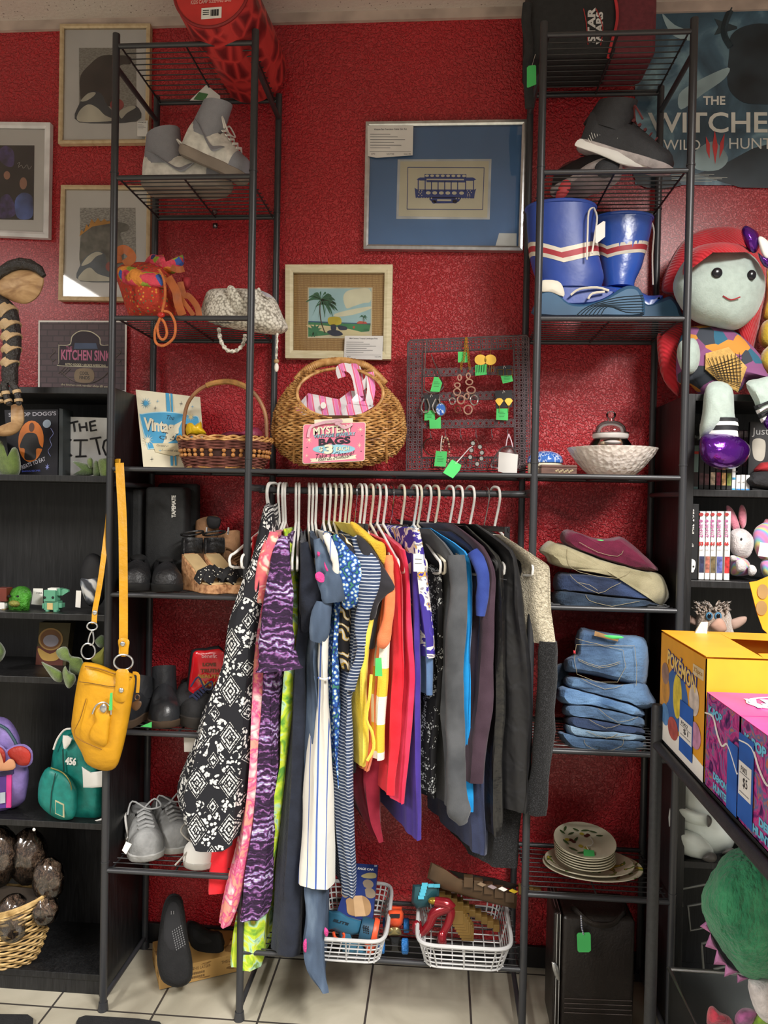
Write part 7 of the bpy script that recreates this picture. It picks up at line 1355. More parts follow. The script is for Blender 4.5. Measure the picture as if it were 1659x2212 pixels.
n = NT('brown_straw', rough=.7); n.col(n.ramp(n.noise(90, 3, n.co(sc_=(1, 1, .4)), 2), [(.35, '#221812'), (.6, '#6a5240'), (.75, '#a08a70')])); n.bump(n.noise(80, 3), 1., .02); STRW = n.m
for i, (px, py, r, h, lab) in enumerate(((28, 1985, .045, .11, 'front wrapped pine cone in the wicker basket'), (105, 1900, .04, .10, 'wrapped pine cone at the right of the wicker basket'), (-5, 1850, .055, .14, 'wrapped pine cone at the left edge of the wicker basket'), (60, 1850, .05, .13, 'tall wrapped pine cone in the middle of the wicker basket'), (96, 1965, .035, .07, 'low wrapped pine cone against the basket rim'))):
    c = at(px, py, (.06, .09, .13, .16, .07)[i]); t2 = thing('wrapped_cone', lab, 'pine cone', c-V((0, 0, h/2)), 'wrapped pine cones in the wicker basket')
    ro = random.Random(i)
    m = MB(); m.ell(c, (r, r*.8, h*.55), n=24, m=18, fn=lambda p: p*(1+.10*math.sin(math.atan2(p.y, p.x)*5+p.z*160))); part(t2, 'cone', m, STRW)
    m = MB(); m.ell(c, (r*1.12, r*.92, h*.62), n=30, m=22, fn=lambda p: p*(1+.07*noise.noise(p*60)+.05*noise.noise(p*140))); part(t2, 'cellophane', m, CEL, sub=1)
# ================================================================ lower middle: plastic baskets and toys
zb = Z[8]+.005
PLA = mat('#b9b9b8', .35, var=.03, name='translucent_grey_plastic')
def pbasket(lab, x0, x1, Y0, Y1, h):
    A_, B_ = on(x0, Y0, zb), on(x1, Y0, zb); xa, xb = A_.x, B_.x
    t = thing('plastic_basket', lab, 'basket', ((xa+xb)/2, (Y0+Y1)/2, zb))
    def ringp(f, z, n=48):
        cx, cy = (xa+xb)/2, (Y0+Y1)/2; hx, hy = (xb-xa)/2*f, (Y1-Y0)/2*f; out = []
        for k in range(n):
            a_ = 2*PI*k/n; c, s = math.cos(a_), math.sin(a_); out.append(V((cx+hx*math.copysign(abs(c)**.3, c), cy+hy*math.copysign(abs(s)**.3, s), z)))
        return out
    part(t, 'rim', MB().tube(ringp(1, zb+h), .0052, 8, True), PLA)
    m = MB()
    for i in range(1, 5): m.tube(ringp(.84+.15*i/5, zb+h*i/5), .0018, 5, True)
    m.tube(ringp(.84, zb+.001), .003, 6, True)
    a_, b_ = ringp(.84, zb, 48), ringp(.995, zb+h, 48)
    for k in range(0, 48, 2): m.tube([a_[k], b_[k]], .0021, 5)
    for j in range(-3, 4):
        cx, cy = (xa+xb)/2, (Y0+Y1)/2; hx, hy = (xb-xa)/2*.84, (Y1-Y0)/2*.84
        m.tube([V((cx+hx*j/3.6, cy-hy, zb+.001)), V((cx+hx*j/3.6, cy+hy, zb+.001))], .0018, 5)
    for j in range(-3, 4): m.tube([V((cx-hx, cy+hy*j/3.6, zb+.001)), V((cx+hx, cy+hy*j/3.6, zb+.001))], .0018, 5)
    part(t, 'grid_wall', m, PLA)
    return t
pbasket('grey plastic grid basket holding a blue toy blaster', 660, 832, -.045, .25, .068)
pbasket('grey plastic grid basket full of blocky toys', 898, 1108, -.045, .25, .068)
a = E8
# boxed race car kit
P = Pan(at(*a([(230, 165)])[0], .235), at(*a([(430, 178)])[0], .235), at(*a([(385, 620)])[0], .10), at(*a([(80, 620)])[0], .10))
t = thing('toy_box', 'blue boxed wooden race car craft kit standing in the left plastic basket', 'toy box', P(.5, 1)); m = MB(); P.rect(m, 0, 0, 1, 1, 0, .03); part(t, 'carton', m, mat('#1f3270', .4, name='blue_carton'), smooth=False)
P.z0 = .001; draw(t, P, 'lettering', WHT, ('text', 'RACE CAR', *a([(328, 213)])[0], 34, 5, .03, .03), ('text', '5+', *a([(410, 188)])[0], 6, 4, 0, .03))
draw(t, P, 'wooden_wheel', mat('#8a7a66', .7), ('disc', *a([(327, 335)])[0], 10, 10)); draw(t, P, 'wooden_wheel', mat('#8a7a66', .7), ('disc', *a([(325, 410)])[0], 10, 12)); draw(t, P, 'wooden_wheel', mat('#8a7a66', .7), ('disc', *a([(165, 395)])[0], 7, 13))
draw(t, P, 'wooden_chassis', mat('#a8845a', .7), ('sm', a([(175, 450), (270, 430), (310, 480), (300, 560), (260, 600), (170, 580), (165, 500)])), off=.0014); draw(t, P, 'wooden_strip', mat('#c8a47a', .7), a([(215, 430), (270, 430), (262, 600), (200, 600)]), off=.0018)
draw(t, P, 'print', mat('#a89a6a', .6), ('sm', a([(285, 270), (340, 245), (395, 250), (390, 285), (330, 290)])))
# blaster
TB_ = mat('#2f6a88', .45, name='blue_plastic', var=.06); TO = mat('#e0552e', .45, name='orange_plastic')
t = thing('toy_blaster', 'blue and orange toy blaster in the left plastic basket', 'toy blaster', at(*a([(230, 940)])[0], .06))
m = MB(); m.puff(a([(20, 530), (120, 545), (190, 590), (300, 620), (310, 720), (220, 740), (150, 730), (60, 690), (20, 700)]), .075, .022, 1, 4, sq=.35); part(t, 'upper_body', m, TB_)
m = MB(); m.puff(a([(110, 690), (200, 700), (200, 780), (280, 790), (330, 850), (350, 890), (340, 930), (260, 940), (150, 890), (130, 800)]), .075, .018, 1, 4, sq=.35); part(t, 'lower_body', m, TB_)
m = MB(); P_ = [at(x, y, .07) for x, y in a([(290, 680), (385, 705)])]; m.tube([P_[0], P_[0]*.8+P_[1]*.2, P_[1]], [.028, .03, .029], 20); part(t, 'barrel_grip', m, mat('#24506a', .5)); m = MB(); d_ = (P_[1]-P_[0]).normalized(); m.tube([P_[1], P_[1]+d_*.006, P_[1]+d_*.014], [.033, .034, .03], 20); part(t, 'muzzle', m, TO)
m = MB(); m.puff(a([(290, 745), (420, 735), (430, 780), (390, 890), (340, 880), (320, 800)]), .06, .012, 1, 3, sq=.4); part(t, 'orange_rail', m, TO)
m = MB(); m.ptube([(p[0], p[1], .06) for p in a([(75, 715), (90, 760), (140, 775), (160, 740), (150, 715)])], 0, .004, 6, sm=3); part(t, 'trigger_guard', m, TO)
m = MB(); m.text('ELITE', *a([(135, 635)])[0], 34, 6, .0525, ang=.28, bold=.06, shear=.2); part(t, 'lettering', m, mat('#1a2c3a', .5))
m = MB()
for i in range(3):
    for j in range(4): x, y = a([(318+i*17, 665+j*17+i*4)])[0]; m.ell(at(x, y, .0415), (.0022, .0015, .0022), n=6, m=4)
part(t, 'vent_dots', m, INK)
# monster truck
t = thing('toy_truck', 'orange toy monster truck with bright blue wheels between the plastic baskets', 'toy truck', on(852, .12, zb))
OR = mat('#e0532c', .25, name='orange_gloss')
m = MB(); m.puff(a([(512, 540), (620, 535), (632, 600), (615, 665), (570, 680), (530, 665), (503, 620)]), .1, .03, 2, 5, sq=.5); part(t, 'cab', m, OR)
m = MB(); m.puff(a([(518, 505), (622, 510), (620, 545), (515, 545)]), .14, .012, 1, 3, sq=.4); part(t, 'tail', m, OR)
m = MB(); m.prism([at(x, y, .068) for x, y in a([(525, 572), (605, 572), (602, 602), (525, 602)])], (0, .002, 0)); part(t, 'windscreen', m, INK)
m = MB(); m.puff(a([(515, 680), (560, 670), (600, 680), (620, 735), (560, 745), (500, 735)]), .08, .012, 2, 3); part(t, 'engine', m, mat('#a89a6a', .3, metal=.8)); m = MB(); m.puff(a([(520, 745), (610, 745), (600, 870), (530, 870)]), .09, .02, 1, 4, sq=.5); part(t, 'chassis', m, mat('#15171a', .4))
BW_ = mat('#1f70b8', .5, .6, 200, name='blue_foam_rubber')
for (x, y, Y_, w_, r_) in ((645, 825, .05, 26, .019), (458, 825, .05, 24, .018), (655, 660, .16, 22, .019), (480, 650, .16, 10, .017)):
    q = a([(x-w_, y)])[0]; q2 = a([(x+w_, y)])[0]; A_, B_ = at(*q, Y_), at(*q2, Y_); m = MB(); m.tube([A_, A_*.85+B_*.15, A_*.15+B_*.85, B_], [r_*.85, r_, r_, r_*.85], 20); w_ob = part(t, 'wheel', m, BW_)
# blocky toys in right basket
TQ = mat('#1d4a52', .4, name='teal_plastic'); LB = mat('#4aa8c0', .35); BRN = mat('#4a3622', .4, name='brown_plastic', var=.15); GLD = mat('#6a5022', .35, name='dull_gold_plastic', var=.15); DB = mat('#2a211b', .5, name='dark_brown_plastic')
def blocks(t, seq, Y, w, d, mm, nm='block'):
    for i, (x, y) in enumerate(seq):
        A_ = at(*a([(x-w/2, y+w/2)])[0], Y+.0012*i); B_ = at(*a([(x+w/2, y-w/2)])[0], Y+.0012*i); part(t, nm, MB().bx(A_.x, B_.x, A_.y, A_.y+d, A_.z, B_.z), mm, smooth=False, bevel=.0008)
t = thing('toy_pickaxe', 'teal and brown blocky pixel toy pickaxe in the right plastic basket', 'toy tool', on(960, .1, zb))
m = MB(); m.puff(a([(705, 335), (920, 325), (918, 425), (850, 440), (840, 510), (740, 530), (695, 480)]), .10, .025, 0, 3, sq=.3); part(t, 'head', m, TQ)
m = MB()
for x, y in ((802, 337), (852, 345), (900, 347), (796, 362), (790, 388), (783, 413), (773, 440)): q = a([(x, y)])[0]; m.prect(q[0]-6.3, q[1]-3.4, q[0]+6.3, q[1]+3.4, .072, .003)
part(t, 'light_pixels', m, LB, smooth=False)
blocks(t, [(940+48*i, 415+30*i) for i in range(10)], .10, 52, .03, GLD, 'handle_block')
t = thing('toy_sword', 'dark brown blocky pixel toy sword lying across the right plastic basket', 'toy sword', on(1010, .12, zb))
P_ = a([(850, 155), (1060, 275), (1200, 340), (1380, 400), (1530, 470)])
m = MB(); m.puff(a([(850, 155), (930, 190), (1060, 280), (1300, 330), (1540, 420), (1530, 530), (1350, 490), (1100, 420), (940, 370), (820, 280)]), .085, .014, 0, 3, sq=.3); part(t, 'blade', m, BRN)
blocks(t, [(1150, 320), (1230, 345), (1310, 375), (1395, 405), (1480, 440)], .062, 74, .02, BRN, 'block')
m = MB()
for i, (x, y) in enumerate(((1255, 335), (1340, 355), (1425, 372), (1508, 388))): m2 = MB(); m2.ppoly(a([(x-36, y-2), (x-8, y-17), (x+36, y+4), (x+8, y+18)]), .058, .003); part(t, 'pixel_tile', m2, [mat('#8a745c', .4), mat('#9a8a8c', .4), WHT, mat('#d8b828', .4)][i], smooth=False)
t = thing('toy_sword', 'second dark blocky toy sword behind, its point past the rack post', 'toy sword', on(1060, .2, zb)); m = MB(); m.puff(a([(980, 215), (1100, 240), (1350, 280), (1560, 340), (1500, 370), (1300, 330), (1080, 290)]), .19, .012, 0, 3, sq=.3); part(t, 'blade', m, DB); blocks(t, [(1580, 385), (1640, 395), (1700, 405), (1830, 420)], .16, 60, .02, GLD, 'block')
t = thing('toy_hammer', 'gold brown blocky toy handle pointing at the viewer in the right basket', 'toy tool', on(1010, .05, zb)); blocks(t, [(1060+14*i, 600+22*i) for i in range(7)], .06, 100, .03, GLD, 'block')
RDM = mat('#8a1420', .2, metal=.4, name='metallic_red', coat=.5)
t = thing('action_figure', 'metallic red action figure legs sticking up in the right plastic basket', 'figure', on(930, .07, zb))
for pts, rr in (([(880, 470), (1000, 500), (880, 560), (840, 650), (770, 720), (740, 640)], [.012, .016, .014, .012, .010, .012]), ([(990, 500), (1010, 560), (990, 640), (950, 720), (935, 790)], [.012, .012, .011, .010, .014])):
    m = MB(); m.tube(cr([at(x, y, .06) for x, y in a(pts)], 4, False), [interp([(i, r_) for i, r_ in enumerate(rr)], j/4)[0] for j in range(4*(len(pts)-1)+1)], 12); part(t, 'leg', m, RDM)
for x, y in ((735, 680), (938, 760)): q = a([(x, y)])[0]; m = MB(); m.ell(at(*q, .052), (.012, .012, .02)); part(t, 'boot', m, RDM)
m = MB(); q = a([(870, 465)])[0]; m.ell(at(*q, .06), (.014, .01, .009)); part(t, 'hips', m, mat('#8a7020', .3, metal=.6))
# ================================================================ right tower: folded trousers, jeans, plates, briefcase
a = D4
def denim(c1, c2, nm='denim'):
    n = NT(nm, rough=.9, sheen=.1); n.col(n.mix(n.ramp(n.noise(12, 3), [(.35, '#000000'), (.65, '#ffffff')]), c1, c2)); n.bump(n.ma('ADD', n.noise(500, 2, n.co(sc_=(1, 1, .3))), n.ma('MULTIPLY', n.noise(30, 2, n.co(sc_=(1, 1, 3))), 2)), .45, .005); return n.m
STI = mat('#8f8468', .7, var=0, name='stitching')
def folded(nm, lab, pts, mm, pocket=None, Y=.14, th=.115, group=None, extra=None, sm=3):
    q = a(pts); t = thing(nm, lab, 'trousers', at(sum(p[0] for p in q)/len(q), max(p[1] for p in q), Y), group)
    m = MB(); m.puff(q, Y, th, sm, 7, sq=.16, fn=lambda w: w+V((.003*noise.noise(w*30), .006*noise.noise(w*22), .0025*noise.noise(w*35)))); part(t, 'folded_cloth', m, mm)
    if pocket:
        for pk in pocket:
            m = MB(); m.ptube([(p[0], p[1], Y-th*1.0-.0035) for p in a(pk)], 0, .0006, 5, sm=2); part(t, 'pocket_stitch', m, STI)
    return t
D1_ = denim('#1c2740', '#2f4064'); D2_ = denim('#1f2b3c', '#33465a'); D3_ = denim('#3d5c84', '#6a8db4'); D4_ = denim('#324866', '#587698'); D5_ = denim('#4a6a90', '#7898bc'); D6_ = denim('#232f48', '#34466a'); D7_ = denim('#5f7890', '#8ba6c0')
folded('folded_trousers', 'dark grey-blue jeans, bottom of the upper folded stack', [(155, 800), (300, 812), (600, 850), (866, 872), (872, 918), (500, 922), (170, 920)], D2_, [[(375, 830), (400, 870), (480, 895), (560, 912)], [(560, 912), (680, 890), (755, 875)]])
folded('folded_trousers', 'dark blue jeans with a back pocket showing, third from top of the upper folded stack', [(160, 680), (260, 675), (500, 690), (700, 740), (850, 795), (888, 850), (870, 878), (600, 850), (300, 812), (155, 795)], D1_, [[(265, 690), (320, 745), (465, 820), (550, 780), (625, 745)], [(320, 745), (400, 760), (460, 800)]], th=.118)
KHA = fab('khaki_twill', '#857e62', '#9a9276', wr=3, st=.4)
folded('folded_trousers', 'khaki olive trousers folded below the maroon ones', [(45, 515), (110, 455), (160, 465), (240, 480), (400, 548), (600, 615), (800, 662), (900, 690), (950, 770), (958, 850), (905, 912), (880, 850), (700, 742), (500, 692), (250, 648), (120, 610), (90, 560)], KHA, [[(250, 500), (250, 600), (330, 670), (600, 715), (700, 650)]], th=.122)
t = folded('folded_trousers', 'maroon corduroy trousers, top of the upper folded stack with a green tag', [(195, 430), (230, 372), (300, 385), (430, 432), (560, 432), (640, 430), (750, 520), (830, 590), (882, 660), (780, 668), (600, 622), (400, 552), (250, 492)], fab('maroon_corduroy', '#4c1228', '#641c36', wr=3, st=.5), [[(330, 460), (460, 530), (600, 560), (640, 520)]], th=.118)
m = MB(); m.puff(a([(440, 450), (480, 442), (540, 462), (510, 472), (460, 465)]), .03, .003, 2, 3); part(t, 'price_tag', m, GREEN)
bot = [(780, 1850), (770, 1930), (500, 1942), (280, 1900), (215, 1870), (170, 1800), (210, 1790), (280, 1820), (500, 1842)]
folded('folded_jeans', 'mid blue jeans with pocket, bottom of the tall jeans stack', [(170, 1800), (210, 1795), (260, 1820), (500, 1845), (765, 1860), (775, 1925), (500, 1942), (280, 1905), (215, 1870)], D4_, [[(365, 1850), (380, 1890), (500, 1935), (630, 1895), (640, 1850)]], group=None)
folded('folded_jeans', 'pale grey-blue jeans, second from bottom of the jeans stack', [(215, 1740), (260, 1760), (500, 1790), (765, 1815), (770, 1860), (500, 1845), (260, 1820)], D7_, [[(380, 1790), (520, 1840), (600, 1810)], [(520, 1840), (690, 1820)]])
folded('folded_jeans', 'very dark blue jeans, third from bottom of the jeans stack', [(240, 1680), (400, 1700), (600, 1740), (768, 1770), (768, 1815), (500, 1792), (250, 1755)], D6_, [[(400, 1710), (520, 1770), (620, 1740)]])
folded('folded_jeans', 'mid blue jeans with a slanted pocket, in the middle of the jeans stack', [(205, 1640), (240, 1595), (400, 1610), (600, 1650), (765, 1690), (775, 1765), (600, 1742), (400, 1700), (240, 1682)], D4_, [[(465, 1630), (600, 1728), (745, 1690)]])
folded('folded_jeans', 'light blue faded jeans, a bulky pair above the middle of the jeans stack', [(165, 1520), (200, 1470), (350, 1500), (550, 1560), (700, 1600), (780, 1640), (775, 1690), (600, 1652), (400, 1610), (230, 1600), (170, 1560)], D3_)
folded('folded_jeans', 'blue jeans with a fold sticking out right, second from top of the jeans stack', [(215, 1430), (250, 1400), (400, 1425), (600, 1460), (780, 1450), (830, 1520), (868, 1600), (780, 1635), (700, 1600), (500, 1550), (300, 1495), (220, 1470)], D4_, [[(345, 1420), (510, 1495), (640, 1465)]])
t = folded('folded_jeans', 'dark indigo jeans with a large stitched pocket, top of the jeans stack', [(300, 1150), (340, 1065), (430, 1080), (620, 1110), (740, 1120), (800, 1160), (818, 1300), (800, 1440), (760, 1480), (600, 1440), (400, 1395), (310, 1380), (230, 1370), (225, 1290), (300, 1240)], D4_, [[(310, 1180), (315, 1390), (600, 1445), (638, 1220), (310, 1180)], [(320, 1280), (470, 1335), (620, 1300)], [(325, 1292), (470, 1347), (618, 1312)], [(720, 1200), (735, 1350), (730, 1470)], [(310, 1140), (500, 1185), (720, 1190)]])
m = MB(); m.puff(a([(440, 1085), (610, 1140), (600, 1160), (435, 1120)]), .015, .003, 0, 2); part(t, 'leather_patch', m, mat('#8a6a44', .6)); m = MB(); m.puff(a([(500, 1115), (620, 1120), (640, 1135), (560, 1140)]), .012, .002, 2, 2); part(t, 'price_tag', m, GREEN); m = MB(); m.puff(a([(287, 1222), (303, 1224), (305, 1246), (288, 1244)]), .018, .003, 0, 2); part(t, 'red_tab', m, mat('#b8303a', .6))
folded('folded_jeans', 'grey-blue crumpled jeans cuffs sticking out left of the jeans stack', [(130, 1440), (150, 1350), (200, 1310), (260, 1330), (250, 1420), (230, 1540), (160, 1560), (150, 1500)], D2_, Y=.16, th=.06)
# plates
z7 = Z[7]+.005
n = NT('painted_plate', rough=.2, coat=.6); fl = n.ramp(n.noise(26, 2, dist=.6), [(.60, '#d3ccb4'), (.64, '#5f7a3a'), (.70, '#c9b64a'), (.75, '#6a3a2c')], True); n.col(fl); PLF = n.m
PLC = mat('#cfc8b0', .22, name='cream_glaze', coat=.5, var=.03)
def plate(lab, px, Y, z, rx, ry, mm, tilt=(0, 0)):
    c = on(px, Y, z); R_ = Matrix.Rotation(tilt[0], 3, 'X') @ Matrix.Rotation(tilt[1], 3, 'Y')
    m = MB(); m.lathe([(.2, 0), (.55, 0), (.62, .003), (.8, .010), (.98, .016), (1., .018), (.99, .020), (.8, .014), (.62, .007), (.5, .005), (.01, .005)], (0, 0, 0), 48)
    m.v = [c+R_ @ V((p.x*rx, p.y*ry, p.z)) for p in m.v]
    return solo('plate', lab, 'plate', m, mm)
plate('large oval cream platter at the bottom of the plate stack', 1279, .13, z7+.001, .132, .085, PLF, (.05, .02))
plate('second oval platter lying on the large one', 1272, .13, z7+.010, .118, .078, PLF, (.05, .02))
for k in range(6): plate(['lowest', 'second', 'third', 'fourth', 'fifth', 'uppermost plain-edged'][k]+' small round plate of the plate stack', 1263-k*.5, .13, z7+.024+.0068*k, .080, .072, PLC, (.10, .02))
plate('top round plate painted with olives and leaves, carrying a green tag', 1262, .13, z7+.068, .082, .076, PLC, (.22, .03))
c = on(1262, .13, z7+.068); R_ = Matrix.Rotation(.22, 3, 'X') @ Matrix.Rotation(.03, 3, 'Y')
top = bpy.data.objects['plate.008']; ro = random.Random(5)
def leaf(x, y, an, l, w_, mm, nm):
    m = MB(); pts = []
    for k in range(10):
        a_ = 2*PI*k/10; lx, ly = l*math.cos(a_), w_*math.sin(a_)*(1-.5*abs(math.cos(a_))); pts.append(c+R_ @ V((x+lx*math.cos(an)-ly*math.sin(an), y+lx*math.sin(an)+ly*math.cos(an), .0075+.012*max(0, (math.hypot(x, y)-.04))/.03)))
    m.prism(pts, (0, 0, .0004)); o = m.build(nm, mm, smooth=False); o.parent = top; o.matrix_parent_inverse = Matrix.Translation(top.location).inverted(); return o
LF = mat('#3f5a30', .4); OLV = mat('#5a2c24', .3); YLO = mat('#b8a83c', .3)
for x, y, an, l in ((-.055, .03, 2.2, .011), (-.045, .045, 1.2, .012), (-.03, .035, .6, .011), (-.015, .05, 2.6, .01), (-.05, -.005, -1, .012), (-.035, -.03, -.6, .013), (-.015, -.04, .3, .013), (0, -.03, .5, .012), (.01, .05, .2, .012), (.03, .045, -.3, .012), (.045, .03, .1, .01), (-.02, .015, 1, .012)): leaf(x, y, an, l, .004, LF, 'painted_leaf')
for x, y, mm in ((-.035, .01, OLV), (-.028, .004, OLV), (-.045, .008, YLO), (.0, .04, YLO), (.01, .032, OLV), (.016, .037, OLV), (-.012, -.012, YLO), (.002, -.018, YLO)): leaf(x, y, 0, .0065, .007, mm, 'painted_olive')
m = MB(); m.prism([c+R_ @ V((x, y, .011)) for x, y in ((-.012, -.055), (.016, -.058), (.019, -.032), (-.008, -.030))], (0, 0, .0008)); g = m.build('price_tag', GREEN, smooth=False); g.parent = top; g.matrix_parent_inverse = Matrix.Translation(top.location).inverted()
m = MB(); m.tube(cr([c+R_ @ V(p) for p in ((.005, -.03, .012), (.002, -.02, .014), (.015, -.012, .013), (.022, .002, .013), (.018, .02, .013))], 4, False), .0013, 6); g = m.build('tag_string', STRING); g.parent = top; g.matrix_parent_inverse = Matrix.Translation(top.location).inverted()
# briefcase
a = D8
BRF = mat('#1a1411', .38, .15, 150, name='dark_brown_leatherette')
t = thing('briefcase', 'dark brown hard briefcase standing on end on the floor with a green tag', 'briefcase', on(1285, .10, .0, 2212))
A_, B_ = at(*a([(250, 1110)])[0], .06), at(*a([(752, 1180)])[0], .06)
zt = at(*a([(500, 1150)])[0], .04).z
xl_, xr_ = at(*a([(275, 1500)])[0], .04).x, at(*a([(762, 1500)])[0], .04).x
part(t, 'shell', rbox(xl_, xr_, .02, .16, .002, zt, .014), BRF); part(t, 'shell', rbox(xl_-.02, xl_+.0, .025, .16, .002, zt+.004, .006), BRF)
for k in range(2): m = MB(); m.tube([V((xl_-.004-.008*k, .022, .01)), V((xl_-.004-.008*k, .022, zt+.003)), V((xl_-.004-.008*k, .15, zt+.005))], .0012, 6); part(t, 'metal_edge', m, SILV)
m = MB(); hx = (xl_+xr_)/2; m.tube(cr([V((hx-.06, .06, zt+.002)), V((hx-.055, .04, zt+.006)), V((hx-.02, .015, zt-.012)), V((hx+.03, .015, zt-.012)), V((hx+.065, .04, zt+.006)), V((hx+.07, .06, zt+.002))], 4, False), .008, 8, flat=(.6, 1)); part(t, 'handle', m, BRF)
m = MB(); m.puff(a([(220, 1470), (262, 1500), (275, 1600), (240, 1560)]), .02, .004, 2, 3); part(t, 'latch', m, SILV)
for k in range(4): part(t, 'ridge', MB().tube([V((xl_+.01, .0195, .10-.012*k)), V((xr_-.006, .0195, .105-.012*k))], .0012, 5), mat('#3a2e28', .4))
m = MB(); m.prism([at(x, y, -.004) for x, y in a([(398, 1278), (470, 1275), (480, 1290), (482, 1395), (468, 1407), (402, 1407), (393, 1395), (388, 1290)])], (0, .001, 0)); part(t, 'price_tag', m, GREEN, smooth=False)
n = NT('striped_twine', rough=.8); n.col(n.mix(n.ma('GREATER_THAN', n.wave(90, 'Z'), .5), '#c9c9c9', '#2c3a66')); m = MB(); m.ptube(a([(432, 1290, -.005), (420, 1240, .0), (415, 1160, .012)]), 0, .002, 6); part(t, 'tag_string', m, n.m)
# ================================================================ right bookcase contents
a = E2
def spine(nm, lab, x0, x1, y0, y1, base, band=None, text=None, Y=.05, dd=.11, group=None, tilt=0, zk=None):
    (p0x, p0y), (p1x, p1y) = a([(x0, y0), (x1, y1)]); zb_ = zr[zk]+.001; A_ = on(p0x, Y, zb_); B_ = on(p1x, Y, zb_); zt_ = at(p0x, p0y, Y).z
    t = thing(nm, lab, 'book', ((A_.x+B_.x)/2, Y+dd/2, zb_), group)
    part(t, 'pages', MB().bx(A_.x+.0006, B_.x-.0006, Y, Y+dd, zb_, zt_), mat(base, .45, var=.04), smooth=False, bevel=.0006)
    P = Pan(V((A_.x, Y, zt_)), V((B_.x, Y, zt_)), V((B_.x, Y, zb_)), V((A_.x, Y, zb_)))
    for (v0, v1, c_) in band or []: m = MB(); P.rect(m, .08, v0, .92, v1, .0006); part(t, 'spine_art', m, mat(c_, .5, var=.35, bs=400), smooth=False)
    for (s, v, h_, w_, c_, an) in text or []: m = MB(); P.text(m, s, .5, v, w_, h_, .0012, ang=an, bold=.03); part(t, 'lettering', m, mat(c_, .5, var=0), smooth=False)
    return t
rows = [(436, 490, 575, '#4f8f8e', [(0, .33, '#1c2024'), (.42, .46, '#c84a3c'), (.76, .95, '#c86a80')], 'teal comic volume, leftmost on the upper comic shelf'), (494, 545, 578, '#6f9090', [(0, .33, '#22262a'), (.42, .46, '#b84a44'), (.74, .96, '#2a2224')], 'grey teal comic volume, second on the upper comic shelf'), (549, 595, 600, '#2b2d30', [(.74, .93, '#5a4248')], 'dark comic volume, third on the upper comic shelf'), (598, 645, 605, '#232427', [(.75, .93, '#6a4a50')], 'dark comic volume behind the purple shoe'), (652, 702, 620, '#1e1e20', [(.72, .93, '#cdbfa8')], 'comic volume with a cream picture below the purple shoe'), (706, 752, 620, '#1e1e20', [(.72, .93, '#8a2a4a')], 'comic volume with a magenta picture below the purple shoe'), (756, 800, 625, '#1e1e20', [(.72, .93, '#d8b078')], 'comic volume with a tan picture below the purple shoe'), (804, 850, 630, '#1e1e20', [(.72, .93, '#7a8a3a')], 'comic volume with a green picture below the purple shoe'),
 (852, 888, 850, '#d8dadc', [(.66, .72, '#3aa0d0'), (.96, 1, '#3aa0d0')], 'white comic volume with a blue band, leftmost of the low white ones'), (892, 934, 1046, '#dcdcda', [(.92, 1, '#3a8ad0')], 'low white comic volume, second of the white ones'), (937, 976, 1044, '#dcdcda', [(.92, 1, '#3a8ad0')], 'low white comic volume, third of the white ones'), (980, 1020, 1046, '#dcdcda', [(.92, 1, '#3a8ad0')], 'low white comic volume next to the hat')]
for x0, x1, y0, b_, bands, lab in rows: spine('comic_book', lab, x0, x1, y0, 1165, b_, bands, [('人人', .5, .2, .4, '#333333', -PI/2)] if x0 > 850 else [('VOL', .2, .16, .5, '#8a9a9c', -PI/2)] if x0 < 560 else None, group='upper comic shelf', zk=1)
for k, x in enumerate((904, 952, 1002)): spine('comic_book', ['tall grey comic volume behind the white ones, left', 'tall grey comic volume behind the white ones, middle', 'tall grey comic volume behind the white ones, right'][k], x, x+44, 632, 1165, '#5a5560', [(.02, .12, '#a8a4a8'), (.2, .6, '#7a5060')], None, Y=.175, dd=.1, group='upper comic shelf', zk=1)
spine('comic_book', 'thick black comic with a white skull on its spine', 445, 538, 1312, 1985, '#17181a', [], None, zk=2, group='lower comic shelf')
t = bpy.data.objects['comic_book.015']
P = ppan(E2([(445, 1312), (538, 1312), (533, 1990), (440, 1990)]), .0485)
def vtext(t, P, s, u, v, hgt, wid, c_):
    n_ = len(s)
    m = MB()
    for i, ch in enumerate(s):
        if ch != ' ': P.text(m, ch, u, v+hgt*(i-(n_-1)/2)/n_, wid, hgt/n_*.8, .001, bold=.04)
    part(t, 'lettering', m, c_, smooth=False)
vtext(t, P, 'DEATH NOTE', .5, .24, .34, .36, WHT)
m = MB(); P.text(m, 'Black Edition', .5, .56, .3, .05, .001); part(t, 'lettering', m, WHT, smooth=False)
m = MB(); P.poly(m, [(.12, .80), (.25, .755), (.6, .75), (.85, .79), (.8, .87), (.7, .9), (.65, .925), (.4, .925), (.3, .89), (.15, .86)], .001, 3); part(t, 'skull_emblem', m, WHT, smooth=False)
m = MB(); P.disc(m, .36, .85, .09, .014, .0015); P.disc(m, .64, .85, .09, .014, .0015); part(t, 'skull_eye', m, INK, smooth=False)
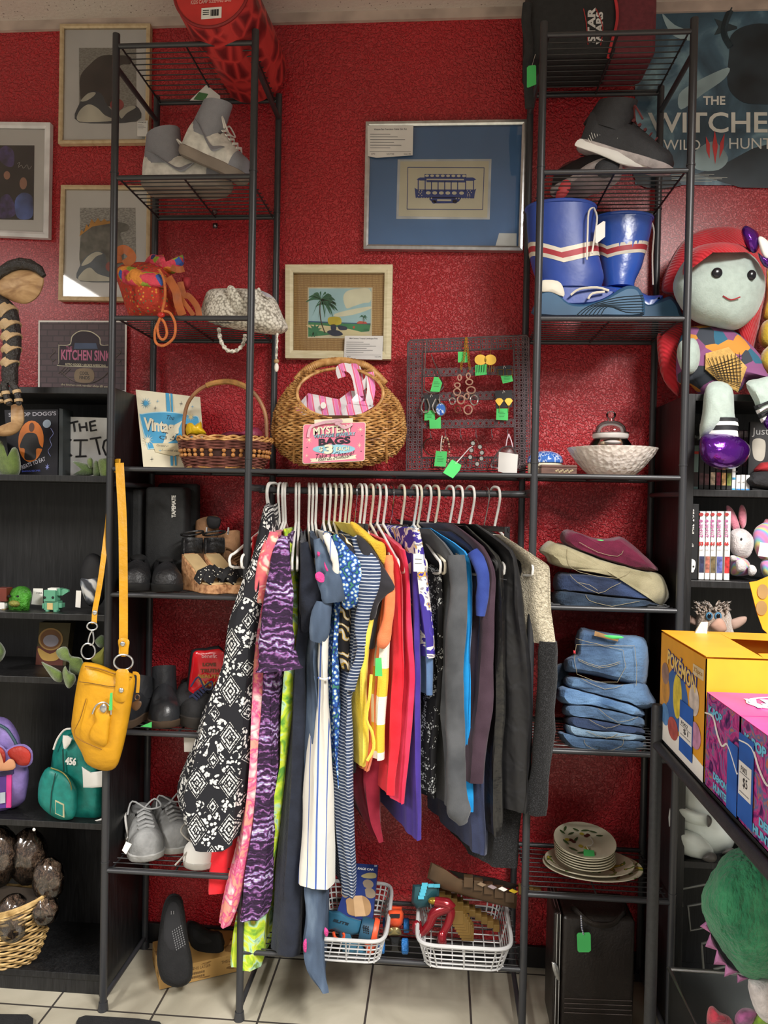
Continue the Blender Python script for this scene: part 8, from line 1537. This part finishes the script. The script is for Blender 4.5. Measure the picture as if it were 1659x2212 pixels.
for k, (x0, x1, num, c_) in enumerate(((546, 600, '53', '#2a3050'), (603, 650, '60', '#b06a58'), (653, 702, '61', '#6a5a3a'), (708, 768, '65', '#5a60a0'), (780, 833, '66', '#c02a2a'))):
    t = spine('comic_book', 'white comic volume with red number '+num+' on its spine', x0, x1, 1380, 1980, '#dcdad8', [(.66, .9, c_)], None, zk=2, group='lower comic shelf')
    P = ppan(E2([(x0, 1382), (x1, 1382), (x1-2, 1980), (x0-8, 1980)]), .0485)
    vtext(t, P, 'BLEACH', .5, .26, .28, .62, mat('#a85a8c', .5, var=0)); m = MB(); P.text(m, num, .5, .495, .75, .06, .0012, bold=.05); part(t, 'lettering', m, mat('#b02020', .5, var=0), smooth=False)
    m = MB(); P.disc(m, .5, .045, .38, .026, .001); part(t, 'publisher_mark', m, mat('#a02a2a', .5), smooth=False); m = MB(); P.text(m, 'Tite Kubo', .5, .59, .16*.6/.16, .02, .0012, ang=0); part(t, 'lettering', m, INK, smooth=False)
P = ppan(E2([(1025, 560), (1320, 560), (1320, 1090), (1000, 1090)]), .12)
t = thing('notebook', 'black cover with JUST in thin script and a pale drawn portrait', 'book', P(.4, 1)); m = MB(); P.rect(m, 0, 0, 1, 1, 0, .01); part(t, 'cover', m, mat('#222224', .5), smooth=False); P.z0 = .0008
draw(t, P, 'lettering', mat('#a8a8a8', .5), ('text', 'Just', *E2([(1115, 655)])[0], 36, 20)); draw(t, P, 'drawing', mat('#a8a498', .5), ('sm', E2([(1042, 740), (1090, 710), (1150, 730), (1158, 800), (1140, 900), (1100, 920), (1050, 880)])))
t = thing('bucket_hat', 'black and red bucket hat on the upper comic shelf at the right edge', 'hat', on(1655, .06, zr[1]))
m = MB(); m.puff(a([(975, 1095), (1010, 1060), (1060, 1020), (1300, 1020), (1300, 1180), (1060, 1170), (1000, 1140)]), .075, .05, 3, 5, sq=.7); part(t, 'brim', m, mat('#232326', .9, .3, 200)); m = MB(); m.puff(a([(1060, 1020), (1100, 950), (1150, 930), (1300, 930), (1300, 1040)]), .09, .04, 3, 4); part(t, 'crown', m, mat('#a8262c', .9))
def bl(t, pts, Y, th, mm, nm, sq=.8, sm=3): m = MB(); m.puff(pts, Y, th, sm, 5, sq=sq); return part(t, nm, m, mm)
PW = mat('#cbc4c4', .95, .4, 250, name='white_plush', sheen=.4); PPK = mat('#c9798c', .95, .3, 250, name='pink_plush', sheen=.4)
n = NT('rainbow_plush', rough=.95, sheen=.4); n.col(n.ramp(n.wave(9, 'DIAGONAL', dist=2), [(0, '#c87aa0'), (.25, '#c8c06a'), (.5, '#6ab0b8'), (.75, '#9a80c0'), (1, '#c87aa0')])); RBW = n.m
t = thing('plush_toy', 'white plush rabbit with tall pink ears beside the white numbered comics', 'plush toy', on(1608, .08, zr[2]))
bl(t, a([(840, 1580), (900, 1540), (980, 1550), (1050, 1620), (1055, 1700), (1020, 1790), (960, 1815), (880, 1790), (838, 1720)]), .09, .04, PW, 'head'); bl(t, a([(850, 1800), (900, 1780), (1000, 1830), (1030, 1900), (1010, 1965), (860, 1970), (840, 1900)]), .09, .035, RBW, 'body')
for q in ([(800, 1340), (830, 1330), (880, 1390), (930, 1530), (870, 1560), (820, 1440)], [(930, 1330), (965, 1330), (990, 1400), (985, 1500), (950, 1540), (915, 1440)]): bl(t, a(q), .10, .014, PPK, 'ear')
bl(t, a([(900, 1830), (960, 1825), (990, 1880), (970, 1930), (910, 1935), (890, 1880)]), .05, .018, PW, 'foot'); bl(t, a([(1010, 1880), (1060, 1880), (1085, 1930), (1050, 1975), (1005, 1960)]), .05, .018, PW, 'foot'); bl(t, a([(840, 1790), (890, 1790), (900, 1830), (850, 1840)]), .055, .012, PW, 'paw')
for x, y in ((942, 1637),): m = MB(); q = a([(x, y)])[0]; m.ell(at(*q, .05), (.0025, .002, .0035)); part(t, 'eye', m, INK)
t = thing('plush_toy', 'rainbow plush with a white price tag at the right edge', 'plush toy', on(1650, .08, zr[2])); bl(t, a([(1050, 1580), (1100, 1510), (1200, 1480), (1260, 1600), (1240, 1800), (1120, 1820), (1060, 1720)]), .1, .03, RBW, 'hood'); bl(t, a([(1115, 1870), (1160, 1820), (1260, 1820), (1260, 1980), (1150, 1980)]), .09, .03, RBW, 'body'); bl(t, a([(1150, 1470), (1180, 1450), (1230, 1480), (1180, 1560), (1140, 1530)]), .11, .012, PPK, 'loop')
m = MB(); m.prism([at(x, y, .06) for x, y in a([(1115, 1665), (1240, 1680), (1230, 1810), (1095, 1790)])], (0, .001, 0)); part(t, 'price_tag', m, WHT)
# furry troll plush
a = E3
t = thing('plush_toy', 'shaggy beige plush creature with big ears and blue eyes behind the yellow box', 'plush toy', at(1540, 1372, .1)); FUR = mat('#a08c7c', 1., .8, 200, name='beige_fur', sheen=.6)
bl(t, a([(330, 330), (400, 270), (470, 290), (560, 270), (620, 330), (650, 480), (640, 600), (330, 600), (320, 460)]), .1, .05, FUR, 'head')
for k, q in enumerate(([(225, 340), (300, 360), (345, 400), (330, 440), (270, 420), (222, 390)], [(620, 400), (700, 365), (760, 365), (755, 410), (700, 455), (640, 470)])): bl(t, a(q), .09, .012, mat('#b89a8c', .9), 'ear')
for x in (442, 518): q = a([(x, 360)])[0]; m = MB(); m.ell(at(*q, .05), (.009, .006, .0105)); e_ = part(t, 'eye', m, mat('#4a7a9a', .15)); m = MB(); m.ell(at(q[0]+.8, q[1]-.3, .0445), (.005, .002, .0065)); part(t, 'pupil', m, mat('#0b0c10', .1))
bl(t, a([(450, 450), (480, 400), (530, 375), (575, 410), (590, 480), (520, 500)]), .045, .014, mat('#b08a78', .9), 'nose')
ro = random.Random(2); m = MB()
for k in range(150):
    x, y = ro.uniform(340, 600), ro.uniform(240, 330); d_ = -1 if x < 470 else 1; q = a([(x, y+20), (x+d_*14, y-5), (x+d_*ro.uniform(15, 50), y-ro.uniform(-5, 25))]); m.tube([at(p[0], p[1], .085-.04*ro.random()) for p in q], [.0022, .0016, .0004], 4)
tag(part(t, 'fur_tufts', m, FUR), kind='stuff')
# white ceramic animal
a = E4
CER = mat('#ccd4cf', .3, name='white_ceramic', coat=.3, var=.05); GRC = mat('#4f4c4a', .4)
t = thing('ceramic_figure', 'large smooth white animal figure with grey paw tips on the right bookcase', 'figure', on(1500, .09, zr[4]))
bl(t, a([(380, 330), (460, 130), (640, 150), (770, 260), (830, 420), (900, 600), (915, 700), (850, 780), (700, 830), (560, 800), (440, 740), (360, 560)]), .11, .075, CER, 'body', .7)
bl(t, a([(400, 400), (470, 390), (600, 440), (720, 470), (725, 530), (690, 560), (560, 540), (460, 490)]), .035, .02, CER, 'arm'); bl(t, a([(685, 468), (715, 480), (728, 515), (715, 555), (688, 562)]), .02, .016, GRC, 'paw_tip')
bl(t, a([(400, 590), (520, 590), (640, 640), (740, 760), (700, 830), (600, 830), (460, 770)]), .045, .03, CER, 'leg'); bl(t, a([(640, 825), (700, 780), (750, 785), (770, 830), (740, 862), (680, 855)]), .02, .018, GRC, 'paw_tip'); bl(t, a([(810, 790), (850, 750), (910, 745), (870, 790)]), .06, .016, GRC, 'paw_tip')
m = MB(); m.ptube([(p[0], p[1], .03) for p in a([(645, 215), (670, 240), (710, 238)])], 0, .0012, 5, sm=3); part(t, 'closed_eye', m, INK)
t = thing('canvas_bag', 'crumpled beige cloth to the right of the white ceramic figure', 'cloth', on(1620, .12, zr[4])); bl(t, a([(920, 420), (1000, 480), (1150, 620), (1200, 760), (1000, 740), (920, 660)]), .12, .05, mat('#8a7f6a', .9, 1., 12), 'cloth')
# wire frames below
for k, pts in enumerate(([(700, 1040), (455, 1085), (460, 1230), (475, 1230), (470, 1100)], [(680, 1200), (525, 1225), (545, 1430), (700, 1400)], [(700, 1525), (640, 1540), (640, 1560), (655, 1760)], [(850, 1730), (740, 1755)])):
    m = MB(); m.tube([at(p[0], p[1], .08+.02*k) for p in a(pts)], .0035, 8); solo('wire_frame', ['grey bent metal rod below the ceramic figure, topmost', 'grey square metal loop in the dark lower bookcase', 'grey upright metal rod above the clear bin', 'short grey metal rod behind the clear bin'][k], 'metal rod', m, mat('#8a8c88', .4, metal=.5))
# ================================================================ rag doll on the right bookcase (plain generic face)
a = G3
SKN = mat('#a9b8b0', .9, .15, 250, name='pale_fabric', sheen=.3, var=.05)
n = NT('red_corduroy', rough=.95, sheen=.3); n.col(n.ramp(n.noise(20), [(.3, '#a81822'), (.7, '#c42430')])); n.bump(n.wave(55, 'DIAGONAL', dist=1), .5, .004); HAIR = n.m
n = NT('patchwork', rough=.9); n.col(n.ramp(n.n('ShaderNodeTexVoronoi', {'Vector': n.co(), 'Scale': 22}).outputs[1], [(0, '#7d4a72'), (.3, '#2c3138'), (.45, '#2f6078'), (.55, '#c8883a'), (.68, '#84507a'), (.85, '#3a3f48')], True)); PATCH = n.m
t = thing('rag_doll', 'large rag doll with red hair, patchwork dress and shiny purple boots', 'doll', on(1570, .08, zr[0]))
bl(t, a([(340, 170), (500, 95), (740, 80), (900, 160), (1000, 330), (1030, 560), (990, 800), (920, 1150), (850, 1130), (800, 800), (300, 800), (200, 680), (120, 640), (140, 500), (220, 320)]), .20, .06, HAIR, 'hair')
bl(t, a([(290, 900), (340, 940), (300, 1200), (280, 1530), (200, 1500), (110, 1350), (75, 1040), (140, 980)]), .19, .03, HAIR, 'hair_lock')
bl(t, a([(215, 620), (250, 480), (340, 350), (450, 290), (640, 255), (800, 280), (930, 350), (1010, 500), (1015, 640), (960, 800), (860, 920), (740, 980), (560, 950), (400, 900), (280, 780)]), .11, .09, SKN, 'head', .75)
bl(t, a([(300, 500), (330, 330), (430, 250), (620, 215), (800, 235), (900, 300), (800, 285), (640, 262), (460, 295), (370, 360)]), .06, .06, HAIR, 'hair_fringe')
m = MB(); q = a([(600, 480)])[0]; m.ell(at(*q, .02), (.013, .006, .013)); part(t, 'button_eye', m, mat('#15151a', .2)); m = MB(); q = a([(900, 500)])[0]; m.ell(at(*q, .035), (.011, .006, .013)); part(t, 'button_eye', m, mat('#15151a', .2))
m = MB(); m.ptube([(p[0], p[1], .02) for p in a([(650, 680), (720, 715), (800, 690)])], 0, .0018, 6, sm=3); part(t, 'smile', m, mat('#9a2a30', .7))
bl(t, a([(370, 950), (640, 950), (800, 1020), (980, 1200), (1042, 1350), (1100, 1400), (880, 1410), (780, 1520), (640, 1440), (480, 1560), (360, 1450), (250, 1420), (260, 1100)]), .12, .06, PATCH, 'dress', .6)
bl(t, a([(500, 1180), (700, 1125), (860, 1300), (780, 1520), (620, 1430), (495, 1320)]), .056, .006, mat('#c9a25a', .9, .4, 150), 'plaid_patch', 1, 1)
m = MB(); n_ = 0
for k in range(9): m.ptube([(p[0], p[1], .048) for p in a([(520+k*34, 1200-k*6+20), (600+k*26, 1400+k*8)])], 0, .0008, 4); m.ptube([(p[0], p[1], .048) for p in a([(510+k*12, 1310-k*4+k*16), (820-k*2, 1200+k*34)])], 0, .0008, 4)
part(t, 'plaid_lines', m, INK)
bl(t, a([(280, 1080), (400, 1050), (450, 1150), (440, 1280), (380, 1360), (300, 1340), (250, 1200)]), .06, .03, SKN, 'arm')
bl(t, a([(500, 1480), (600, 1420), (730, 1480), (750, 1700), (770, 1880), (600, 1900), (450, 1900), (470, 1700)]), .0, .05, SKN, 'leg', .7)
bl(t, a([(850, 1440), (960, 1400), (1100, 1400), (1150, 1700), (1000, 1780), (920, 1600)]), -.01, .045, SKN, 'leg', .7)
for (y0, y1, mm) in ((1735, 1765, INK), (1768, 1800, WHT), (1802, 1840, INK), (1842, 1900, WHT)):
    m = MB(); q = a([(460, y0+20), (765, y0+20), (458, y1+20), (772, y1+20)]); m.ploft([(q[0][1], q[0][0], q[1][0], .052, 0), (q[2][1], q[2][0], q[3][0], .052, 0)], 0, n=24, caps=False); part(t, 'sock_stripe', m, mm)
for k, mm in enumerate((INK, WHT, INK, WHT)): m = MB(); q = a([(915+18*k, 1640+38*k), (1110, 1560+38*k), (1108, 1595+38*k), (930+18*k, 1672+38*k)]); m.puff(q, -.02, .042, 0, 4, sq=.5); part(t, 'sock_stripe', m, mm)
PUF = mat('#5a1288', .16, .5, 30, metal=.7, name='purple_foil', coat=.4)
bl(t, a([(445, 1950), (480, 1890), (600, 1870), (740, 1880), (880, 1980), (870, 2090), (780, 2170), (640, 2190), (500, 2140), (450, 2060)]), -.025, .06, PUF, 'boot', .75); bl(t, a([(1000, 1760), (1080, 1680), (1150, 1700), (1150, 1840), (1040, 1850)]), -.04, .04, PUF, 'boot')
bl(t, a([(810, 130), (840, 70), (900, 90), (960, 140), (970, 240), (930, 310), (860, 270)]), .05, .03, PUF, 'bow'); bl(t, a([(950, 300), (1000, 340), (1100, 340), (1100, 450), (1000, 420)]), .05, .03, PUF, 'bow'); bl(t, a([(955, 180), (990, 165), (1060, 230), (1060, 350), (1010, 350), (970, 260)]), .03, .012, WHT, 'bow_knot')
t = thing('plush_toy', 'bright yellow plush at the right edge beside the rag doll', 'plush toy', on(1665, .15, zr[0])); YP = mat('#c8a82c', .95, .2, 200, name='yellow_plush', sheen=.4)
bl(t, a([(1030, 450), (1150, 440), (1150, 900), (1000, 880), (1020, 700)]), .22, .04, YP, 'head'); bl(t, a([(980, 940), (1060, 880), (1200, 880), (1200, 1150), (1040, 1150), (960, 1080)]), .19, .05, YP, 'body'); bl(t, a([(960, 1240), (1040, 1120), (1200, 1100), (1200, 1360), (1020, 1340)]), .13, .05, YP, 'foot')
# ================================================================ foreground display cart
XR, ZR_, XB, ZB_ = 1.328, .855, 1.337, .869
t = thing('display_cart', 'black metal display cart in the right foreground carrying candy boxes', 'rack', (1.55, -.7, 0))
MBK = mat('#2a2b2d', .45, .1, 500, name='satin_black_metal')
for x in (XR, XR+.40): part(t, 'post', MB().tube([(x, -.29, 0), (x, -.29, .935), (x, -.29, .94)], [.0125, .0125, .010], 16), MBK)
for x, z in ((XR, ZR_), (XR+.40, ZR_), (XR, .12), (XR+.4, .12)): part(t, 'side_rail', MB().tube([(x, -.29, z), (x, -1.25, z)], .0105, 14), MBK)
for z in (ZR_-.03, .14): part(t, 'cross_rail', MB().tube([(XR, -.29, z), (XR+.40, -.29, z)], .010, 12), MBK)
part(t, 'shelf_tray', MB().bx(XR+.0125, XR+.39, -1.2, -.285, ZR_-.014, ZR_+.010), MBK, smooth=False, bevel=.002)
part(t, 'lower_tray', MB().bx(XR+.0125, XR+.39, -1.2, -.285, .13, .136), MBK, smooth=False)
m = MB(); m.ell((XR+.002, -.3025, ZR_+.04), (.003, .002, .003)); part(t, 'bolt', m, INK)
def carton(nm, lab, x0, x1, ya, yb, z0, z1, col, hole=True):
    t = thing(nm, lab, 'candy box', ((x0+x1)/2, (ya+yb)/2, z0)); m = MB(); th = .002
    for b in ((x0, x0+th, yb, ya, z0, z1), (x1-th, x1, yb, ya, z0, z1), (x0, x1, yb, yb+th, z0, z1), (x0, x1, ya-th, ya, z0, z1), (x0, x1, yb, ya, z0, z0+th)): m.bx(*b)
    part(t, 'carton', m, col, smooth=False)
    return t, Pan((x0, ya, z1), (x0, yb, z1), (x0, yb, z0), (x0, ya, z0)), Pan((x0, yb, z1), (x1, yb, z1), (x1, yb, z0), (x0, yb, z0))
ORY = mat('#dc9c22', .45, name='yellow_orange_card', var=.05)
t, PL, PF = carton('candy_box', 'yellow candy box with a blue-taped price card on the cart', XB, XB+.33, -.272, -.548, ZB_, 1.090, ORY)
PL.n = V((-1, 0, 0)); PF.n = V((0, -1, 0))
def pd(t, P, nm, mm, fs, off): m = MB(); [f(m, off) for f in fs]; return part(t, nm, m, mm, smooth=False)
NVY = mat('#3a3a80', .5, var=0)
pd(t, PL, 'white_base', WHT, [lambda m, o: PL.poly(m, [(0, .78), (1, .87), (1, 1), (0, 1)], o)], .0004)
pd(t, PL, 'blue_oval', mat('#3a66a8', .5), [lambda m, o: PL.disc(m, .42, .52, .26, .27, o)], .0006)
for k, (x, y, rx, ry, c_) in enumerate(((.44, .48, .10, .20, '#d8c23a'), (.16, .50, .10, .13, '#c08a34'), (.14, .36, .09, .10, '#9a7a6a'), (.16, .74, .10, .10, '#5a8ac0'), (.80, .40, .10, .13, '#cfc2b8'), (.84, .68, .11, .11, '#c088a8'), (.36, .80, .12, .10, '#b0544c'))): pd(t, PL, 'print_blob', mat(c_, .5, var=.15, bs=200), [lambda m, o: PL.disc(m, x, y, rx, ry, o)], .0008+.0001*k)
pd(t, PL, 'lettering_outline', NVY, [lambda m, o: PL.text(m, 'POKÉMON', .52, .215, .66, .19, o, ang=.10, bold=.10)], .0010)
pd(t, PL, 'lettering', mat('#e0c070', .5, var=0), [lambda m, o: PL.text(m, 'POKÉMON', .515, .21, .64, .17, o, ang=.10, bold=.03)], .0016)
pd(t, PL, 'label', mat('#d8c49a', .5), [lambda m, o: PL.rect(m, .76, .10, .97, .19, o)], .0008); pd(t, PL, 'lettering', mat('#b8862a', .5), [lambda m, o: PL.text(m, '32pcs', .865, .145, .17, .05, o)], .0014)
pd(t, PL, 'blue_tape', mat('#1f5ab0', .6, name='painters_tape'), [lambda m, o: PL.rect(m, .52, .48, .80, .93, o)], .0022)
pd(t, PL, 'price_card', PAPER, [lambda m, o: PL.rect(m, .52, .63, .79, .80, o)], .0028); pd(t, PL, 'handwriting', INK, [lambda m, o: PL.text(m, 'F002', .64, .665, .14, .03, o), lambda m, o: PL.text(m, '$1', .67, .725, .10, .05, o), lambda m, o: PL.rect(m, .55, .69, .77, .693, o), lambda m, o: PL.rect(m, .55, .765, .77, .768, o)], .0033)
pd(t, PF, 'lettering_outline', NVY, [lambda m, o: PF.text(m, 'POKÉMON', .80, .56, .62, .26, o, ang=.04, bold=.1)], .0006); pd(t, PF, 'lettering', mat('#e8d070', .5), [lambda m, o: PF.text(m, 'POKÉMON', .795, .555, .60, .24, o, ang=.04, bold=.03)], .0012)
pd(t, PF, 'red_disc', mat('#b82a2a', .5), [lambda m, o: PF.disc(m, .36, .50, .065, .10, o)], .0006); pd(t, PF, 'lettering', WHT, [lambda m, o: PF.text(m, '2', .36, .50, .05, .09, o, bold=.05)], .0012)
m = MB()
for q in ([(0, 0), (.35, .0), (.33, .5), (.30, 1), (0, 1)], [(.35, 0), (1, 0), (1, .32), (.6, .28), (.35, .25)], [(.30, 1), (.33, .82), (.6, .78), (1, .84), (1, 1)]):
    m.prism([V((XB+.33*u, -.272-.276*v, 1.0905+.006*(abs(v-.5)))) for u, v in q], (0, 0, .001))
part(t, 'torn_top', m, ORY, smooth=False)
m = MB(); m.prism([V((XB+.06, -.30, 1.09)), V((XB+.085, -.30, 1.09)), V((XB+.088, -.295, 1.118)), V((XB+.075, -.295, 1.118)), V((XB+.066, -.29, 1.100))], (0, .002, 0)); part(t, 'torn_flap', m, CREAM, smooth=False)
fl_ = E3([(785, 70), (850, 60), (944, 20), (1100, 20), (1100, 560), (944, 510), (900, 470), (850, 330)]); m = MB(); m.prism([at(x, y, -.275) for x, y in fl_], (0, .002, 0)); part(t, 'raised_lid', m, ORY, smooth=False)
m = MB(); [m.pdisc(*E3([q])[0], 12, 16, -.277, .0006) for q in ((900, 150), (890, 290))]; part(t, 'print_blob', m, mat('#9a7a4a', .5), smooth=False)
n = NT('magenta_print', rough=.35); n.col(n.ramp(n.noise(22, 3, n.co(), 2.5), [(.3, '#2a1a4a'), (.42, '#7a2a70'), (.5, '#c83a86'), (.58, '#3a6a9a'), (.66, '#c86a4a'), (.75, '#5a2a6a')])); MAG = n.m; PKT = mat('#cf3f86', .35, var=.1, name='pink_card')
for i, (ya, yb) in enumerate(((-.556, -.706), (-.71, -.90))):
    t, PL, PF = carton('candy_box', ['pink candy box against the yellow box', 'pink candy box nearest the camera, with the second blue-taped card'][i], XB, XB+.30, ya, yb, ZB_, 1.032, MAG); PL.n = V((-1, 0, 0)); PF.n = V((0, -1, 0))
    m = MB(); m.prism([V((XB, ya, 1.0325)), V((XB+.3, ya, 1.0325)), V((XB+.3, yb, 1.0325)), V((XB, yb, 1.0325))], (0, 0, .001)); part(t, 'box_top', m, PKT, smooth=False)
    m = MB(); m.tube([V((XB+.15+.11*math.cos(k*PI/12), (ya+yb)/2+.05*math.sin(k*PI/12), 1.035)) for k in range(24)], .0015, 4, True); part(t, 'perforation', m, WHT)
    m = MB(); PT = Pan((XB, ya, 1.0345), (XB+.3, ya, 1.0345), (XB+.3, yb, 1.0345), (XB, yb, 1.0345)); PT.text(m, 'K-POP', .28, .5, .26, .4, .0005, bold=.08); part(t, 'lettering', m, mat('#a8c8e0', .5), smooth=False)
    pd(t, PL, 'lettering', mat('#6ab8d8', .4, var=0), [lambda m, o: PL.text(m, 'K-POP', .3, .16, .42, .10, o, bold=.05), lambda m, o: PL.text(m, 'DEMON', .62 if i else .5, .80, .42, .08, o, bold=.06), lambda m, o: PL.text(m, 'HUNTERS', .55, .91, .5, .08, o, bold=.06)], .001)
    m = MB(); m.tube(cr([PL(u, v, .0015) for u, v in ((0, .22), (.25, .20), (.4, .34), (.55, .42), (.72, .36), (1, .56))], 4, False), .0016, 5); part(t, 'tear_edge', m, WHT)
    if i == 0:
        PL2 = PL
        pd(t, PL, 'blue_tape', mat('#1f5ab0', .6, name='painters_tape'), [lambda m, o: PL.rect(m, .72, .30, 1.0, .98, o)], .0022)
    else:
        pd(t, PL, 'blue_tape', mat('#1f5ab0', .6, name='painters_tape'), [lambda m, o: PL.rect(m, .0, .14, .30, .95, o)], .0022); pd(t, PL, 'price_card', PAPER, [lambda m, o: PL.rect(m, .02, .40, .27, .72, o)], .0028); pd(t, PL, 'handwriting', INK, [lambda m, o: PL.text(m, 'F002', .13, .46, .12, .05, o), lambda m, o: PL.text(m, '$5', .16, .58, .09, .10, o), lambda m, o: PL.rect(m, .05, .50, .24, .504, o), lambda m, o: PL.rect(m, .05, .68, .24, .684, o)], .0034)
# green plush with pink frill, below the cart shelf
a = E4; n = NT('green_fur', rough=1, sheen=.15); n.col(n.ramp(n.noise(30, 4), [(.3, '#1f6a48'), (.7, '#3a8a60')])); n.bump(n.noise(120, 4, n.co(sc_=(1, 1, .4))), 1, .012); GF = n.m
t = thing('plush_toy', 'large fuzzy green plush head with a pink pointed frill under the cart shelf', 'plush toy', at(1640, 2110, -.62))
m = MB(); m.puff(a([(640, 1150), (720, 960), (820, 810), (930, 745), (1100, 720), (1400, 740), (1500, 1200), (1400, 1700), (1200, 1840), (1060, 1835), (940, 1760), (820, 1600), (720, 1440), (650, 1280)]), -.60, .10, 3, 10, sq=.8, fn=lambda w: w+V((.004*noise.noise(w*60), .004*noise.noise(w*70), .004*noise.noise(w*65)))); part(t, 'head', m, GF)
for q in ([(625, 1395), (690, 1345), (720, 1455)], [(670, 1565), (715, 1450), (780, 1600)], [(740, 1715), (770, 1580), (860, 1720)], [(830, 1820), (840, 1700), (950, 1775)], [(940, 1870), (935, 1790), (1030, 1830)], [(1120, 1880), (1110, 1820), (1200, 1840)]):
    bl(t, a(q), -.58, .012, mat('#b878a8', .95, .2, 200, name='pink_felt'), 'frill_point', 1, 0)
bl(t, a([(1030, 1840), (1200, 1840), (1260, 2000), (1240, 2200), (1150, 2180), (1070, 2060)]), -.60, .03, PW, 'body')
# clear bin with small plush toys on the floor
CLR = glass_mat('clear_bin_plastic', tint='#dfe3e2', mixf=.08, gloss_rough=.25)
x0, x1 = at(1468, 2150, -.2).x, 1.90; zt = at(1480, 2095, -.12).z
t = thing('plastic_bin', 'clear plastic storage bin with a handle lip at the lower right', 'bin', (1.6, -.3, 0))
m = MB()
for b in ((x0, x0+.003, -.52, -.12, .14, zt), (x0, x1, -.123, -.12, .14, zt), (x0, x1, -.52, -.12, .138, .14), (x0, x1, -.52, -.517, .14, zt)): m.bx(*b)
part(t, 'bin_wall', m, CLR, smooth=False); part(t, 'rim', MB().tube([(x0, -.52, zt), (x0, -.12, zt), (x1, -.12, zt), (x1, -.52, zt)], .007, 8, True, flat=(1, .6)), glass_mat('frosted_plastic', tint='#b8bebc', mixf=.25, gloss_rough=.3))
for (pts, c_, lab) in (([(690, 2100), (730, 2060), (790, 2110), (870, 2150), (900, 2230), (700, 2240)], '#c83a50', 'red and cream small plush in the clear bin'), ([(920, 2140), (980, 2080), (1060, 2085), (1120, 2140), (1060, 2240), (930, 2230)], '#b8649c', 'pink small plush in the clear bin'), ([(1050, 2180), (1120, 2110), (1300, 2080), (1300, 2260), (1060, 2260)], '#84a830', 'lime green small plush in the clear bin')):
    m = MB(); m.puff(a(pts), -.3, .04, 3, 6); solo('plush_toy', lab, 'plush toy', m, mat(c_, .9, .3, 200, var=.3, sheen=.4))
# floor mats
FM = mat('#161618', .9, .3, 200, name='black_mat')
for pts, lab in (([(-120, 2194), (60, 2196), (72, 2205), (60, 2300), (-120, 2300)], 'black floor mat corner at the lower left edge'), ([(165, 2212), (170, 2203), (185, 2198), (300, 2205), (345, 2212), (420, 2330), (150, 2330)], 'black floor mat with rounded corners at the bottom')):
    m = MB(); m.prism([atz(x, y, .002) for x, y in pts], (0, 0, .006)); solo('floor_mat', lab, 'mat', m, FM, smooth=False)
